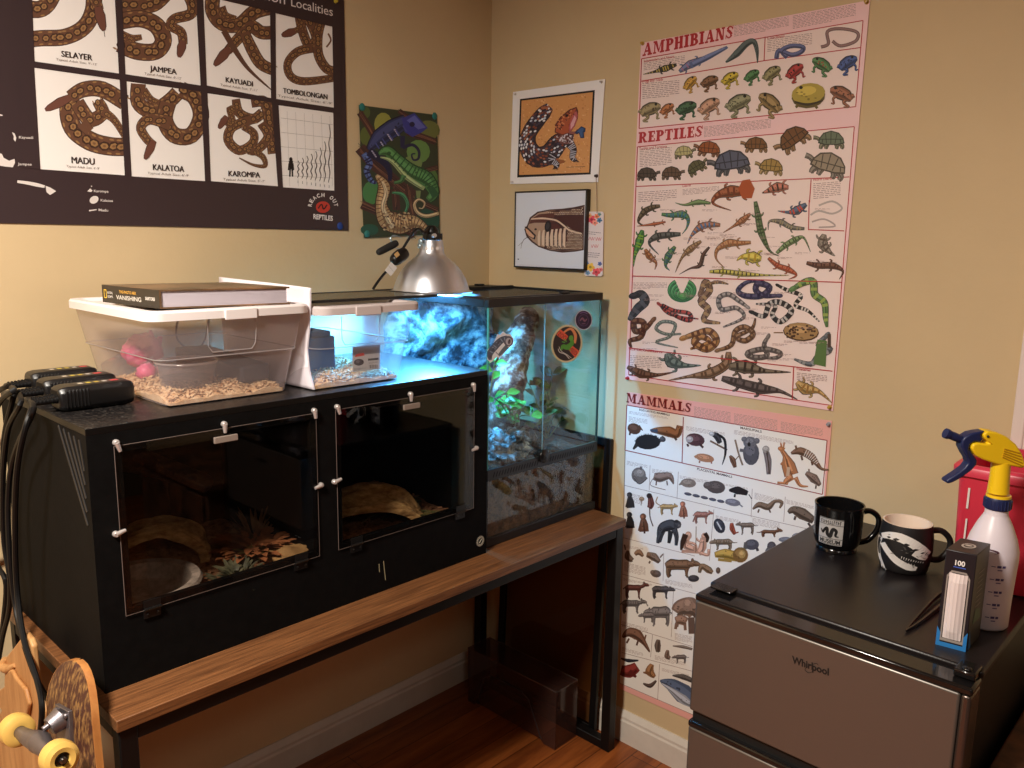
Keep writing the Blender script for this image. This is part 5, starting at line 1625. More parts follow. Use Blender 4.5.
def cork(name, c, L, W, H, th, seed, label, rot=0, mat_=None):
    mb = MB()
    n, m_ = 34, 22
    R_ = Matrix.Rotation(rot, 3, 'Z')

    def f(u, v, o):
        a = pi * v
        k = 1 + .12 * noise.fractal(V((u * 4, v * 3, seed)), 1, 2, 4)
        q = V(((u - .5) * L + .01 * noise.noise(V((v * 5, seed, u))), -cos(a) * (W / 2 - o) * k, sin(a) * (H - o) * k * (1 + .15 * sin(u * 5 + seed))))
        return V(c) + R_ @ q
    ro, ri = [], []
    vs = []
    for j in range(m_ + 1):
        for i in range(n + 1):
            vs.append(f(i / n, j / m_, 0))
    N0 = len(vs)
    for j in range(m_ + 1):
        for i in range(n + 1):
            vs.append(f(i / n, j / m_, th))
    fs = []
    g = lambda i, j, o=0: o + j * (n + 1) + i
    for j in range(m_):
        for i in range(n):
            fs.append((g(i, j), g(i + 1, j), g(i + 1, j + 1), g(i, j + 1)))
            fs.append((g(i, j + 1, N0), g(i + 1, j + 1, N0), g(i + 1, j, N0), g(i, j, N0)))
        fs.append((g(0, j + 1), g(0, j + 1, N0), g(0, j, N0), g(0, j)))
        fs.append((g(n, j), g(n, j, N0), g(n, j + 1, N0), g(n, j + 1)))
    for i in range(n):
        fs.append((g(i, 0), g(i, 0, N0), g(i + 1, 0, N0), g(i + 1, 0)))
        fs.append((g(i + 1, m_), g(i + 1, m_, N0), g(i, m_, N0), g(i, m_)))
    mb.add(vs, fs)
    o = mb.build(name, mat_, angle=70)
    tag(o, label, 'hide')


M_CORK = mat('cork_bark', (150, 112, 66), rough=.85, col2=(226, 184, 122), vscale=35, bump=.6, bscale=50, stretch=(1, 1, 2.5))
c_ = at(160, 540, 1, -.24)
cork('cork_hide', (c_.x, -.225, FL + .082), .12, .20, .078, .018, 1.3, 'arched tan cork bark hide behind the grey dish in the left compartment', radians(67), M_CORK)
c_ = at(368, 500, 1, -.33)
cork('cork_hide', (c_.x, -.34, FL + .070), .13, .25, .085, .022, 4.2, 'flat brown cork slab hide in the right compartment', radians(57), M_CORK)
mb = MB()
c_ = at(290, 541, 1, -.43)
mb.blob((c_.x - .004, -.43, FL + .090), .050, (1.0, .9, .55), .25, 1.8, 28, 16, 3)
tag(mb.build('rock', mat('tan_rock', (150, 112, 68), rough=.8, col2=(186, 146, 92), vscale=20, bump=.4, bscale=30)), 'smooth tan rock at the right of the left compartment', 'rock')


def leafy(name, c, n, L, W, spread, m_, label, cat, seed=1, droop=.3, up=.6, stemmat=None, parent=None, curl=.2):
    r = random.Random(seed)
    root = thing(name, label, cat, c)
    lf = MB(); st = MB()
    for i in range(n):
        a = r.uniform(0, 2 * pi)
        base = V(c) + V((cos(a), sin(a), 0)) * r.uniform(0, spread) + V((0, 0, r.uniform(.003, .03)))
        d = V((cos(a), sin(a), r.uniform(up * .5, up * 1.6))).normalized()
        l = L * r.uniform(.6, 1.15)
        side = d.cross(V((0, 0, 1))).normalized() * W * r.uniform(.7, 1.1)
        nn = side.normalized().cross(d)
        pts = []
        for k, (w_, h_) in enumerate(((.15, 0), (.8, .1), (1, .12), (.75, .05), (.08, -.12))):
            p = base + d * l * k / 4 - V((0, 0, 1)) * droop * l * (k / 4) ** 2
            pts.append((p - side * w_ / 2 + nn * curl * W * w_ * .5, p, p + side * w_ / 2 + nn * curl * W * w_ * .5))
        vs = [q for tri in pts for q in tri]
        fs = []
        for k in range(4):
            for s_ in (0, 1):
                fs.append((k * 3 + s_, k * 3 + s_ + 1, k * 3 + s_ + 4, k * 3 + s_ + 3))
        lf.add(vs, fs)
        st.tube([V(c) + V((0, 0, .001)), (V(c) + base) / 2 + V((0, 0, .004)), base], .0012, 5)
    lf.build('foliage', m_, root)
    st.build('stem', stemmat or mat('plant_stem', (110, 96, 50), rough=.6), root)
    return root


M_DKLEAF = mat('dark_leaf', (58, 60, 44), rough=.6, col2=(104, 100, 74), vscale=40)
c_ = at(236, 566, 1, -.46)
leafy('dark_plant', (c_.x, -.46, FL + .075), 150, .038, .009, .045, M_DKLEAF, 'dark green leafy artificial plant in front of the cork in the left compartment', 'plant', 3, up=.9)
c_ = at(252, 535, 1, -.36)
leafy('dry_leaves', (c_.x, -.36, FL + .085), 130, .05, .020, .065, mat('dry_leaf', (140, 82, 48), rough=.7, col2=(176, 110, 66), vscale=30), 'heap of reddish dry leaves and twigs beside the tan rock', 'leaves', 8, up=.5)
c_ = at(255, 520, 1, -.30)
leafy('twig_plant', (c_.x, -.30, FL + .085), 24, .085, .008, .02, mat('dry_twig', (126, 92, 60), rough=.8), 'spiky dry twigs standing up at the back of the left compartment', 'twigs', 12, up=1.2, droop=.1)
# slanting branch at the back
mb = MB()
mb.tube([(-1.36, -.20, 1.09), (-1.25, -.16, 1.04), (-1.14, -.12, .98), (-1.05, -.11, .93)], [.028, .03, .026, .02], 12)
tag(mb.build('branch', mat('brown_branch', (86, 54, 38), rough=.85, var=.3, vscale=30, bump=.5)), 'thick brown branch slanting across the back of the left compartment', 'branch')
# ferns in the right compartment


def fern(name, c, fronds, L, m_, label, seed):
    r = random.Random(seed)
    root = thing(name, label, 'plant', c)
    st, lf = MB(), MB()
    for i in range(fronds):
        a = r.uniform(-.3, pi * .6) if i % 2 else r.uniform(pi * .9, pi * 1.7)
        P = []
        for k in range(9):
            u = k / 8
            P.append(V(c) + V((cos(a), sin(a), 0)) * L * u + V((0, 0, L * .9 * u - L * .75 * u * u)))
        st.tube(P, .0011, 5)
        Q, _ = catmull(P, [1] * 9, 3)
        for k in range(2, len(Q) - 1):
            d = (Q[k + 1] - Q[k - 1]).normalized()
            s_ = d.cross(V((0, 0, 1))).normalized()
            w_ = .017 * (1 - (k / len(Q)) ** 2) + .003
            for sg in (1, -1):
                e = Q[k] + (s_ * sg + d * .5 - V((0, 0, .2))).normalized() * w_
                lf.add([Q[k] - d * .0018, Q[k] + d * .0018, e], [(0, 1, 2)])
    lf.build('frond', m_, root)
    st.build('stem', MATS['plant_stem'], root)


M_FERN = mat('fern_leaf', (50, 64, 40), rough=.6, col2=(84, 100, 62), vscale=30)
c_ = at(408, 505, 1, -.38)
fern('fern', (c_.x, -.39, FL + .07), 9, .13, M_FERN, 'dark green fern sprigs growing beside the cork slab', 5)
fern('fern', (-.64, -.36, FL + .07), 7, .09, M_FERN, 'small dark fern near the right hinge of the right compartment', 9)
# ================================================================ glass terrarium in the corner
GX0, GX1, GY0, GY1 = -.506, -.050, -.507, -.050
GZ1 = 1.371
TK = thing('glass_terrarium', 'tall glass terrarium with black frame and stickers in the corner of the table', 'terrarium', ((GX0 + GX1) / 2, (GY0 + GY1) / 2, TZ))
M_PL = mat('frame_plastic', (20, 19, 20), rough=.38)
M_GL = glass('clear_glass', (248, 253, 250), gloss=1)
M_GLE = mat('glass_edge', (70, 150, 140), rough=.15)


def ring(x0, x1, y0, y1, z0, z1, w, name, m=M_PL, parent=TK, bev=.002):
    mb = MB()
    mb.box((x0, y0, z0), (x1, y0 + w, z1)); mb.box((x0, y1 - w, z0), (x1, y1, z1)); mb.box((x0, y0 + w, z0), (x0 + w, y1 - w, z1)); mb.box((x1 - w, y0 + w, z0), (x1, y1 - w, z1))
    return mb.build(name, m, parent, bev=bev)


ring(GX0, GX1, GY0, GY1, TZ, TZ + .024, .018, 'base_frame')
MB().box((GX0 + .018, GY0 + .018, TZ + .002), (GX1 - .018, GY1 - .018, TZ + .010)).build('base_plate', M_PL, TK)
ring(GX0 - .001, GX1 + .001, GY0 - .002, GY1, GZ1 - .022, GZ1 - .001, .016, 'top_frame')
ring(GX0 + .012, GX1 - .012, GY0 + .014, GY1 - .06, GZ1 - .008, GZ1 + .001, .014, 'lid_frame')
mb = MB()
mb.box((GX0 + .02, (GY0 + GY1) / 2 + .10, GZ1 - .006), (GX1 - .02, (GY0 + GY1) / 2 + .112, GZ1 + .004))
mb.build('cross_bar', M_PL, TK, bev=.0015)
for x in (GX0 + .1, GX1 - .1):
    MB().box((x - .014, GY1 - .068, GZ1), (x + .014, GY1 - .050, GZ1 + .007)).build('lid_hinge', M_PL, TK, bev=.0015)
MB().box((GX1 - .16, GY0 + .012, GZ1), (GX1 - .13, GY0 + .026, GZ1 + .005)).build('lid_clip', M_PL, TK, bev=.0015)
MB().box((GX0 + .025, GY0 + .027, GZ1 - .0035), (GX1 - .025, GY1 - .073, GZ1 - .0025)).build('mesh_screen', glass('wire_mesh', (232, 232, 232), gloss=.25, haze=.28, hazecol=(200, 200, 200)), TK, smooth=False)
MB().box((GX0 + .02, GY1 - .058, GZ1 - .012), (GX1 - .02, GY1 - .014, GZ1 - .003)).build('cable_cover', M_PL, TK)
# panes
for x, nm in ((GX0 + .001, 'side_pane'), (GX1 - .005, 'side_pane')):
    MB().box((x, GY0 + .008, TZ + .020), (x + .004, GY1 - .004, GZ1 - .020)).build(nm, M_GL, TK, smooth=False)
VZ0, VZ1 = .907, .936
MB().box((GX0 + .006, GY0 + .004, TZ + .02), (GX1 - .006, GY0 + .008, VZ0)).build('lower_pane', M_GL, TK, smooth=False)
mid = at(544, 400, 1, GY0)[0]
for a, b in ((GX0 + .006, mid - .0008), (mid + .0008, GX1 - .003)):
    d_ = MB().box((a, GY0 + .001, VZ1 + .001), (b, GY0 + .005, GZ1 - .021)).build('front_door', M_GL, TK, smooth=False)
MB().box((mid - .0007, GY0 + .001, VZ1), (mid + .0007, GY0 + .005, GZ1 - .021)).build('door_gap', mat('gap_seal', (120, 135, 130), rough=.3), TK)
for x in (GX0 + .001, GX1 - .0045):
    MB().box((x, GY0 + .0, VZ1), (x + .0035, GY0 + .006, GZ1 - .02)).build('glass_edge', M_GLE if x < -.3 else mat('shaded_glass_edge', (40, 66, 60), rough=.15), TK)  # same glass; the right edge's shade is painted as a darker colour
MB().box((GX0 + .0, GY0 - .0005, TZ + .02), (GX0 + .004, GY0 + .004, VZ0)).build('corner_post', M_PL, TK)
# ventilation strip with slanted slots
vs_ = MB()
vs_.box((GX0 + .002, GY0 - .001, VZ0), (GX1 - .002, GY0 + .006, VZ1))
vo = vs_.build('vent_strip', mat('vent_strip', (38, 36, 36), rough=.4), TK)
sl = MB(); half = False
k = GX0 + .02
while k < GX1 - .02:
    if abs(k - mid) > .022:
        sl.add([(k, GY0 - .0014, VZ0 + .008), (k + .0035, GY0 - .0014, VZ0 + .008), (k + .009, GY0 - .0014, VZ1 - .008), (k + .0055, GY0 - .0014, VZ1 - .008)], [(0, 1, 2, 3)])
    k += .0105
    if k > mid and sl is not None and not half:
        sl.build('slot_row', mat('slot_black', (4, 4, 4), rough=.9), vo, smooth=False)
        sl = MB(); half = True
sl.build('slot_row', mat('slot_black', (4, 4, 4), rough=.9), vo, smooth=False)
lk = MB()
lk.lathe([(0, 0), (.019, 0), (.019, .007), (.015, .010), (0, .011)], seg=28, M=Matrix.Translation((mid, GY0 - .001, VZ1 + .001)) @ Matrix.Rotation(pi / 2, 4, 'X'))
lk.box((mid - .017, GY0 - .010, VZ1 - .012), (mid + .017, GY0, VZ1))
lk.lathe([(0, 0), (.006, 0), (.006, .004), (0, .005)], seg=16, M=Matrix.Translation((mid, GY0 - .009, VZ1 - .006)) @ Matrix.Rotation(pi / 2, 4, 'X'))
lk.build('door_lock', mat('lock_black', (14, 13, 14), rough=.3), TK, bev=.001)
# moulded rock background on the back wall
mb = MB()


def bg(u, v):
    x, z = GX0 + .008 + (GX1 - GX0 - .016) * u, TZ + .03 + (GZ1 - TZ - .055) * v
    h = noise.fractal(V((x * 5, z * 9, 3.1)), .9, 2.1, 6) * .5
    ledge = max(0, sin(z * 17 + 3 * noise.noise(V((x * 4, z * 2, 1))) + x * 6)) ** 2
    return V((x, GY1 - .012 - .030 * max(0, h + .5) - .045 * ledge * (1 - .3 * v) - .012 * abs(noise.noise(V((x * 22, z * 30, 2)))), z))


mb.grid(bg, 90, 120)


def rockmat(name, a, b, c, sc, rough=.85):
    mt, nt, out = new_mat(name)
    p = nd(nt, 'ShaderNodeBsdfPrincipled'); p.inputs['Roughness'].default_value = rough
    tc = nd(nt, 'ShaderNodeTexCoord'); nz = nd(nt, 'ShaderNodeTexNoise'); nz.inputs['Scale'].default_value = sc; nz.inputs['Detail'].default_value = 9; nz.inputs['Roughness'].default_value = .7; nz.inputs['Distortion'].default_value = .25
    nt.links.new(tc.outputs['Object'], nz.inputs['Vector'])
    cr = nd(nt, 'ShaderNodeValToRGB')
    e = cr.color_ramp.elements
    e[0].position = .42; e[0].color = (*lin(a), 1)
    e[1].position = .62; e[1].color = (*lin(c), 1)
    q = e.new(.5); q.color = (*lin(b), 1)
    nt.links.new(nz.outputs['Fac'], cr.inputs['Fac']); nt.links.new(cr.outputs['Color'], p.inputs['Base Color'])
    bp = nd(nt, 'ShaderNodeBump'); bp.inputs['Strength'].default_value = .5; bp.inputs['Distance'].default_value = .006
    nt.links.new(nz.outputs['Fac'], bp.inputs['Height']); nt.links.new(bp.outputs[0], p.inputs['Normal'])
    nt.links.new(p.outputs[0], out.inputs[0]); MATS[name] = mt
    return mt


mb.build('rock_background', rockmat('foam_rock', (16, 26, 42), (96, 116, 134), (240, 242, 240), 16), TK, angle=80)

# stickers on the front glass
SY = GY0 - .0006


def stk(T_):
    return Sheet(1, SY, T_, 8e-6)


S = stk((480, 280, 6.4))
S.ell(555, 408, 100, 122, 10, (222, 206, 158), 30); S.ell(556, 408, 88, 110, 10, (44, 30, 28), 30)
S.rib([(530, 340), (580, 312), (610, 352), (606, 405)], [10, 16, 20, 14], (236, 150, 96))
S.poly([(515, 315), (565, 360), (545, 392), (488, 350)], (232, 92, 60)); S.poly([(585, 415), (636, 455), (610, 498), (560, 440)], (232, 92, 60))
S.text('ZOO', (496, 352), (544, 386), 26, (96, 24, 20), .0, (.5, -.9)); S.text('MED', (566, 446), (612, 486), 26, (96, 24, 20), .0, (.55, -.85))
S.rib([(575, 370), (590, 400), (560, 430), (530, 425), (520, 450)], [14, 26, 34, 24, 8], (84, 160, 50)); S.ell(583, 372, 14, 18, 10, (100, 176, 60)); S.rib([(545, 400), (525, 395)], 7, (84, 160, 50)); S.rib([(570, 440), (578, 455)], 7, (84, 160, 50)); S.rib([(555, 395), (535, 378)], 7, (84, 160, 50))
S.rib([(500, 440), (510, 462), (545, 475), (572, 505)], [4, 5, 6, 4], (214, 206, 196)); S.rib([(505, 425), (520, 455), (560, 480), (585, 500)], [3, 4, 4, 3], (214, 206, 196))
S.mb.build('oval_sticker', M_PRINT, TK, smooth=False)
S = stk((480, 280, 6.4))
S.ell(663, 256, 56, 64, 0, (214, 206, 210), 26); S.ell(663, 256, 51, 59, 0, (44, 28, 62), 26); S.ell(663, 258, 33, 38, 0, (104, 76, 130), 22); S.ell(663, 258, 30, 35, 0, (44, 28, 62), 22)
S.rib([(640, 262), (655, 245), (670, 262), (685, 248)], [6, 12, 12, 5], (140, 96, 120)); S.rib([(652, 280), (675, 278)], 8, (110, 80, 110)); S.rib([(640, 214), (663, 207), (688, 216)], 6, (120, 94, 150))
S.mb.build('round_sticker', M_PRINT, TK, smooth=False)
S = stk((480, 280, 6.4))
o_ = [(112, 345), (128, 350), (148, 328), (168, 345), (196, 348), (215, 375), (212, 410), (190, 430), (165, 455), (135, 490), (118, 500), (108, 492), (68, 530), (46, 508), (48, 448), (80, 410), (98, 380)]
S.poly(o_, (238, 240, 246)); S.rib([(66, 512), (64, 470), (96, 425), (138, 385), (175, 372)], [18, 40, 46, 40, 34], (84, 94, 112)); S.rib([(120, 484), (150, 450), (175, 425)], [16, 26, 30], (108, 120, 134)); S.ell(182, 392, 30, 34, 0, (96, 96, 112)); S.ell(184, 394, 20, 24, 0, (190, 188, 198)); S.ell(187, 396, 9, 14, 10, (96, 84, 98))
S.bands([(64, 480), (96, 425), (138, 385), (160, 376)], [24, 26, 24, 20], 20, 6, (150, 166, 190)); S.ell(118, 400, 8, 14, 30, (70, 74, 90)); S.ell(84, 446, 7, 14, 30, (70, 74, 90)); S.ell(68, 490, 8, 8, 0, (80, 66, 80)); S.ell(190, 385, 6, 6, 0, (60, 50, 60)); S.rib([(120, 480), (100, 460)], 6, (150, 150, 160))
S.mb.build('gecko_sticker', M_PRINT, TK, smooth=False)

# substrate
SZ = .912
mb = MB()


def sub_(u, v):
    x, y = GX0 + .007 + (GX1 - GX0 - .014) * u, GY0 + .010 + (GY1 - GY0 - .05) * v
    return V((x, y, SZ + .012 * noise.fractal(V((x * 12, y * 12, 8)), 1, 2, 4) + .022 * v))


n0 = 40
mb.grid(sub_, n0, n0)
# front and side faces down to the tray
fr_ = [sub_(i / n0, 0) for i in range(n0 + 1)]
mb.add(fr_ + [V((p.x, p.y, TZ + .012)) for p in fr_], [(i, n0 + 1 + i, n0 + 2 + i, i + 1) for i in range(n0)])
for uu in (0, 1):
    sd = [sub_(uu, j / n0) for j in range(n0 + 1)]
    mb.add(sd + [V((p.x, p.y, TZ + .012)) for p in sd], [(i, i + 1, n0 + 2 + i, n0 + 1 + i) for i in range(n0)])
r = random.Random(4)
for _ in range(900):
    u, v = r.random(), r.random()
    p = sub_(u, v) + V((0, 0, .002)); d = V((r.uniform(-1, 1), r.uniform(-1, 1), r.uniform(-.3, .3))).normalized() * r.uniform(.003, .012); e = V((-d.y, d.x, 0)) * .4
    p.x = min(max(p.x, GX0 + .02), GX1 - .02); p.y = max(p.y, GY0 + .022)
    mb.add([p - d - e, p + d - e, p + d + e, p - d + e], [(0, 1, 2, 3)])
tag(mb.build('terrarium_soil', mat('forest_soil', (52, 32, 22), rough=.9, col2=(112, 76, 52), vscale=55, bump=.6, bscale=120), kind='stuff'), 'deep brown soil filling the bottom of the glass terrarium', 'soil')

# cork branch rising to the top right
M_BARK = rockmat('pale_bark', (74, 44, 34), (128, 92, 74), (214, 204, 196), 26)


def log(name, pts, rad, seed, label, cat, m_, amp=.28, seg=22):
    P, rr = catmull([V(p) for p in pts], rad, 8)
    mb = MB()
    rings = []
    up = None
    for i, p in enumerate(P):
        t_ = (P[min(i + 1, len(P) - 1)] - P[max(i - 1, 0)]).normalized()
        up = (t_.orthogonal() if up is None else up - t_ * up.dot(t_)).normalized()
        q = t_.cross(up)
        ring_ = []
        for k in range(seg):
            a = 2 * pi * k / seg
            d = up * cos(a) + q * sin(a)
            h = 1 + amp * noise.fractal(V((d.x * 2.2 + seed, d.y * 2.2, d.z * 2.2)) + p * 26, 1, 2, 4)
            ring_.append(p + d * rr[i] * h)
        rings.append(ring_)
    mb.loft(rings)
    return tag(mb.build(name, m_, angle=70), label, cat)


log('cork_branch', [at(496, 444, 1, -.30), at(505, 405, 1, -.30), at(512, 368, 1, -.29), at(520, 340, 1, -.27), at(527, 320, 1, -.24), at(531, 312, 1, -.235)], [.058, .05, .044, .042, .036, .026], 2, 'thick pale and brown cork branch standing in the glass terrarium', 'branch', M_BARK)
mb = MB()
c = at(504, 446, 1, -.40)
mb.blob((c.x, c.y, .945), .062, (1.25, .95, .80), .45, 2.2, 40, 26, 9)
tag(mb.build('stone', rockmat('white_stone', (50, 52, 50), (140, 146, 144), (235, 238, 236), 38)), 'rough grey and white rock at the left front of the glass terrarium', 'rock')
log('cork_chunk', [at(521, 440, 1, -.36), at(526, 437, 1, -.34), at(531, 437, 1, -.32)], [.028, .032, .018], 5, 'small brown bark chunk beside the white rock in the terrarium', 'bark', MATS['pale_bark'], .3, 16)


def leaf(mb, base, d, L, W, nrm_, droop=.15):
    side = d.cross(nrm_).normalized()
    nn = side.cross(d).normalized()
    pts = []
    for k, (w_, h_) in enumerate(((.10, 0), (.62, .05), (1, .06), (.95, .02), (.55, -.04), (.04, -.10))):
        p = base + d * L * k / 5 - V((0, 0, 1)) * droop * L * (k / 5) ** 2
        pts += [p - side * W * w_ / 2 + nn * W * w_ * .18, p, p + side * W * w_ / 2 + nn * W * w_ * .18]
    mb.add(pts, [(k * 3 + s_, k * 3 + s_ + 1, k * 3 + s_ + 4, k * 3 + s_ + 3) for k in range(5) for s_ in (0, 1)])


def sprig(name, label, loc, stems, m_, seed, L=.045, W=.03):
    r = random.Random(seed)
    root = thing(name, label, 'plant', loc)
    st, lf = MB(), MB()
    for pts, leaves in stems:
        P, _ = catmull([V(p) for p in pts], [1] * len(pts), 5)
        st.tube([V(p) for p in pts], .0016, 6)
        for f, az, el in leaves:
            i = min(int(f * (len(P) - 1)), len(P) - 1)
            d = V((cos(az) * cos(el), sin(az) * cos(el), sin(el)))
            nn = (CP - P[i]).normalized() * .8 + V((r.uniform(-.5, .5), r.uniform(-.5, .5), .7))
            leaf(lf, P[i] + d * .003, d, L * r.uniform(.8, 1.2), W * r.uniform(.8, 1.2), nn.normalized())
    lf.build('leaves', m_, root)
    st.build('stem', mat('green_stem', (120, 128, 70), rough=.6), root)
    return root


M_LEAF = mat('green_leaf', (52, 130, 40), rough=.4, col2=(98, 176, 62), vscale=30)
M_LEAF2 = mat('olive_leaf', (58, 92, 44), rough=.45, col2=(104, 122, 60), vscale=30)
r = random.Random(21)
Y = -.40
b0 = at(512, 424, 1, Y)
st_ = []
for px, py in ((494, 398), (503, 401), (513, 402), (523, 408), (530, 416), (497, 412), (508, 415), (518, 420), (505, 392)):
    e = at(px, py, 1, Y + r.uniform(-.04, .03))
    st_.append(([b0, (b0 + e) / 2 + V((0, 0, .012)), e], [(.75, r.uniform(0, 6.28), r.uniform(-.2, .6)), (.9, r.uniform(0, 6.28), r.uniform(0, .6)), (1, r.uniform(0, 6.28), r.uniform(.0, .8)), (1, r.uniform(0, 6.28), r.uniform(-.3, .3))]))
sprig('leafy_plant', 'bright green low leafy plant behind the white rock in the terrarium', (b0.x, b0.y, SZ + .01), st_, M_LEAF, 2, .038, .024)
b1 = at(547, 440, 1, -.34)
st_ = []
for pts in ([(547, 440), (543, 420), (540, 405)], [(547, 440), (546, 420), (549, 395), (552, 375)], [(547, 440), (540, 415), (533, 392), (525, 378)], [(547, 440), (553, 418), (562, 405)], [(547, 440), (549, 410), (543, 385)], [(547, 440), (558, 425), (568, 412)], [(547, 440), (541, 432), (536, 425)]):
    P = [at(px, py, 1, -.34 + .02 * (i - 1)) for i, (px, py) in enumerate(pts)]
    P[0] = b1
    st_.append((P, [(f, r.uniform(0, 6.28), r.uniform(-.2, .8)) for f in (.6, .8, .95, 1, 1)]))
sprig('leafy_plant', 'taller green and olive leafy plant at the right of the glass terrarium', (b1.x, b1.y, SZ + .005), st_, M_LEAF2, 5, .050, .027)
b2 = at(489, 400, 1, -.43)
sprig('leafy_plant', 'green sprig at the left corner of the glass terrarium behind the gecko sticker', (b2.x, b2.y, b2.z), [([b2, at(492, 380, 1, -.43), at(495, 362, 1, -.43)], [(.5, .3, .5), (.7, 2.5, .4), (.9, 5, .3), (1, 1, .9), (1, 3.6, .2)])], M_LEAF, 7, .045, .026)

# blue daylight bulb in the dome over the terrarium's left edge
DC = V((-.497, -.285, GZ1 + .004))
light('dome_bulb_light', 'POINT', (DC.x + .008, DC.y, GZ1 + .050), LP_BULB, (.08, .44, 1.0), shadow_soft_size=.024)
DL = thing('dome_lamp', 'brushed aluminium dome clamp lamp resting on the terrarium top', 'lamp', DC)
M_ALU = mat('spun_aluminium', (222, 224, 230), rough=.33, metal=.9, var=0, bump=.05, bscale=30, stretch=(1, 1, 60))
out_ = [(.107, .0), (.109, .003), (.100, .006), (.097, .016), (.090, .036), (.078, .057), (.062, .075), (.047, .087), (.039, .094), (.034, .101), (.032, .112), (.0305, .130), (.030, .134)]
inn = [(r_ - .0012, z) for r_, z in out_[::-1]]
dm = MB().lathe_open(out_ + inn, c=DC, seg=64)
dm.build('dome_shade', M_ALU, DL, angle=50)
hb = MB()
for a in range(4):
    an = radians(205 + a * 26)
    M_ = Matrix.Translation(DC + V((.0318 * cos(an), .0318 * sin(an), .114))) @ V((cos(an), sin(an), 0)).to_track_quat('Z', 'Y').to_matrix().to_4x4()
    hb.lathe([(0, 0), (.0045, 0), (.0045, .0006), (0, .0006)], seg=14, M=M_)
hb.build('cooling_hole', mat('hole_glow', (236, 226, 220), rough=.4), DL)  # pale discs; bulb light through the holes put in as colour
M_BK = mat('bakelite', (18, 16, 16), rough=.35)
so = MB().lathe([(0, .128), (.021, .128), (.023, .134), (.023, .150), (.019, .154), (.019, .160), (.013, .168), (.009, .172), (0, .173)], c=DC, seg=28)
so.box(DC + V((-.012, -.030, .136)), DC + V((.012, -.018, .152)))
so.build('socket', M_BK, DL)
sb_ = MB()
sb_.tube([DC + V((-.016, -.028, .146)), DC + V((-.019, -.036, .147))], [.006, .005], 10, smooth=False)
sb_.build('switch_button', M_NICK, DL)
wn = MB()
pw = DC + V((-.034, -.004, .128))
wn.tube([pw, pw + V((.016, .002, .004))], .0022, 6, smooth=False)
wn.blob(pw - V((.006, 0, -.003)), .008, (.6, 1, 1.1), .2, 2, 12, 8); wn.blob(pw + V((-.010, .0, -.008)), .007, (.6, 1, 1), .2, 2, 12, 8)
wn.build('wing_nut', mat('zinc', (170, 190, 200), rough=.3, metal=.8), DL)
bl = MB().lathe([(0, .012), (.018, .02), (.027, .040), (.024, .062), (.014, .085), (.013, .11), (0, .111)], c=DC, seg=24)
bm, bnt, bout = new_mat('lit_bulb')
em = nd(bnt, 'ShaderNodeEmission'); em.inputs[0].default_value = (.55, .82, 1, 1); em.inputs[1].default_value = 14
bnt.links.new(em.outputs[0], bout.inputs[0])
bo = MB().lathe([(0, .062), (.014, .066), (.024, .080), (.022, .094), (.013, .108), (.012, .128), (0, .129)], c=DC, seg=24)
bo.build('bulb', bm, DL)
# cord from the socket, spring clamp and in-line switch hanging beside it
DY = DC.y - .02
pt = lambda x, y: at(360 + x / 7.31, 220 + y / 7.31, 1, DY)
cd = MB().tube([DC + V((0, 0, .170)), pt(470, 92), pt(435, 66), pt(395, 82), pt(350, 150), pt(310, 215)], .0035, 8)
cd.tube([pt(258, 318), pt(240, 330), pt(180, 390), pt(130, 452), pt(95, 505)], .0034, 8)
cd.build('cord', M_BK, DL)
sw = MB()
a, b = pt(330, 235), pt(245, 300)
d = (b - a)
sw.tube([a - d * .1, a, a + d * .3, a + d * .7, b, b + d * .12], [.007, .014, .017, .017, .013, .006], 12)
sw.build('cord_switch', M_BK, DL)
sd_ = Sheet(1, DY - .0185, (360, 220, 7.31))
sd_.poly([(248, 250), (275, 228), (292, 255), (265, 278)], (214, 170, 110))
sd_.mb.build('rating_label', M_PRINT, DL, smooth=False)
cl_ = MB()
a, b = pt(128, 240), pt(268, 168)
cl_.tube([a, a + (b - a) * .15, a + (b - a) * .8, b], [.006, .0085, .0095, .008], 10)
cl_.build('clamp_grip', mat('rubber', (24, 22, 22), rough=.7), DL)
wr = MB()
wr.tube([pt(262, 118), pt(235, 118), pt(222, 140), pt(240, 185), pt(262, 205), pt(300, 212)], .0014, 6)
wr.tube([pt(250, 205), pt(236, 160), pt(228, 128), pt(250, 112), pt(300, 128)], .0012, 6)
wr.build('clamp_wire', MATS['zinc'], DL)
S = Sheet(1, DY - .006, (360, 220, 7.31))
S.base([(360 + x / 7.31, 220 + y / 7.31) for x, y in ((228, 306), (272, 350), (226, 410), (182, 368))], .0006, (232, 226, 222))
for k in range(5):
    S.rib([(206 + k * 8, 352 + k * 9 - 16), (226 + k * 8 - 10, 338 + k * 9 + 2)], 2, (160, 150, 150), sm=False)
S.mb.build('paper_tag', M_PRINT, DL, smooth=False)
# ================================================================ storage bins on the enclosure
M_BIN = glass('bin_plastic', (250, 247, 247), gloss=.8, haze=.25, hazecol=(240, 228, 232), ior=1.4)
M_LID = mat('bin_lid', (240, 232, 230), rough=.4)


def rrect(x0, x1, y0, y1, z, r, n=5):
    out = []
    for cx, cy, a0 in ((x1 - r, y1 - r, 0), (x0 + r, y1 - r, 90), (x0 + r, y0 + r, 180), (x1 - r, y0 + r, 270)):
        for k in range(n + 1):
            a = radians(a0 + 90 * k / n)
            out.append(V((cx + r * cos(a), cy + r * sin(a), z)))
    return out


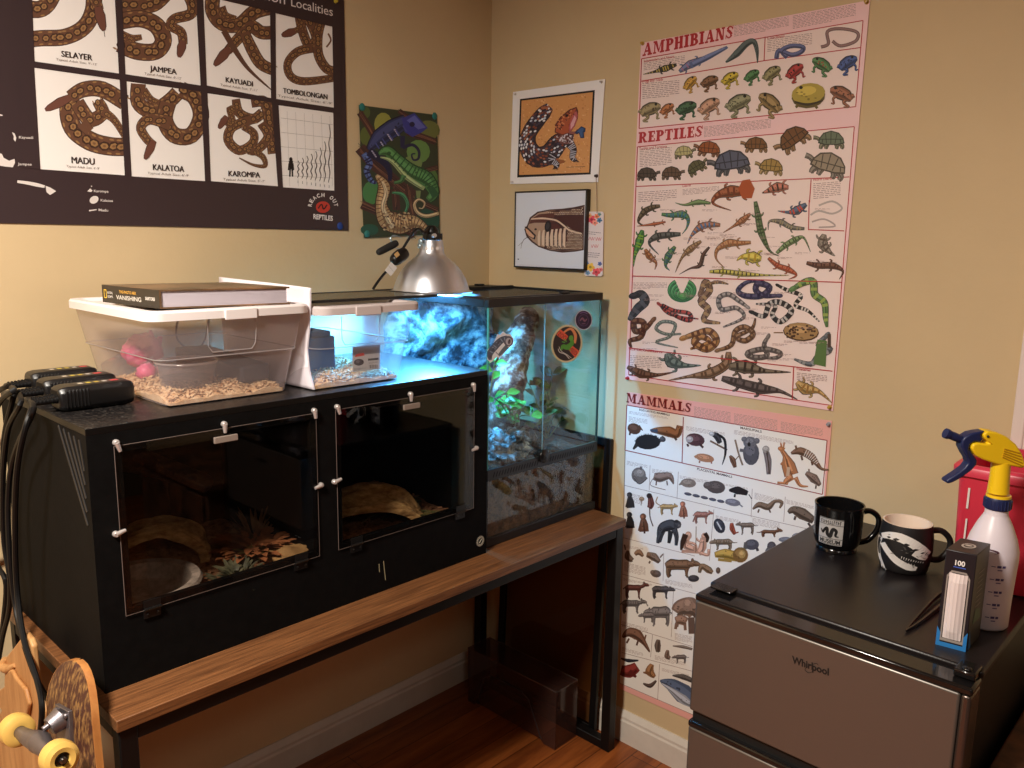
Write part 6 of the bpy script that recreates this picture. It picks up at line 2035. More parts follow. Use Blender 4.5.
def storage_bin(label, bx0, bx1, by0, by1, tx0, tx1, ty0, ty1, zt, lidcol=None, plast=None):
    z0 = EZ1 + .001
    root = thing('storage_bin', label, 'storage bin', ((bx0 + bx1) / 2, (by0 + by1) / 2, EZ1))
    mb = MB()

    def ring_(f, o):
        g = f
        return rrect(bx0 + (tx0 - bx0) * g + o, bx1 + (tx1 - bx1) * g - o, by0 + (ty0 - by0) * g + o, by1 + (ty1 - by1) * g - o, z0 + (zt - z0) * f + (0 if not o else .0), .022)
    fs_ = (0, .02, .25, .52, .54, .75, .97, .98, 1.0)
    outer = [ring_(f, -.0 if f < .53 or f > .975 else .0) for f in fs_]
    for i, f in enumerate(fs_):
        if f >= .54:
            outer[i] = ring_(f, -.003)
    mb.loft([ring_(0, .012)] + outer[1:], caps=False)
    # floor
    k = ring_(0, .012)
    mb.add(k, [tuple(range(len(k)))])
    mb.build('tub', plast or M_BIN, root, angle=30)
    # moulded outlines pressed in the wall
    rb = MB()
    cx = (bx0 + bx1) / 2
    fy = lambda z: by0 + (ty0 - by0) * (z - z0) / (zt - z0) - .004
    rb.tube([V((cx - .05, fy(zt - .01), zt - .012)), V((cx - .048, fy(zt - .06), zt - .06)), V((cx - .04, fy(zt - .07), zt - .072)), V((cx + .04, fy(zt - .07), zt - .072)), V((cx + .048, fy(zt - .06), zt - .06)), V((cx + .05, fy(zt - .01), zt - .012))], .0011, 5, smooth=False)
    for zf in (.53,):
        k = ring_(zf, -.0035)
        rb.tube(k, .0012, 5, smooth=False, closed=True)
    rb.build('moulded_ribs', glass('rib_plastic', (235, 230, 230), gloss=.8, haze=.45, hazecol=(230, 224, 224)), root)
    lm = lidcol or M_LID
    ld = MB()
    o = .012
    R0 = rrect(tx0 - o, tx1 + o, ty0 - o, ty1 + o, zt - .008, .03)
    R1 = rrect(tx0 - o, tx1 + o, ty0 - o, ty1 + o, zt + .006, .03)
    R1b = rrect(tx0 - o + .003, tx1 + o - .003, ty0 - o + .003, ty1 + o - .003, zt + .010, .028)
    R2 = rrect(tx0 + .006, tx1 - .006, ty0 + .006, ty1 - .006, zt + .010, .02)
    R3 = rrect(tx0 + .010, tx1 - .010, ty0 + .010, ty1 - .010, zt + .004, .018)
    R4 = rrect(tx0 + .010, tx1 - .010, ty0 + .010, ty1 - .010, zt + .001, .018)
    R5 = rrect(tx0 - o + .003, tx1 + o - .003, ty0 - o + .003, ty1 + o - .003, zt + .001, .028)
    R6 = rrect(tx0 - o + .002, tx1 + o - .002, ty0 - o + .002, ty1 + o - .002, zt - .008, .028)
    ld.loft([R4, R3, R2, R1b, R1, R0, R6, R5], caps=False)
    ld.add(R3, [tuple(range(len(R3)))])
    lo = ld.build('lid', lm, root, angle=35)
    lt = MB()
    lt.box((cx - .020, ty0 - o - .003, zt - .012), (cx + .045, ty0 - o + .002, zt + .008))
    lt.build('latch_tab', lm, lo, bev=.0015)
    return root


storage_bin('clear storage bin with white lid at the left, holding a deli tub and pink hide', -1.288, -1.038, -.462, -.135, -1.313, -1.004, -.480, -.095, 1.371)
storage_bin('clear storage bin with greyish lid glowing blue beside the terrarium', -1.000, -.765, -.492, -.17, -.975, -.728, -.500, -.13, 1.364, mat('grey_lid', (206, 194, 192), rough=.4), glass('clear_bin_plastic', (250, 248, 248), gloss=.8, haze=.10, hazecol=(230, 228, 232), ior=1.4))


def shavings(name, x0, x1, y0, y1, z, n, label, seed):
    mb = MB()
    r = random.Random(seed)

    def fn(u, v):
        x, y = x0 + (x1 - x0) * u, y0 + (y1 - y0) * v
        e = min(u, 1 - u, v, 1 - v)
        return V((x, y, EZ1 + .004 + (z - EZ1) * min(1, .35 + e * 6) + .008 * noise.fractal(V((x * 20, y * 20, seed)), 1, 2, 4)))
    mb.grid(fn, 40, 40)
    # skirt down to the bin floor
    for a in ([fn(i / 40, 0) for i in range(41)], [fn(1, i / 40) for i in range(41)], [fn(1 - i / 40, 1) for i in range(41)], [fn(0, 1 - i / 40) for i in range(41)]):
        mb.add(a + [V((p.x, p.y, EZ1 + .003)) for p in a], [(i, 41 + i, 42 + i, i + 1) for i in range(40)])
    for _ in range(n):
        u, v = r.random(), r.random()
        p = fn(u, v) + V((0, 0, r.uniform(.0, .005)))
        d = V((r.uniform(-1, 1), r.uniform(-1, 1), r.uniform(-.5, .5))).normalized() * r.uniform(.002, .007)
        e = V((-d.y, d.x, r.uniform(-.5, .5) * .004)) * r.uniform(.2, .5)
        p.x = min(max(p.x, x0 + .006), x1 - .006); p.y = min(max(p.y, y0 + .006), y1 - .006)
        mb.add([p - d - e, p - e + V((0, 0, .002)), p + d - e, p + d + e, p + e + V((0, 0, .002)), p - d + e], [(0, 1, 4, 5), (1, 2, 3, 4)])
    o = mb.build(name, mat('aspen_shavings', (206, 162, 112), rough=.8, col2=(240, 210, 168), vscale=70), kind='stuff', smooth=False)
    tag(o, label, 'bedding')


shavings('wood_shavings', -1.279, -1.045, -.453, -.145, 1.218, 2600, 'pale wood shavings on the floor of the left storage bin', 3)
shavings('wood_shavings', -.991, -.774, -.484, -.18, 1.220, 2200, 'pale wood shavings on the floor of the right storage bin', 6)

# deli tub of water
tc_ = V((-1.205, -.37, 1.222))
TB = thing('deli_tub', 'round clear plastic tub standing in the shavings of the left bin', 'tub', tc_)
M_DELI = glass('deli_plastic', (226, 222, 222), gloss=.8, haze=.3, hazecol=(205, 200, 202), ior=1.4)
MB().lathe_open([(.046, 0), (.050, .004), (.055, .046), (.0575, .048)], c=tc_, seg=40).build('tub_wall', M_DELI, TB)
MB().lathe([(0, .001), (.046, .001)], c=tc_, seg=40).build('tub_base', M_DELI, TB)
MB().tube([tc_ + V((.0585 * cos(2 * pi * k / 36), .0585 * sin(2 * pi * k / 36), .049)) for k in range(36)], .0022, 6, smooth=False, closed=True).build('rim', glass('deli_rim', (235, 232, 232), gloss=.8, haze=.6, hazecol=(220, 214, 214)), TB)
MB().lathe([(0, .018), (.0505, .018)], c=tc_, seg=40).build('water', glass('water', (150, 146, 146), gloss=1, ior=1.33), TB)
# black hide board
mb = MB()
q = [V((-1.135, -.16, 1.222)), V((-1.055, -.16, 1.222)), V((-1.055, -.425, 1.222)), V((-1.12, -.425, 1.222))]
hq = [p + V((0, 0, h)) for p, h in zip(q, (.050, .048, .036, .034))]
mb.add(q + hq, [(0, 1, 2, 3)[::-1], (4, 5, 6, 7), (0, 1, 5, 4), (1, 2, 6, 5), (2, 3, 7, 6), (3, 0, 4, 7)])
tag(mb.build('hide_box', mat('slate_grey', (52, 50, 58), rough=.6), bev=.006), 'low dark grey hide box at the right inside the left bin', 'hide box')
# pink ruffled hide
mb = MB()
M_PINK = mat('pink_plastic', (226, 96, 138), rough=.45, var=.15, vscale=40)
mb.blob((-1.222, -.205, 1.275), .036, (1.1, .8, 1.0), .18, 2.5, 30, 18, 2)
mb.blob((-1.232, -.245, 1.236), .02, (1, .9, .9), .2, 3, 20, 12, 6)
mb.tube([(-1.19, -.20, 1.28), (-1.178, -.195, 1.30)], [.01, .004], 8); mb.tube([(-1.20, -.20, 1.29), (-1.198, -.195, 1.315)], [.01, .003], 8)
tag(mb.build('pink_hide', M_PINK), 'pink rounded plastic hide at the back of the left bin', 'hide')
# thin cable hanging on the wall behind the bins
mb = MB()
wp = lambda x, y: at(130 + x / 5.69, 310 + y / 5.69, 1, -.05)
mb.tube([wp(280, 40), wp(262, 110), wp(275, 175), wp(340, 235), wp(370, 250), wp(420, 180), wp(438, 110), wp(450, 60), wp(440, 10)], .0022, 6)
mb.tube([wp(300, 250), wp(360, 240), wp(400, 255)], .002, 6)
tag(mb.build('hanging_cable', mat('cable_black', (22, 21, 22), rough=.45)), 'thin black cable looping on the wall behind the left storage bin', 'cable')
# slate blue hide and card in the second bin
mb = MB()
mb.box((-.985, -.41, 1.222), (-.885, -.30, 1.300)); mb.box((-.978, -.405, 1.298), (-.892, -.305, 1.312))
mb.box((-.965, -.395, 1.31), (-.93, -.32, 1.318))
tag(mb.build('hide_box', mat('slate_blue', (54, 72, 104), rough=.5), bev=.006), 'slate blue hide box inside the right storage bin', 'hide box')
S = Sheet(1, -.486, (280, 270, 5.907))
S.val = at(352, 372, 1, -.49).y
S.base([(280 + x / 5.907, 270 + y / 5.907) for x, y in ((428, 455), (592, 440), (590, 585), (430, 602))], .0006, (196, 196, 198))
S.poly([(428, 455), (592, 440), (592, 490), (429, 506)], (128, 128, 138)); S.poly([(448, 498), (495, 488), (500, 505), (440, 515)], (206, 70, 60))
S.ell(466, 545, 30, 20, -5, (60, 56, 64)); S.ell(460, 540, 14, 8, 0, (110, 104, 112)); S.rib([(520, 530), (582, 524)], 12, (64, 62, 70), sm=False); S.para((524, 545), (580, 540), 10, 2, (90, 90, 96))
for k in range(11):
    S.rib([(526 + k * 5, 560), (526 + k * 5, 582)], 1 + (k % 3), (40, 40, 44), sm=False)
S.para((436, 580), (510, 574), 14, 2, (90, 90, 96))
tag(S.mb.build('product_card', M_PRINT, smooth=False), 'small grey printed card with a barcode standing at the front of the right bin', 'card')

# sheaf of white paper hanging between the bins
PX = -.9935
mb = MB()
rows = [((227, 277), (311, 288)), ((229, 290), (310.5, 302)), ((235, 310), (309, 330)), ((262, 340), (306.5, 350)), ((272, 365), (309, 372)), ((280, 386), (314, 390))]
F = [at(*b, 0, PX) for a, b in rows]
yb = [-.13, -.13, -.13, -.13, -.13, -.13]  # back edge kept far back at every row to block the lamp's light
for layer in range(3):
    o_ = layer * .0011

    def pf(u, v, o_=o_):
        k = min(int(v * 5), 4); t_ = v * 5 - k
        f = F[k].lerp(F[k + 1], t_); y1 = yb[k] + (yb[k + 1] - yb[k]) * t_
        z = max(f.z, EZ1 + .002)
        y = f.y + .004 * o_ * 100 + (y1 - f.y) * u
        ztop = at(227, 277, 0, PX).z
        return V((PX - o_ + .004 * sin(u * 5 + v * 2) * (1 - .3 * v) - .008 * u, y, z + (ztop - F[0].z) * u * (1 - v)))
    mb.grid(pf, 14, 24)
o = mb.build('paper_sheets', mat('white_paper', (240, 234, 240), rough=.7))
sm_ = o.modifiers.new('thick', 'SOLIDIFY'); sm_.thickness = .0004
tag(o, 'white paper sheets wedged upright between the two storage bins', 'paper')

# book on the left bin lid
zl = 1.371 + .011
c_fl, c_fr, c_bl = at(160, 309, 2, zl), at(291, 304, 2, zl), at(103, 302, 2, zl)
ex = V((1, -.06, 0)).normalized()
c_fl = V((-1.292, -.476, zl)); W_, D_, H_ = .252, .212, .034
ex = (V((at(290, 304, 2, zl).x, at(290, 304, 2, zl).y, zl)) - at(160, 309, 2, zl)); ex.z = 0; W_ = ex.length; ex.normalize()
c_fl = at(160, 309, 2, zl)
ey = at(103, 302, 2, zl) - c_fl; ey.z = 0; D_ = ey.length; ey.normalize()
BK = thing('photo_book', 'thick dark photo book lying on the white lid of the left bin', 'book', c_fl)


def bq(x, y, z):
    return c_fl + ex * x + ey * y + V((0, 0, z))


def bbox(x0, x1, y0, y1, z0, z1):
    return MB().add([bq(x, y, z) for z in (z0, z1) for x, y in ((x0, y0), (x1, y0), (x1, y1), (x0, y1))], [(3, 2, 1, 0), (4, 5, 6, 7), (0, 1, 5, 4), (1, 2, 6, 5), (2, 3, 7, 6), (3, 0, 4, 7)])


M_COV = mat('book_cover', (52, 42, 32), rough=.3, col2=(150, 112, 80), vscale=9, contrast=(.35, .75))
cv = bbox(0, W_, 0, D_, 0, .0028); k = bbox(0, W_, 0, D_, H_ - .0028, H_); cv.add(k.v, k.f); k = bbox(0, .0035, 0, D_, .0028, H_ - .0028); cv.add(k.v, k.f)
cv.build('cover', M_COV, BK, smooth=False)
pg = MB()
N = 22
for i in range(N):
    z0, z1 = .0028 + (H_ - .0056) * i / N, .0028 + (H_ - .0056) * (i + .82) / N
    k = bbox(.0036, W_ - .004 - (i % 3) * .0004, .003 + (i % 2) * .0005, D_ - .003, z0, z1); pg.add(k.v, k.f)
pg.build('pages', mat('page_block', (206, 196, 204), rough=.7), BK, smooth=False)
sm2 = MB()
nx = -ex
so_ = c_fl - ex * .0003
SPM = mat('spine_print', (255, 255, 255), rough=.4, attr=True)


def sp(u, v):  # u along the spine from the far end to the near end, v up
    return so_ + ey * (D_ * (1 - u)) + V((0, 0, v * H_))


sm2.add([sp(0, 0.01), sp(1, 0.01), sp(1, .99), sp(0, .99)], [(0, 1, 2, 3)], (46, 40, 34))
so_ = so_ - ex * .0002


def stext(t_, u0, u1, v0, vh, col, bold=.01):
    vs, fs, _ = textgeo(t_, bold)
    sm2.add([sp(u0 + a * (u1 - u0), v0 + b * vh) for a, b in vs], fs, col)


stext('NATIONAL', .10, .20, .52, .13, (235, 228, 220)); stext('GEOGRAPHIC', .10, .20, .30, .13, (235, 228, 220))
for a, b, c_, d_ in ((.035, .045, .25, .75), (.075, .085, .25, .75), (.035, .085, .25, .30), (.035, .085, .70, .75)):
    sm2.add([sp(a, c_), sp(b, c_), sp(b, d_), sp(a, d_)], [(0, 1, 2, 3)], (240, 196, 60))
stext('THE PHOTO ARK', .32, .62, .62, .16, (240, 180, 70)); stext('VANISHING', .26, .70, .26, .24, (226, 218, 206)); stext('SARTORE', .77, .93, .40, .17, (235, 228, 220), .02)
sm2.build('spine', SPM, BK, smooth=False)

# low framed screen lid lying on the right bin and reaching over to the lamp
zs = 1.364 + .011
FLd = thing('screen_lid', 'flat black framed screen lid lying across the right storage bin', 'lid', (-.8, -.3, zs))
a0, a1 = at(300, 305, 2, zs + .004), at(406, 300, 2, zs + .004)
b0_, b1_ = at(300, 296.5, 2, zs + .010), at(411, 293, 2, zs + .010)
lx0, lx1 = -.972, -.600
ly0, ly1 = -.428, -.215
mb = MB()
for q in (((lx0, ly0, zs), (lx1, ly0 + .012, zs + .006)), ((lx0, ly1 - .014, zs), (lx1, ly1, zs + .006)), ((lx0, ly0 + .014, zs), (lx0 + .014, ly1 - .014, zs + .006)), ((lx1 - .014, ly0 + .014, zs), (lx1, ly1 - .014, zs + .006))):
    mb.box(*q)
mb.build('frame', M_PL, FLd, bev=.001)
MB().box((lx0 + .014, ly0 + .014, zs + .004), (lx1 - .014, ly1 - .014, zs + .005)).build('screen', glass('lid_screen', (200, 196, 186), gloss=.5, haze=.45, hazecol=(200, 190, 160)), FLd, smooth=False)  # tan haze colour puts the wall's reflection into the screen

# ================================================================ three thermostats with their cords
M_TH = mat('thermostat_black', (15, 14, 15), rough=.35)
CB = mat('cord_black', (10, 9, 10), rough=.5, spec=.3)


def thermostat(x0, x1, yc, label, cords):
    zb = EZ1 + .001
    root = thing('thermostat', label, 'thermostat', ((x0 + x1) / 2, yc, EZ1))
    mb = MB()
    W, H = .058, .044
    rings = []
    for u in (0, .04, .12, .5, .88, .96, 1):
        x = x0 + (x1 - x0) * u
        k = {0: .78, .04: .92, 1: .72, .96: .93}.get(u, 1)
        rings.append([V((x, p.x, p.y)) for p in [V((yc + (q[0]) * W * k, zb + H / 2 + q[1] * H * k)) for q in [(-.5, -.3), (-.38, -.5), (.38, -.5), (.5, -.3), (.5, .28), (.36, .5), (-.36, .5), (-.5, .28)]]])
    mb.loft(rings)
    mb.build('housing', M_TH, root, bev=.002)
    g = MB()
    for i in range(7):
        x = x0 + .010 + i * .006
        g.box((x, yc - W / 2 - .001, zb + .007), (x + .003, yc + W / 2 + .001, zb + H - .005))
    g.build('grip_ribs', M_TH, root, bev=.001)
    L = MB()
    zt_ = zb + H + .0004
    L.add([(x0 + .030, yc - .014, zt_), (x1 - .010, yc - .014, zt_), (x1 - .010, yc + .014, zt_), (x0 + .030, yc + .014, zt_)], [(0, 1, 2, 3)], (46, 40, 38))
    for k, c_ in enumerate(((206, 196, 180), (206, 186, 60), (200, 176, 60), (196, 190, 186), (220, 60, 70))):
        xx = x0 + .040 + k * .014
        L.add([(xx, yc - .006, zt_ + .0003), (xx + (.014 if k == 4 else .008), yc - .006, zt_ + .0003), (xx + (.014 if k == 4 else .008), yc + .006, zt_ + .0003), (xx, yc + .006, zt_ + .0003)], [(0, 1, 2, 3)], c_)
    L.build('label_panel', M_GLOSSPRINT, root, smooth=False)
    for j, (dy, pts) in enumerate(cords):
        s_ = V((x0 + .004, yc + dy, zb + H * .5))
        e_ = s_ + V((-.040, -.0, -.002))
        sr = MB()
        sr.tube([s_, e_], [.0066, .0045], 10, smooth=False)
        for k in range(6):
            sr.lathe([(0, 0), (.0072 - k * .0004, 0), (.0072 - k * .0004, .003), (0, .003)], seg=10, M=Matrix.Translation(s_ + V((-.004 - k * .006, 0, 0))) @ Matrix.Rotation(-pi / 2, 4, 'Y'))
        so2 = sr.build('strain_relief', CB, root)
        cm = MB().tube([e_ + V((.01, 0, 0)), e_] + [at(px, py, 0, xx) for px, py, xx in pts], .0050, 8)
        cm.build('cord', CB, root)


thermostat(-1.440, -1.308, -.350, 'black thermostat nearest the camera at the left end of the enclosure top',
           [(-.012, [(26, 425, -1.50), (17, 470, -1.51), (15, 530, -1.51), (17, 590, -1.51), (24, 640, -1.52), (37, 680, -1.52), (42, 710, -1.53), (38, 748, -1.53)]),
            (.012, [(33, 412, -1.49), (14, 455, -1.49), (8, 500, -1.495), (10, 560, -1.50), (16, 610, -1.50), (26, 650, -1.51), (42, 690, -1.51), (62, 715, -1.50)])])
thermostat(-1.434, -1.302, -.252, 'black thermostat in the middle of the three on the enclosure top',
           [(-.012, [(20, 405, -1.49), (8, 430, -1.49), (3, 480, -1.49), (4, 540, -1.49), (10, 580, -1.49), (9, 610, -1.49), (2, 640, -1.49), (-6, 690, -1.49)]),
            (.012, [(12, 402, -1.48), (4, 440, -1.48), (1, 500, -1.48), (-6, 560, -1.48), (-12, 620, -1.48)])])
thermostat(-1.424, -1.300, -.150, 'black thermostat farthest back at the wall side of the enclosure top',
           [(-.010, [(14, 390, -1.485), (0, 402, -1.49), (-8, 430, -1.49), (-12, 500, -1.49), (-4, 560, -1.49), (6, 585, -1.49), (1, 640, -1.49)]),
            (.010, [(8, 386, -1.475), (-6, 396, -1.48), (-16, 430, -1.48), (-22, 520, -1.48)])])
# ================================================================ small two-door fridge
FX0, FX1, FY0, FY1, FZ = -.646, -.035, -1.664, -1.198, .882
FR = thing('mini_fridge', 'small two-door fridge with brown-grey steel doors and black top', 'fridge', ((FX0 + FX1) / 2, (FY0 + FY1) / 2, 0))


def steelmat():
    mt, nt, out = new_mat('brushed_steel')
    p = nd(nt, 'ShaderNodeBsdfPrincipled')
    p.inputs['Metallic'].default_value = .75; p.inputs['Roughness'].default_value = .36
    p.inputs['Base Color'].default_value = (*lin((120, 114, 108)), 1)
    tc = nd(nt, 'ShaderNodeTexCoord'); mp = nd(nt, 'ShaderNodeMapping'); mp.inputs['Scale'].default_value = (1, 1.5, 160)
    nz = nd(nt, 'ShaderNodeTexNoise'); nz.inputs['Scale'].default_value = 6
    nt.links.new(tc.outputs['Object'], mp.inputs[0]); nt.links.new(mp.outputs[0], nz.inputs['Vector'])
    bp = nd(nt, 'ShaderNodeBump'); bp.inputs['Strength'].default_value = .04; bp.inputs['Distance'].default_value = .002
    nt.links.new(nz.outputs['Fac'], bp.inputs['Height']); nt.links.new(bp.outputs[0], p.inputs['Normal'])
    nt.links.new(p.outputs[0], out.inputs[0])
    return mt


M_ST = steelmat()
M_FB = mat('fridge_black', (24, 19, 19), rough=.34, var=.15, vscale=8, bump=.05, bscale=400)
M_FG = mat('gloss_black', (20, 18, 18), rough=.12)
DTH = .052
MB().box((FX0 + DTH + .004, FY0 + .004, .02), (FX1, FY1 - .004, FZ - .012)).build('cabinet', mat('cabinet_black', (16, 12, 12), rough=.45, spec=.3), FR, bev=.006)
MB().box((FX0 + DTH, FY0, FZ - .014), (FX1, FY1, FZ)).build('top_panel', M_FB, FR, bev=.004)
for z0, z1 in ((.640, FZ - .020), (.05, .606)):
    d = MB().box((FX0, FY0 + .016, z0), (FX0 + DTH, FY1 - .001, z1)).build('door', M_ST, FR, bev=.004, seg=3)
    MB().box((FX0 - .0005, FY0 + .001, z0), (FX0 + DTH, FY0 + .0155, z1)).build('edge_strip', mat('edge_chrome', (96, 84, 78), rough=.25, metal=.8), d, bev=.005, seg=3)
    c_ = MB().box((FX0 - .001, FY0, z1), (FX0 + DTH - .002, FY1, z1 + .013)).build('door_cap', M_FG, d, bev=.004)
MB().box((FX0 + .010, FY0 + .004, .606 + .006), (FX0 + DTH, FY1 - .004, .640)).build('handle_recess', mat('recess', (9, 9, 9), rough=.6), FR)
hg = MB()
hg.box((FX0 + .022, FY0 + .004, FZ - .006), (FX0 + .062, FY0 + .034, FZ + .006))
hg.lathe([(0, 0), (.007, 0), (.007, .004), (0, .005)], c=(FX0 + .032, FY0 + .018, FZ + .005), seg=14)
hg.build('hinge_cover', M_FG, FR, bev=.003)
MB().box((FX0 + .030, FY1 - .055, FZ - .001), (FX0 + .060, FY1 - .012, FZ + .0012)).build('corner_cap', M_FG, FR, bev=.001)
for y in (FY0 + .03, FY1 - .03):
    for x in (FX0 + .06, FX1 - .03):
        MB().lathe([(0, 0), (.016, 0), (.014, .021), (0, .021)], c=(x, y, 0), seg=14).build('foot', M_PL, FR)
# logo lettering with an orbit
S = Sheet(0, FX0 - .0006, (680, 560, 2.977), 8e-6)
S.text('Whirl', (333, 306), (395, 327), 21, (16, 13, 13), .03, (.02, -1)); S.text('pool', (393, 327), (443, 344), 21, (16, 13, 13), .03, (.02, -1))
S.rib([(412, 314), (404, 308), (380, 318), (372, 327), (384, 336), (400, 330)], [.8, 1.8, 1.4, 1.6, 1.8, .5], (26, 22, 22))
S.mb.build('logo', M_PRINT, FR, smooth=False)

# ================================================================ mugs
M_MUG = mat('black_glaze', (16, 15, 16), rough=.12)


def mug(loc, prof, inner, hpts, m_out, m_in, label, decor):
    root = thing('mug', label, 'mug', loc)
    L = V(loc)
    MB().lathe_open(prof, c=L, seg=56).build('body', m_out, root, angle=60)
    MB().lathe_open(inner, c=L, seg=56).build('inside', m_in, root, angle=60)
    MB().tube([L + V(p) for p in hpts], [.0065, .006, .0058, .006, .0065, .0068], 12).build('handle', m_out, root)
    decor(root, L)


vr = V((CR.x, CR.y, 0)).normalized()   # direction that reads as "right" from the front of the fridge
H1 = [vr * .043 + V((0, 0, .080)), vr * .064 + V((0, 0, .084)), vr * .083 + V((0, 0, .070)), vr * .083 + V((0, 0, .045)), vr * .066 + V((0, 0, .021)), vr * .041 + V((0, 0, .014))]


def deco1(root, L):
    # pale square panel wrapped on the mug
    mb = MB()
    R_ = .0482
    th0 = math.atan2(-CR.x * 0 + (CP - L).y, (CP - L).x)

    def wr_(u, v, o=0):
        a = th0 + (u - .5) * -.0 + (.5 - u) * -1.05 - .30
        rr = R_ + .0004 + o
        z = .022 + .056 * v
        k = 1 - .10 * max(0, (.5 - v)) ** 1.5
        return L + V((cos(a) * rr * k, sin(a) * rr * k, z))
    mb.grid(lambda u, v: wr_(u, v), 10, 4, (182, 178, 176))
    vs, fs, _ = textgeo('MUSEUM', .03)
    mb.add([wr_(.08 + .84 * a, .06 + b * .15, .0003) for a, b in vs], fs, (28, 26, 28))
    r = random.Random(6)
    for k in range(11):   # upper band of worn lettering
        a = .08 + k * .077
        mb.add([wr_(a, .80, .0003), wr_(a + .028, .80, .0003), wr_(a + .028, .93, .0003), wr_(a, .93, .0003)], [(0, 1, 2, 3)], (34, 32, 34))
        q = r.choice((.80, .86, .91))
        mb.add([wr_(a, q, .0003), wr_(a + .058, q, .0003), wr_(a + .058, q + .03, .0003), wr_(a, q + .03, .0003)], [(0, 1, 2, 3)], (34, 32, 34))
    for v in (.02, .76, .24, .97):
        mb.add([wr_(i / 10, v, .0003) for i in range(11)] + [wr_(i / 10, v + .02, .0003) for i in range(11)], [(i, i + 1, i + 12, i + 11) for i in range(10)], (60, 58, 58))
    sn = [(.12, .56), (.2, .44), (.28, .56), (.38, .62), (.40, .42), (.52, .34), (.56, .5), (.62, .62), (.74, .56), (.72, .38), (.85, .36)]
    P, ww = catmull([V((x, y, 0)) for x, y in sn], [.04, .09, .10, .12, .14, .14, .14, .13, .12, .08, .02], 5)
    vs = []
    for i, p in enumerate(P):
        t_ = (P[min(i + 1, len(P) - 1)] - P[max(i - 1, 0)]).normalized()
        n_ = V((-t_.y, t_.x, 0)) * ww[i] / 2
        vs += [wr_(p.x + n_.x, p.y + n_.y, .0003 + .000004 * i), wr_(p.x - n_.x, p.y - n_.y, .0003 + .000004 * i)]
    mb.add(vs, [(2 * i, 2 * i + 1, 2 * i + 3, 2 * i + 2) for i in range(len(P) - 1)], (22, 20, 22))
    mb.build('museum_emblem', M_GLOSSPRINT, root, smooth=False)


mp1 = [(.038, 0), (.041, .002), (.0405, .006), (.0385, .009), (.0435, .016), (.047, .028), (.048, .055), (.0485, .092), (.050, .0985), (.0495, .100)]
mi1 = [(.0495, .100), (.0465, .099), (.0455, .090), (.044, .04), (.038, .014), (0, .011)]
m1c = at(836, 548.5, 2, FZ)
mug((m1c.x, m1c.y, FZ), mp1, mi1, H1, M_MUG, M_MUG, 'glossy black mug with a pale square snake emblem, left of the two mugs', deco1)

M_MUG2 = mat('matte_black_glaze', (26, 23, 23), rough=.5)
H2 = [vr * .045 + V((0, 0, .078)), vr * .068 + V((0, 0, .078)), vr * .086 + V((0, 0, .062)), vr * .088 + V((0, 0, .040)), vr * .070 + V((0, 0, .019)), vr * .046 + V((0, 0, .020))]


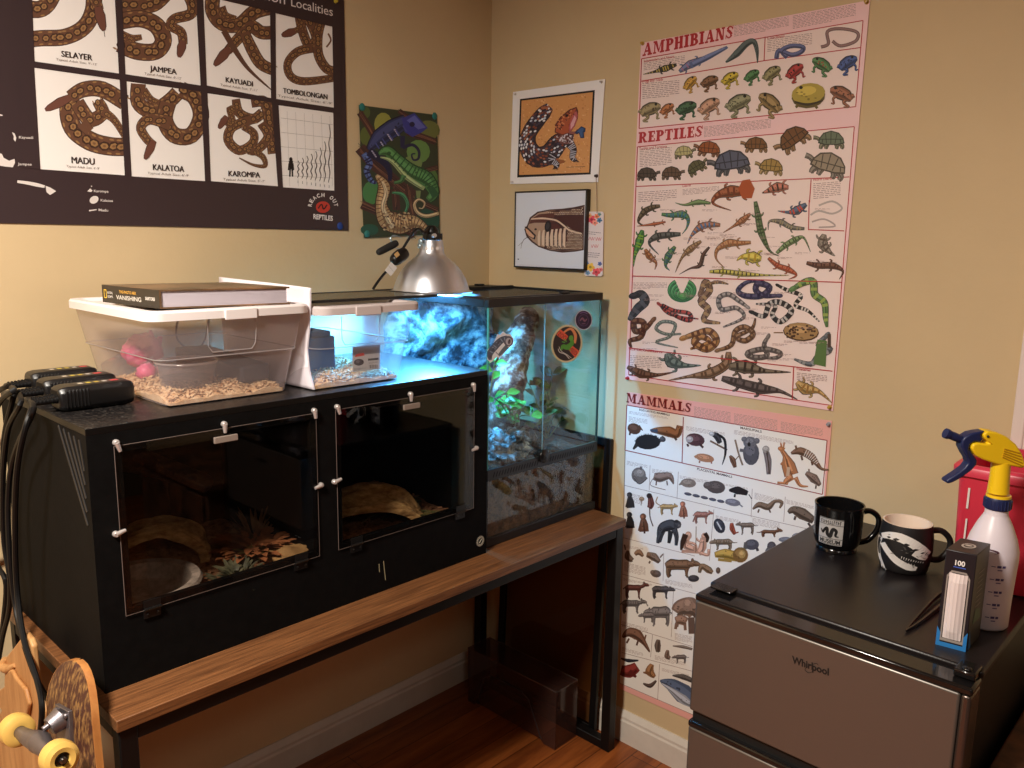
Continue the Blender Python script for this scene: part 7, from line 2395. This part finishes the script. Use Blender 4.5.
def deco2(root, L):
    mb = MB()

    def prof2(z):
        for (r0, z0), (r1, z1) in zip(mp2, mp2[1:]):
            if z0 <= z <= z1:
                return r0 + (r1 - r0) * (z - z0) / max(z1 - z0, 1e-6) + .0003
        return mp2[-1][0]

    th0 = math.atan2((CP - L).y, (CP - L).x)

    def wr_(x, y, o=0):   # x,y in the close-up's pixels
        u = (x - 652) / 152
        a = th0 + math.asin(max(-1, min(1, u))) if abs(u) < 1 else th0 + (pi / 2 + (abs(u) - 1) * 1.0) * (1 if u > 0 else -1)
        z = .098 - (y - (290 + u * 24)) / 285 * .095
        rr = prof2(z) + .0005 + o
        return L + V((cos(a) * rr, sin(a) * rr, z))
    cnt = [0]

    def rb_(pts, w, col):
        cnt[0] += 1
        P, ww = catmull([V((x, y, 0)) for x, y in pts], w if isinstance(w, list) else [w] * len(pts), 4)
        vs = []
        for i, p in enumerate(P):
            t_ = (P[min(i + 1, len(P) - 1)] - P[max(i - 1, 0)]).normalized()
            n_ = V((-t_.y, t_.x, 0)) * ww[i] / 2
            o_ = cnt[0] * .00002 + i * .000001
            vs += [wr_(p.x + n_.x, p.y + n_.y, o_), wr_(p.x - n_.x, p.y - n_.y, o_)]
        mb.add(vs, [(2 * i, 2 * i + 1, 2 * i + 3, 2 * i + 2) for i in range(len(P) - 1)], col)
    Wc, Kc = (226, 220, 214), (26, 23, 23)
    rb_([(520, 360), (560, 345), (620, 350), (690, 385), (740, 430), (778, 470)], [26, 42, 50, 50, 50, 32], Wc)
    rb_([(700, 440), (740, 470), (772, 490)], [34, 34, 20], Wc)
    rb_([(530, 400), (560, 440), (610, 490), (680, 530), (728, 545)], [30, 34, 40, 40, 22], Wc)
    rb_([(515, 370), (508, 420), (512, 480), (530, 530), (548, 570)], [24, 22, 20, 18, 8], Wc)
    rb_([(512, 480), (525, 530), (520, 560)], [14, 10, 5], Wc)
    for x, y, a_, b_ in ((600, 362, 18, 11), (655, 392, 20, 13), (706, 424, 18, 9), (560, 356, 10, 8), (745, 448, 10, 6)):
        rb_([(x - a_, y), (x, y), (x + a_, y)], [2, b_ * 1.6, 2], Kc)
    rb_([(590, 395), (640, 445), (700, 490), (745, 505)], [6, 14, 14, 6], Kc)
    r = random.Random(2)
    for k in range(10):
        x = 640 + k * 13
        rb_([(x, 462 + (k * 5)), (x - 3, 478 + k * 4)], [5, 1], Wc)
    for k in range(9):
        x = 590 + k * 15
        rb_([(x, 478 + k * 6), (x + 1, 466 + k * 6)], [5, 1], Wc)
    for k in range(14):
        t_ = r.random()
        x, y = 545 + 220 * t_, 360 + 110 * t_ + r.uniform(-26, 26)
        rb_([(x, y), (x + r.uniform(8, 18), y + r.uniform(-6, 10))], [1, 4], (110, 104, 100))
    for k in range(9):
        t_ = r.random()
        x, y = 550 + 165 * t_, 420 + 115 * t_ + r.uniform(-12, 12)
        rb_([(x, y), (x + 10, y + r.uniform(-2, 8))], [1, 4], (110, 104, 100))
    mb.build('skull_print', M_PRINT, root, smooth=False)


mp2 = [(.039, 0), (.042, .001), (.044, .004), (.0468, .018), (.0498, .045), (.0492, .070), (.0460, .092), (.0450, .097)]
mi2 = [(.0450, .097), (.0418, .097), (.0415, .094), (.040, .07), (.041, .04), (.037, .010), (0, .006)]
m2c = at(903, 567.5, 2, FZ)
mug((m2c.x, m2c.y, FZ), mp2, mi2, H2, M_MUG2, mat('cream_glaze', (236, 218, 200), rough=.3), 'matte black mug with white skull drawing and cream inside, right of the two mugs', deco2)

# ================================================================ tweezers
TWz = FZ + .004
tp = V((*at(905, 632, 2, FZ + .003)[:2], FZ + .004))
ha = V((*at(941, 592, 2, FZ + .012)[:2], FZ + .009)); hb2 = V((*at(944, 603, 2, FZ + .006)[:2], FZ + .006))
tw = thing('tweezers', 'long black metal tweezers lying in front of the bulb box', 'tweezers', (tp.x, tp.y, FZ))
M_TW = mat('dark_steel', (84, 76, 74), rough=.3, metal=.9)
back = V((*at(965, 585, 2, FZ + .008)[:2], FZ + .008))
for a_ in (ha, hb2):
    P, rr = catmull([tp + (a_ - tp) * .02, tp + (a_ - tp) * .35 + (a_ - (ha + hb2) / 2) * .25, a_, back], [.0018, .003, .0042, .0045], 6)
    mb = MB()
    rings = []
    for i, p in enumerate(P):
        t_ = (P[min(i + 1, len(P) - 1)] - P[max(i - 1, 0)]).normalized()
        s_ = t_.cross(V((0, 0, 1))).normalized()
        rings.append([p + s_ * rr[i] * .5 + V((0, 0, rr[i])), p - s_ * rr[i] * .5 + V((0, 0, rr[i])), p - s_ * rr[i] * .5 - V((0, 0, rr[i])), p + s_ * rr[i] * .5 - V((0, 0, rr[i]))])
    mb.loft(rings)
    mb.build('arm', M_TW, tw)

# ================================================================ boxed bulb standing on the fridge
P0, P1 = at(935.4, 644, 2, FZ), at(965.6, 652, 2, FZ)
bxv = (P1 - P0); bw = bxv.length; bxv.normalize()
byv = at(982, 634, 2, FZ) - P1
bdp = byv.length
byv.normalize()
if byv.dot(V((1, 0, 0))) < 0:
    byv = -byv
bh, bdp = .162, .072
BX = thing('bulb_box', 'black boxed tube bulb marked 100 with blue corners, beside the spray bottle', 'box', (P0.x, P0.y, FZ))


def bp_(u, d, z):
    return P0 + bxv * (u * bw) + byv * (d * bdp) + V((0, 0, z * bh))


def bpoly(mb, pts, o, col):
    mb.add([bp_(u, 0, z) - byv * o for u, z in pts], [tuple(range(len(pts)))], col)


mb = MB()
mb.add([bp_(u, d, z) for z in (0, 1) for u, d in ((0, 0), (1, 0), (1, 1), (0, 1))], [(3, 2, 1, 0), (4, 5, 6, 7), (0, 1, 5, 4), (1, 2, 6, 5), (2, 3, 7, 6), (3, 0, 4, 7)], (30, 26, 32))
bo = mb.build('carton', M_GLOSSPRINT, BX, bev=.0012)
mb = MB()
# front print: window frame, number, blue corner bands
fr_o = [(.12, .06), (.88, .06), (.88, .74), (.74, .80), (.26, .80), (.12, .74)]
fr_i = [(.17, .09), (.83, .09), (.83, .725), (.71, .78), (.29, .78), (.17, .725)]
bpoly(mb, fr_o, .0006, (150, 140, 134)); bpoly(mb, fr_i, .0008, (26, 22, 26))
bpoly(mb, [(0, .0), (1, .0), (1, .045), (0, .045)], .0007, (44, 120, 186))
bpoly(mb, [(0, .0), (.12, .0), (.12, .14), (0, .20)], .0008, (44, 120, 186)); bpoly(mb, [(.88, .0), (1, .0), (1, .20), (.88, .14)], .0008, (44, 120, 186))
vs, fs, _ = textgeo('100', .03)
mb.add([bp_(.34 + a * .32, 0, .86 + b * .05) - byv * .0008 for a, b in vs], fs, (236, 232, 228))
mb.add([bp_(.3, 0, .845) - byv * .0008, bp_(.7, 0, .845) - byv * .0008, bp_(.7, 0, .835) - byv * .0008, bp_(.3, 0, .835) - byv * .0008], [(0, 1, 2, 3)], (70, 100, 190))
# side print
for k in range(8):
    z = .78 - k * .05
    mb.add([bp_(1, .3, z) + bxv * .0006, bp_(1, .3 + .4 * random.uniform(.5, 1), z) + bxv * .0006, bp_(1, .7, z - .01) + bxv * .0006, bp_(1, .3, z - .01) + bxv * .0006], [(0, 1, 2, 3)], (120, 112, 112))
mb.add([bp_(1, .1, .0) + bxv * .0006, bp_(1, .3, .0) + bxv * .0006, bp_(1, .1, .22) + bxv * .0006], [(0, 1, 2)], (44, 120, 186))
mb.add([bp_(1, .25, .25) + bxv * .0006, bp_(1, .8, .25) + bxv * .0006, bp_(1, .7, .36) + bxv * .0006, bp_(1, .35, .40) + bxv * .0006], [(0, 1, 2, 3)], (40, 84, 50))
# lid badge
cc = bp_(.5, .5, 1) + V((0, 0, .0005))
mb.add([cc + bxv * .010 * cos(a * pi / 8) + byv * .013 * sin(a * pi / 8) for a in range(16)], [tuple(range(16))], (190, 180, 172))
mb.add([cc + bxv * .007 * cos(a * pi / 8) + byv * .009 * sin(a * pi / 8) + V((0, 0, .0003)) for a in range(16)], [tuple(range(16))], (60, 50, 50))
mb.add([cc + bxv * .005 * cos(a * pi / 8) + byv * .004 * sin(a * pi / 8) + V((0, 0, .0006)) for a in range(16)], [tuple(range(16))], (200, 190, 180))
mb.build('box_print', M_GLOSSPRINT, bo, smooth=False)
# frosted tube showing in the window, ribbed
mb = MB()
N = 20
rings = []
for j in range(9):
    z = .095 + .68 * j / 8
    row = []
    for i in range(N + 1):
        u = .2 + .6 * i / N
        row.append(bp_(u, 0, z) - byv * (.001 + .0055 * sin(pi * i / N) * (1 - .8 * abs(j / 4 - 1) ** 8) + .0006 * (i % 4 == 0)))
    rings.append(row)
for j in range(8):
    mb.add(rings[j] + rings[j + 1], [(i, i + 1, N + 2 + i, N + 1 + i) for i in range(N)])
mb.build('white_tube', mat('frosted_white', (226, 212, 210), rough=.35), BX)

# ================================================================ spray bottle with a bird-like head
bc = V((-.408, -1.6165, FZ))
SB = thing('spray_bottle', 'white spray bottle with yellow and navy trigger head at the right of the fridge top', 'spray bottle', bc)
M_HD = mat('milky_bottle', (226, 216, 224), rough=.35)
MB().lathe([(0, 0), (.034, 0), (.037, .004), (.0375, .05), (.0395, .10), (.0405, .122), (.040, .135), (.035, .155), (.026, .178), (.019, .192), (.0175, .196), (.0175, .208), (0, .208)], c=bc, seg=48).build('bottle', M_HD, SB, angle=60)
M_NV = mat('navy_plastic', (30, 40, 82), rough=.35)
M_YL = mat('yellow_plastic', (246, 204, 30), rough=.35)
cp = MB().lathe([(0, .204), (.0195, .204), (.0205, .207), (.0205, .220), (.019, .224), (0, .224)], c=bc, seg=36)
for k in range(24):
    a = 2 * pi * k / 24
    cp.tube([bc + V((.0205 * cos(a), .0205 * sin(a), .206)), bc + V((.0205 * cos(a), .0205 * sin(a), .221))], .001, 4, smooth=False)
cp.build('collar', M_NV, SB)
# head frame: f = forward (left in the photo), u = up
fv = -vr
sv = V((-fv.y, fv.x, 0))
k0 = 6.4


def hp(x, y, s_=0):
    """point of the head's side outline, from the close-up; s_ = sideways"""
    q = at(930 + x / k0, 400 + y / k0, 0, bc.x)
    # re-lay on the bottle's own vertical plane
    n_ = sv
    d = (q - CP).normalized()
    t_ = (bc - CP).dot(n_) / d.dot(n_)
    return CP + d * t_ + sv * s_


def slab(name, pts, w, m_, bev=.004):
    mb = MB()
    n = len(pts)
    vs = [hp(x, y, -w) for x, y in pts] + [hp(x, y, w) for x, y in pts]
    mb.add(vs, [tuple(range(n)), tuple(range(n, 2 * n))[::-1]] + [(i, i + n, (i + 1) % n + n, (i + 1) % n) for i in range(n)])
    return mb.build(name, m_, SB, bev=bev, seg=3)


neck = MB()
neck.tube([hp(435, 592), hp(445, 500), hp(455, 395)], [.0165, .0150, .0145], 24, smooth=False)
neck.lathe([(0, .222), (.019, .222), (.0185, .228), (0, .228)], c=bc, seg=30)
neck.build('neck', M_YL, SB)
hd = slab('head_shell', [(315, 205), (340, 188), (400, 196), (460, 222), (520, 270), (560, 330), (582, 400), (570, 425), (500, 412), (400, 400), (310, 368), (262, 340), (240, 300), (248, 270), (280, 262), (330, 270), (356, 268), (335, 245), (318, 232)], .0135, M_YL, .005)
rg = MB()
for i in range(5):
    a, b = (432 + i * 3, 352 - i * 13 + 0), (560 - i * 4, 408 - i * 20)
    for s_ in (-.0138, .0138):
        rg.tube([hp(*a, s_), hp(*b, s_)], .0011, 5, smooth=False)
rg.build('grooves', mat('yellow_groove', (190, 140, 20), rough=.5), hd)
ev = MB()
for s_ in (-.0136, .0136):
    p = hp(341, 221, s_)
    ev.blob(p, .0022, (1, 1, 1), 0, 1, 10, 6)
ev.build('eye', mat('eye_black', (12, 12, 14), rough=.3), hd)
slab('nozzle_body', [(335, 190), (290, 195), (240, 206), (205, 228), (188, 250), (182, 292), (205, 340), (232, 380), (236, 352), (226, 310), (236, 275), (262, 258), (300, 262), (318, 245), (305, 215)], .0105, M_NV, .003)
slab('trigger', [(205, 330), (222, 372), (228, 396), (205, 425), (150, 465), (95, 500), (84, 515), (100, 528), (130, 518), (190, 485), (250, 440), (280, 405), (284, 378), (265, 350), (240, 318), (226, 300), (205, 300)], .0095, M_NV, .003)
nz_ = MB().tube([hp(200, 252), hp(165, 238), hp(125, 222), hp(112, 217)], [.0065, .0072, .0072, .0066], 14, smooth=False)
nz_.lathe([(0, 0), (.0085, 0), (.0085, .006), (0, .006)], seg=16, M=Matrix.Translation(hp(118, 220)) @ (hp(112, 217) - hp(200, 252)).normalized().to_track_quat('Z', 'Y').to_matrix().to_4x4())
nz_.build('nozzle', M_NV, SB)
# printed scale on the bottle
mb = MB()
th0 = math.atan2((CP - bc).y, (CP - bc).x)


def bw_(x, z, o=.0004):
    rr = .0375 + (.003 * max(0, z - .05) / .07) + o
    a = th0 + x / .038
    return bc + V((cos(a) * rr, sin(a) * rr, z))


for i in range(5):
    z = .115 - i * .0225
    mb.add([bw_(.002, z), bw_(.008, z), bw_(.008, z + .0014), bw_(.002, z + .0014)], [(0, 1, 2, 3)], (80, 70, 120))
    for j, (a, b) in enumerate(((.010, .016), (.0175, .022))):
        mb.add([bw_(a, z - .001), bw_(b, z - .001), bw_(b, z + .003), bw_(a, z + .003)], [(0, 1, 2, 3)], (80, 70, 120))
    mb.add([bw_(.011, z - .006), bw_(.018, z - .006), bw_(.018, z - .004), bw_(.011, z - .004)], [(0, 1, 2, 3)], (120, 108, 150))
for k in range(22):
    z = .03 + k * .004
    mb.add([bw_(-.006, z), bw_(-.003, z), bw_(-.003, z + .003), bw_(-.006, z + .003)], [(0, 1, 2, 3)], (120, 100, 170))
mb.add([bw_(-.002 + .013 * cos(a * pi / 8), .140 + .004 * sin(a * pi / 8), .0004 - .002) for a in range(16)], [tuple(range(16))], (90, 50, 70))
mb.build('measuring_scale', M_PRINT, SB, smooth=False)

# ================================================================ red bin behind the bottle
RX0, RX1, RY0, RY1 = -.255, -.045, -1.66, -1.512
RB = thing('red_bin', 'translucent red plastic bin standing behind the spray bottle on the fridge', 'bin', (-.15, -1.59, FZ))
M_RED = mat('red_plastic', (214, 52, 74), rough=.4)
mb = MB()
rr_ = lambda o, z, r_=.02: rrect(RX0 + o, RX1 - o, RY0 + o, RY1 - o, z, r_)
mb.loft([rr_(.010, FZ + .001), rr_(.007, FZ + .004), rr_(.0, 1.105), rr_(.003, 1.105), rr_(.012, FZ + .006)], caps=False)
mb.add(rr_(.012, FZ + .003), [tuple(range(24))])
mb.build('body', M_RED, RB, angle=50)
mb = MB()
mb.loft([rr_(-.002, 1.090), rr_(-.008, 1.093), rr_(-.009, 1.108), rr_(-.004, 1.114), rr_(.006, 1.114), rr_(.006, 1.10)], caps=False)
mb.build('rim', mat('red_rim', (214, 60, 84), rough=.35), RB, angle=50)
mb = MB()
for z0, z1 in ((1.03, 1.07), (1.07, 1.10)):
    pass
mb.box((RX0 - .0008, RY1 - .026, 1.03), (RX0, RY1 - .0225, 1.07)); mb.box((RX0 - .0004, RY1 - .027, .96), (RX0 + .001, RY1 - .024, 1.01))
mb.build('paper_label', mat('label_white', (230, 220, 216), rough=.6), RB)

# ================================================================ low cabinet at the right of the fridge
SC = thing('side_cabinet', 'mottled brown wooden cabinet top at the lower right corner beside the fridge', 'cabinet', (-.4, -1.95, 0))
M_MOT = mat('mottled_wood', (52, 32, 22), rough=.6, col2=(112, 70, 44), vscale=14, bump=.2, bscale=30)
MB().box((-.72, -2.25, .662), (-.04, -1.672, .690)).build('cabinet_top', M_MOT, SC, bev=.004)
MB().box((-.70, -2.23, .06), (-.05, -1.69, .662)).build('carcass', M_MOT, SC, bev=.003)
MB().box((-.712, -2.2, .09), (-.70, -1.97, .64)).build('door', M_MOT, SC, bev=.002)
MB().box((-.712, -1.96, .09), (-.70, -1.71, .64)).build('door', M_MOT, SC, bev=.002)
MB().box((-.69, -2.22, 0), (-.06, -1.70, .06)).build('plinth', M_BLK, SC)

# ================================================================ skateboard leaning on the table end
ew = V((sin(.0666), -cos(.0666), 0))
Lc = at(*(82, 700), 0, -1.535)
nose = (at(62, 656, 0, -1.555) + at(84, 662, 0, -1.535)) / 2
el = V((.035, 0, -1)).normalized()
el = V((-.0298, -.1498, -1)).normalized()
ew = (ew - el * ew.dot(el)).normalized()
en = el.cross(ew).normalized()
if en.x > 0:
    en = -en
SK = thing('skateboard', 'skateboard with yellow wheels standing on end against the table end', 'skateboard', (nose.x, nose.y, 0))
Ln, Wd = SKL, .190
o0 = SKO


def sk(w_, l, n_):
    # kicked nose and tail bend away from the wheels
    k = 0
    if l < .11:
        k = -(.11 - l) ** 2 * 1.6
    if l > Ln - .11:
        k = -(l - Ln + .11) ** 2 * 1.6
    return o0 + ew * w_ + el * l + en * (n_ + k)


def sk_ring(l):
    e = Wd / 2
    r_ = .11
    if l < r_:
        w2 = e * math.sqrt(max(0, 1 - ((r_ - l) / r_) ** 2.3))
    elif l > Ln - r_:
        w2 = e * math.sqrt(max(0, 1 - ((l - Ln + r_) / r_) ** 2.3))
    else:
        w2 = e
    return max(w2, .004)


ls = [0, .003, .01, .02, .035, .055, .08, .11] + [.11 + (Ln - .22) * i / 8 for i in range(1, 8)] + [Ln - x for x in (.11, .08, .055, .035, .02, .01, .003, 0)]
mb = MB(); gr = MB(); gp_ = MB()
rings = []
for l in ls:
    w2 = sk_ring(l)
    row = []
    for i in range(9):
        u = -1 + i / 4
        row.append((u * w2, l, .004 * (u * u)))
    rings.append(row)
top = [[sk(w_, l, -.0055 + c_ * -1) for w_, l, c_ in r_] for r_ in rings]
bot = [[sk(w_, l, .0055 - c_) for w_, l, c_ in r_] for r_ in rings]
loops = [b + t_[::-1] for b, t_ in zip(bot, top)]
mb.loft(loops)
mb.build('deck', mat('maple_ply', (186, 128, 70), rough=.4, col2=(158, 100, 52), vscale=30, stretch=(1, 1, .2)), SK, angle=60)
gr.add([sk(w_ * .975, l, .0060 - c_) for r_ in rings for w_, l, c_ in r_], [(j * 9 + i, j * 9 + i + 1, j * 9 + i + 10, j * 9 + i + 9) for j in range(len(rings) - 1) for i in range(8)])
gr.build('deck_graphic', mat('scuffed_graphic', (66, 34, 26), rough=.5, col2=(150, 112, 64), vscale=90, stretch=(1, 1.6, .6), contrast=(.46, .66)), SK, angle=60)
gp_.add([sk(w_ * .97, l, -.0062 - c_) for r_ in rings for w_, l, c_ in r_], [(j * 9 + i + 9, j * 9 + i + 10, j * 9 + i + 1, j * 9 + i) for j in range(len(rings) - 1) for i in range(8)])
gp_.build('grip_tape', mat('grip_tape', (22, 22, 22), rough=.95), SK, angle=60)
M_TR = mat('cast_metal', (132, 126, 130), rough=.4, metal=.85, bump=.1, bscale=60)
M_WH = mat('urethane', (220, 178, 92), rough=.35)
Rw = Matrix((ew, el, en)).transposed().to_4x4()
for l in (SKT, Ln - SKT):
    tr = thing('truck', None, None, (0, 0, 0))
    mb = MB()
    bq_ = lambda a, b, c_: sk(a, l + b, .006 + c_)
    mb.add([bq_(x, y, z) for z in (0, .007) for x, y in ((-.027, -.042), (.027, -.042), (.027, .042), (-.027, .042))], [(3, 2, 1, 0), (4, 5, 6, 7), (0, 1, 5, 4), (1, 2, 6, 5), (2, 3, 7, 6), (3, 0, 4, 7)])
    mb.tube([bq_(0, -.026, .006), bq_(0, -.018, .026)], [.020, .015], 16, smooth=False)
    mb.tube([bq_(0, .03, .006), bq_(0, .02, .03), bq_(0, 0, .040)], [.014, .012, .012], 14)
    mb.tube([bq_(-.075, 0, .046), bq_(-.035, 0, .046), bq_(0, 0, .042), bq_(.035, 0, .046), bq_(.075, 0, .046)], [.009, .013, .018, .013, .009], 16)
    mb.tube([bq_(0, -.03, .004), bq_(0, -.018, .036)], .005, 8, smooth=False)
    for a in (-.02, .02):
        for b in (-.034, .034):
            mb.blob(bq_(a, b, .008), .005, (1, 1, 1), 0, 1, 8, 5)
    to = mb.build('truck', M_TR, SK, bev=.001)
    bpy.data.objects.remove(tr)
    MB().tube([bq_(-.108, 0, .046), bq_(.108, 0, .046)], .004, 10, smooth=False).build('axle', mat('axle_steel', (150, 146, 142), rough=.3, metal=1), to)
    for sg in (-1, 1):
        wm = MB()
        M_ = Matrix.Translation(bq_(.087 * sg, 0, .046)) @ (ew * sg).to_track_quat('Z', 'Y').to_matrix().to_4x4()
        wm.lathe_open([(.010, -.016), (.018, -.017), (.0258, -.012), (.0272, 0), (.0258, .012), (.019, .016), (.012, .0145), (.010, .006)], seg=36, M=M_)
        wo = wm.build('wheel', M_WH, to)
        MB().lathe([(0, -.004), (.011, -.004), (.011, .010), (.0085, .0112), (.0085, .0105), (0, .0105)], seg=24, M=M_).build('bearing', mat('bearing', (70, 66, 62), rough=.3, metal=.9), wo)
        MB().lathe([(0, .010), (.0058, .010), (.0058, .0165), (.003, .018), (0, .018)], seg=6, M=M_).build('axle_nut', MATS['axle_steel'], wo)

# ================================================================ carved wooden board behind the skateboard
wx = -1.514
w_pt = lambda x, y: at(x / 5.19, 620 + y / 5.19, 0, wx)
out2 = [(125, 70), (150, 100), (165, 140), (172, 230), (180, 300), (215, 400), (235, 470), (215, 590), (205, 768)]
left2 = [(20, 225), (30, 190), (70, 140)]
pts = [w_pt(*p) for p in [(125, 70), (150, 100), (165, 140), (172, 230), (182, 300), (215, 400), (238, 480), (222, 590), (215, 768)]]
lo = pts[-1]
pts += [V((wx, lo.y + .01, .0)), V((wx, lo.y + .22, .0))]
pts += [w_pt(*p) for p in [(-60, 700), (-40, 560), (5, 470), (0, 460), (-30, 400), (0, 360), (40, 335), (34, 270), (20, 228), (32, 190), (78, 132)]]
mb = MB()
n = len(pts)
mb.add([p + V((.011, 0, 0)) for p in pts] + [p for p in pts], [tuple(range(n)), tuple(range(n, 2 * n))[::-1]] + [(i, i + n, (i + 1) % n + n, (i + 1) % n) for i in range(n)])
CW = thing('carved_wood', 'pale carved wooden board with a curled tip standing behind the skateboard', 'wooden board', (wx, lo.y + .1, 0))
M_PW = wood_mat('pale_pine', (168, 116, 66), (208, 160, 104), 4, (6, 6, 1), .5)
mb.build('board', M_PW, CW, bev=.006, seg=3)
rl = [w_pt(*p) for p in [(78, 250), (100, 290), (150, 350), (172, 430), (160, 500), (110, 530), (60, 510), (42, 440), (44, 340), (46, 260)]]
mb = MB()
n = len(rl)
mb.add(rl + [p - V((.008, 0, 0)) for p in rl], [tuple(range(n)), tuple(range(n, 2 * n))[::-1]] + [(i, i + n, (i + 1) % n + n, (i + 1) % n) for i in range(n)])
mb.build('raised_panel', M_PW, CW, bev=.006, seg=3)
mb = MB()
mb.tube([w_pt(28, 200), w_pt(30, 235) - V((.005, 0, 0)), w_pt(55, 250) - V((.004, 0, 0)), w_pt(78, 235)], [.006, .009, .009, .004], 10)
mb.build('curl', M_PW, CW)
# ---------------------------------------------------------------- render look
scene.view_settings.view_transform = 'Standard'
scene.view_settings.look = 'None'
scene.view_settings.exposure = EXPO
scene.view_settings.gamma = 1
scene.view_settings.use_curve_mapping = False
cy = scene.cycles
cy.use_denoising = True
try:
    cy.denoiser = 'OPENIMAGEDENOISE'
except Exception:
    pass
cy.max_bounces = 14
cy.transparent_max_bounces = 24
cy.diffuse_bounces = 4
cy.glossy_bounces = 5
cy.transmission_bounces = 8
cy.sample_clamp_indirect = 4
cy.caustics_reflective = False
cy.caustics_refractive = False

# ---------------------------------------------------------------- repeats share a group phrase
GROUPS = {'thermostat': 'thermostats on the left end of the enclosure', 'storage_bin': 'storage bins on the enclosure', 'mug': 'mugs on the fridge',
          'push_pin': 'push pins holding the charts and prints', 'adhesive_putty': 'putty dabs on poster corners', 'cork_hide': 'cork hides in the enclosure',
          'fern': 'ferns in the right compartment', 'leafy_plant': 'leafy plants in the terrarium', 'hide_box': 'hide boxes in the storage bins',
          'wood_shavings': 'bedding in the storage bins', 'bark_substrate': 'litter in the enclosure compartments'}
for o in COL.objects:
    k = o.name.split('.')[0]
    if o.parent is None and k in GROUPS and 'category' in o.keys():
        o['group'] = GROUPS[k]
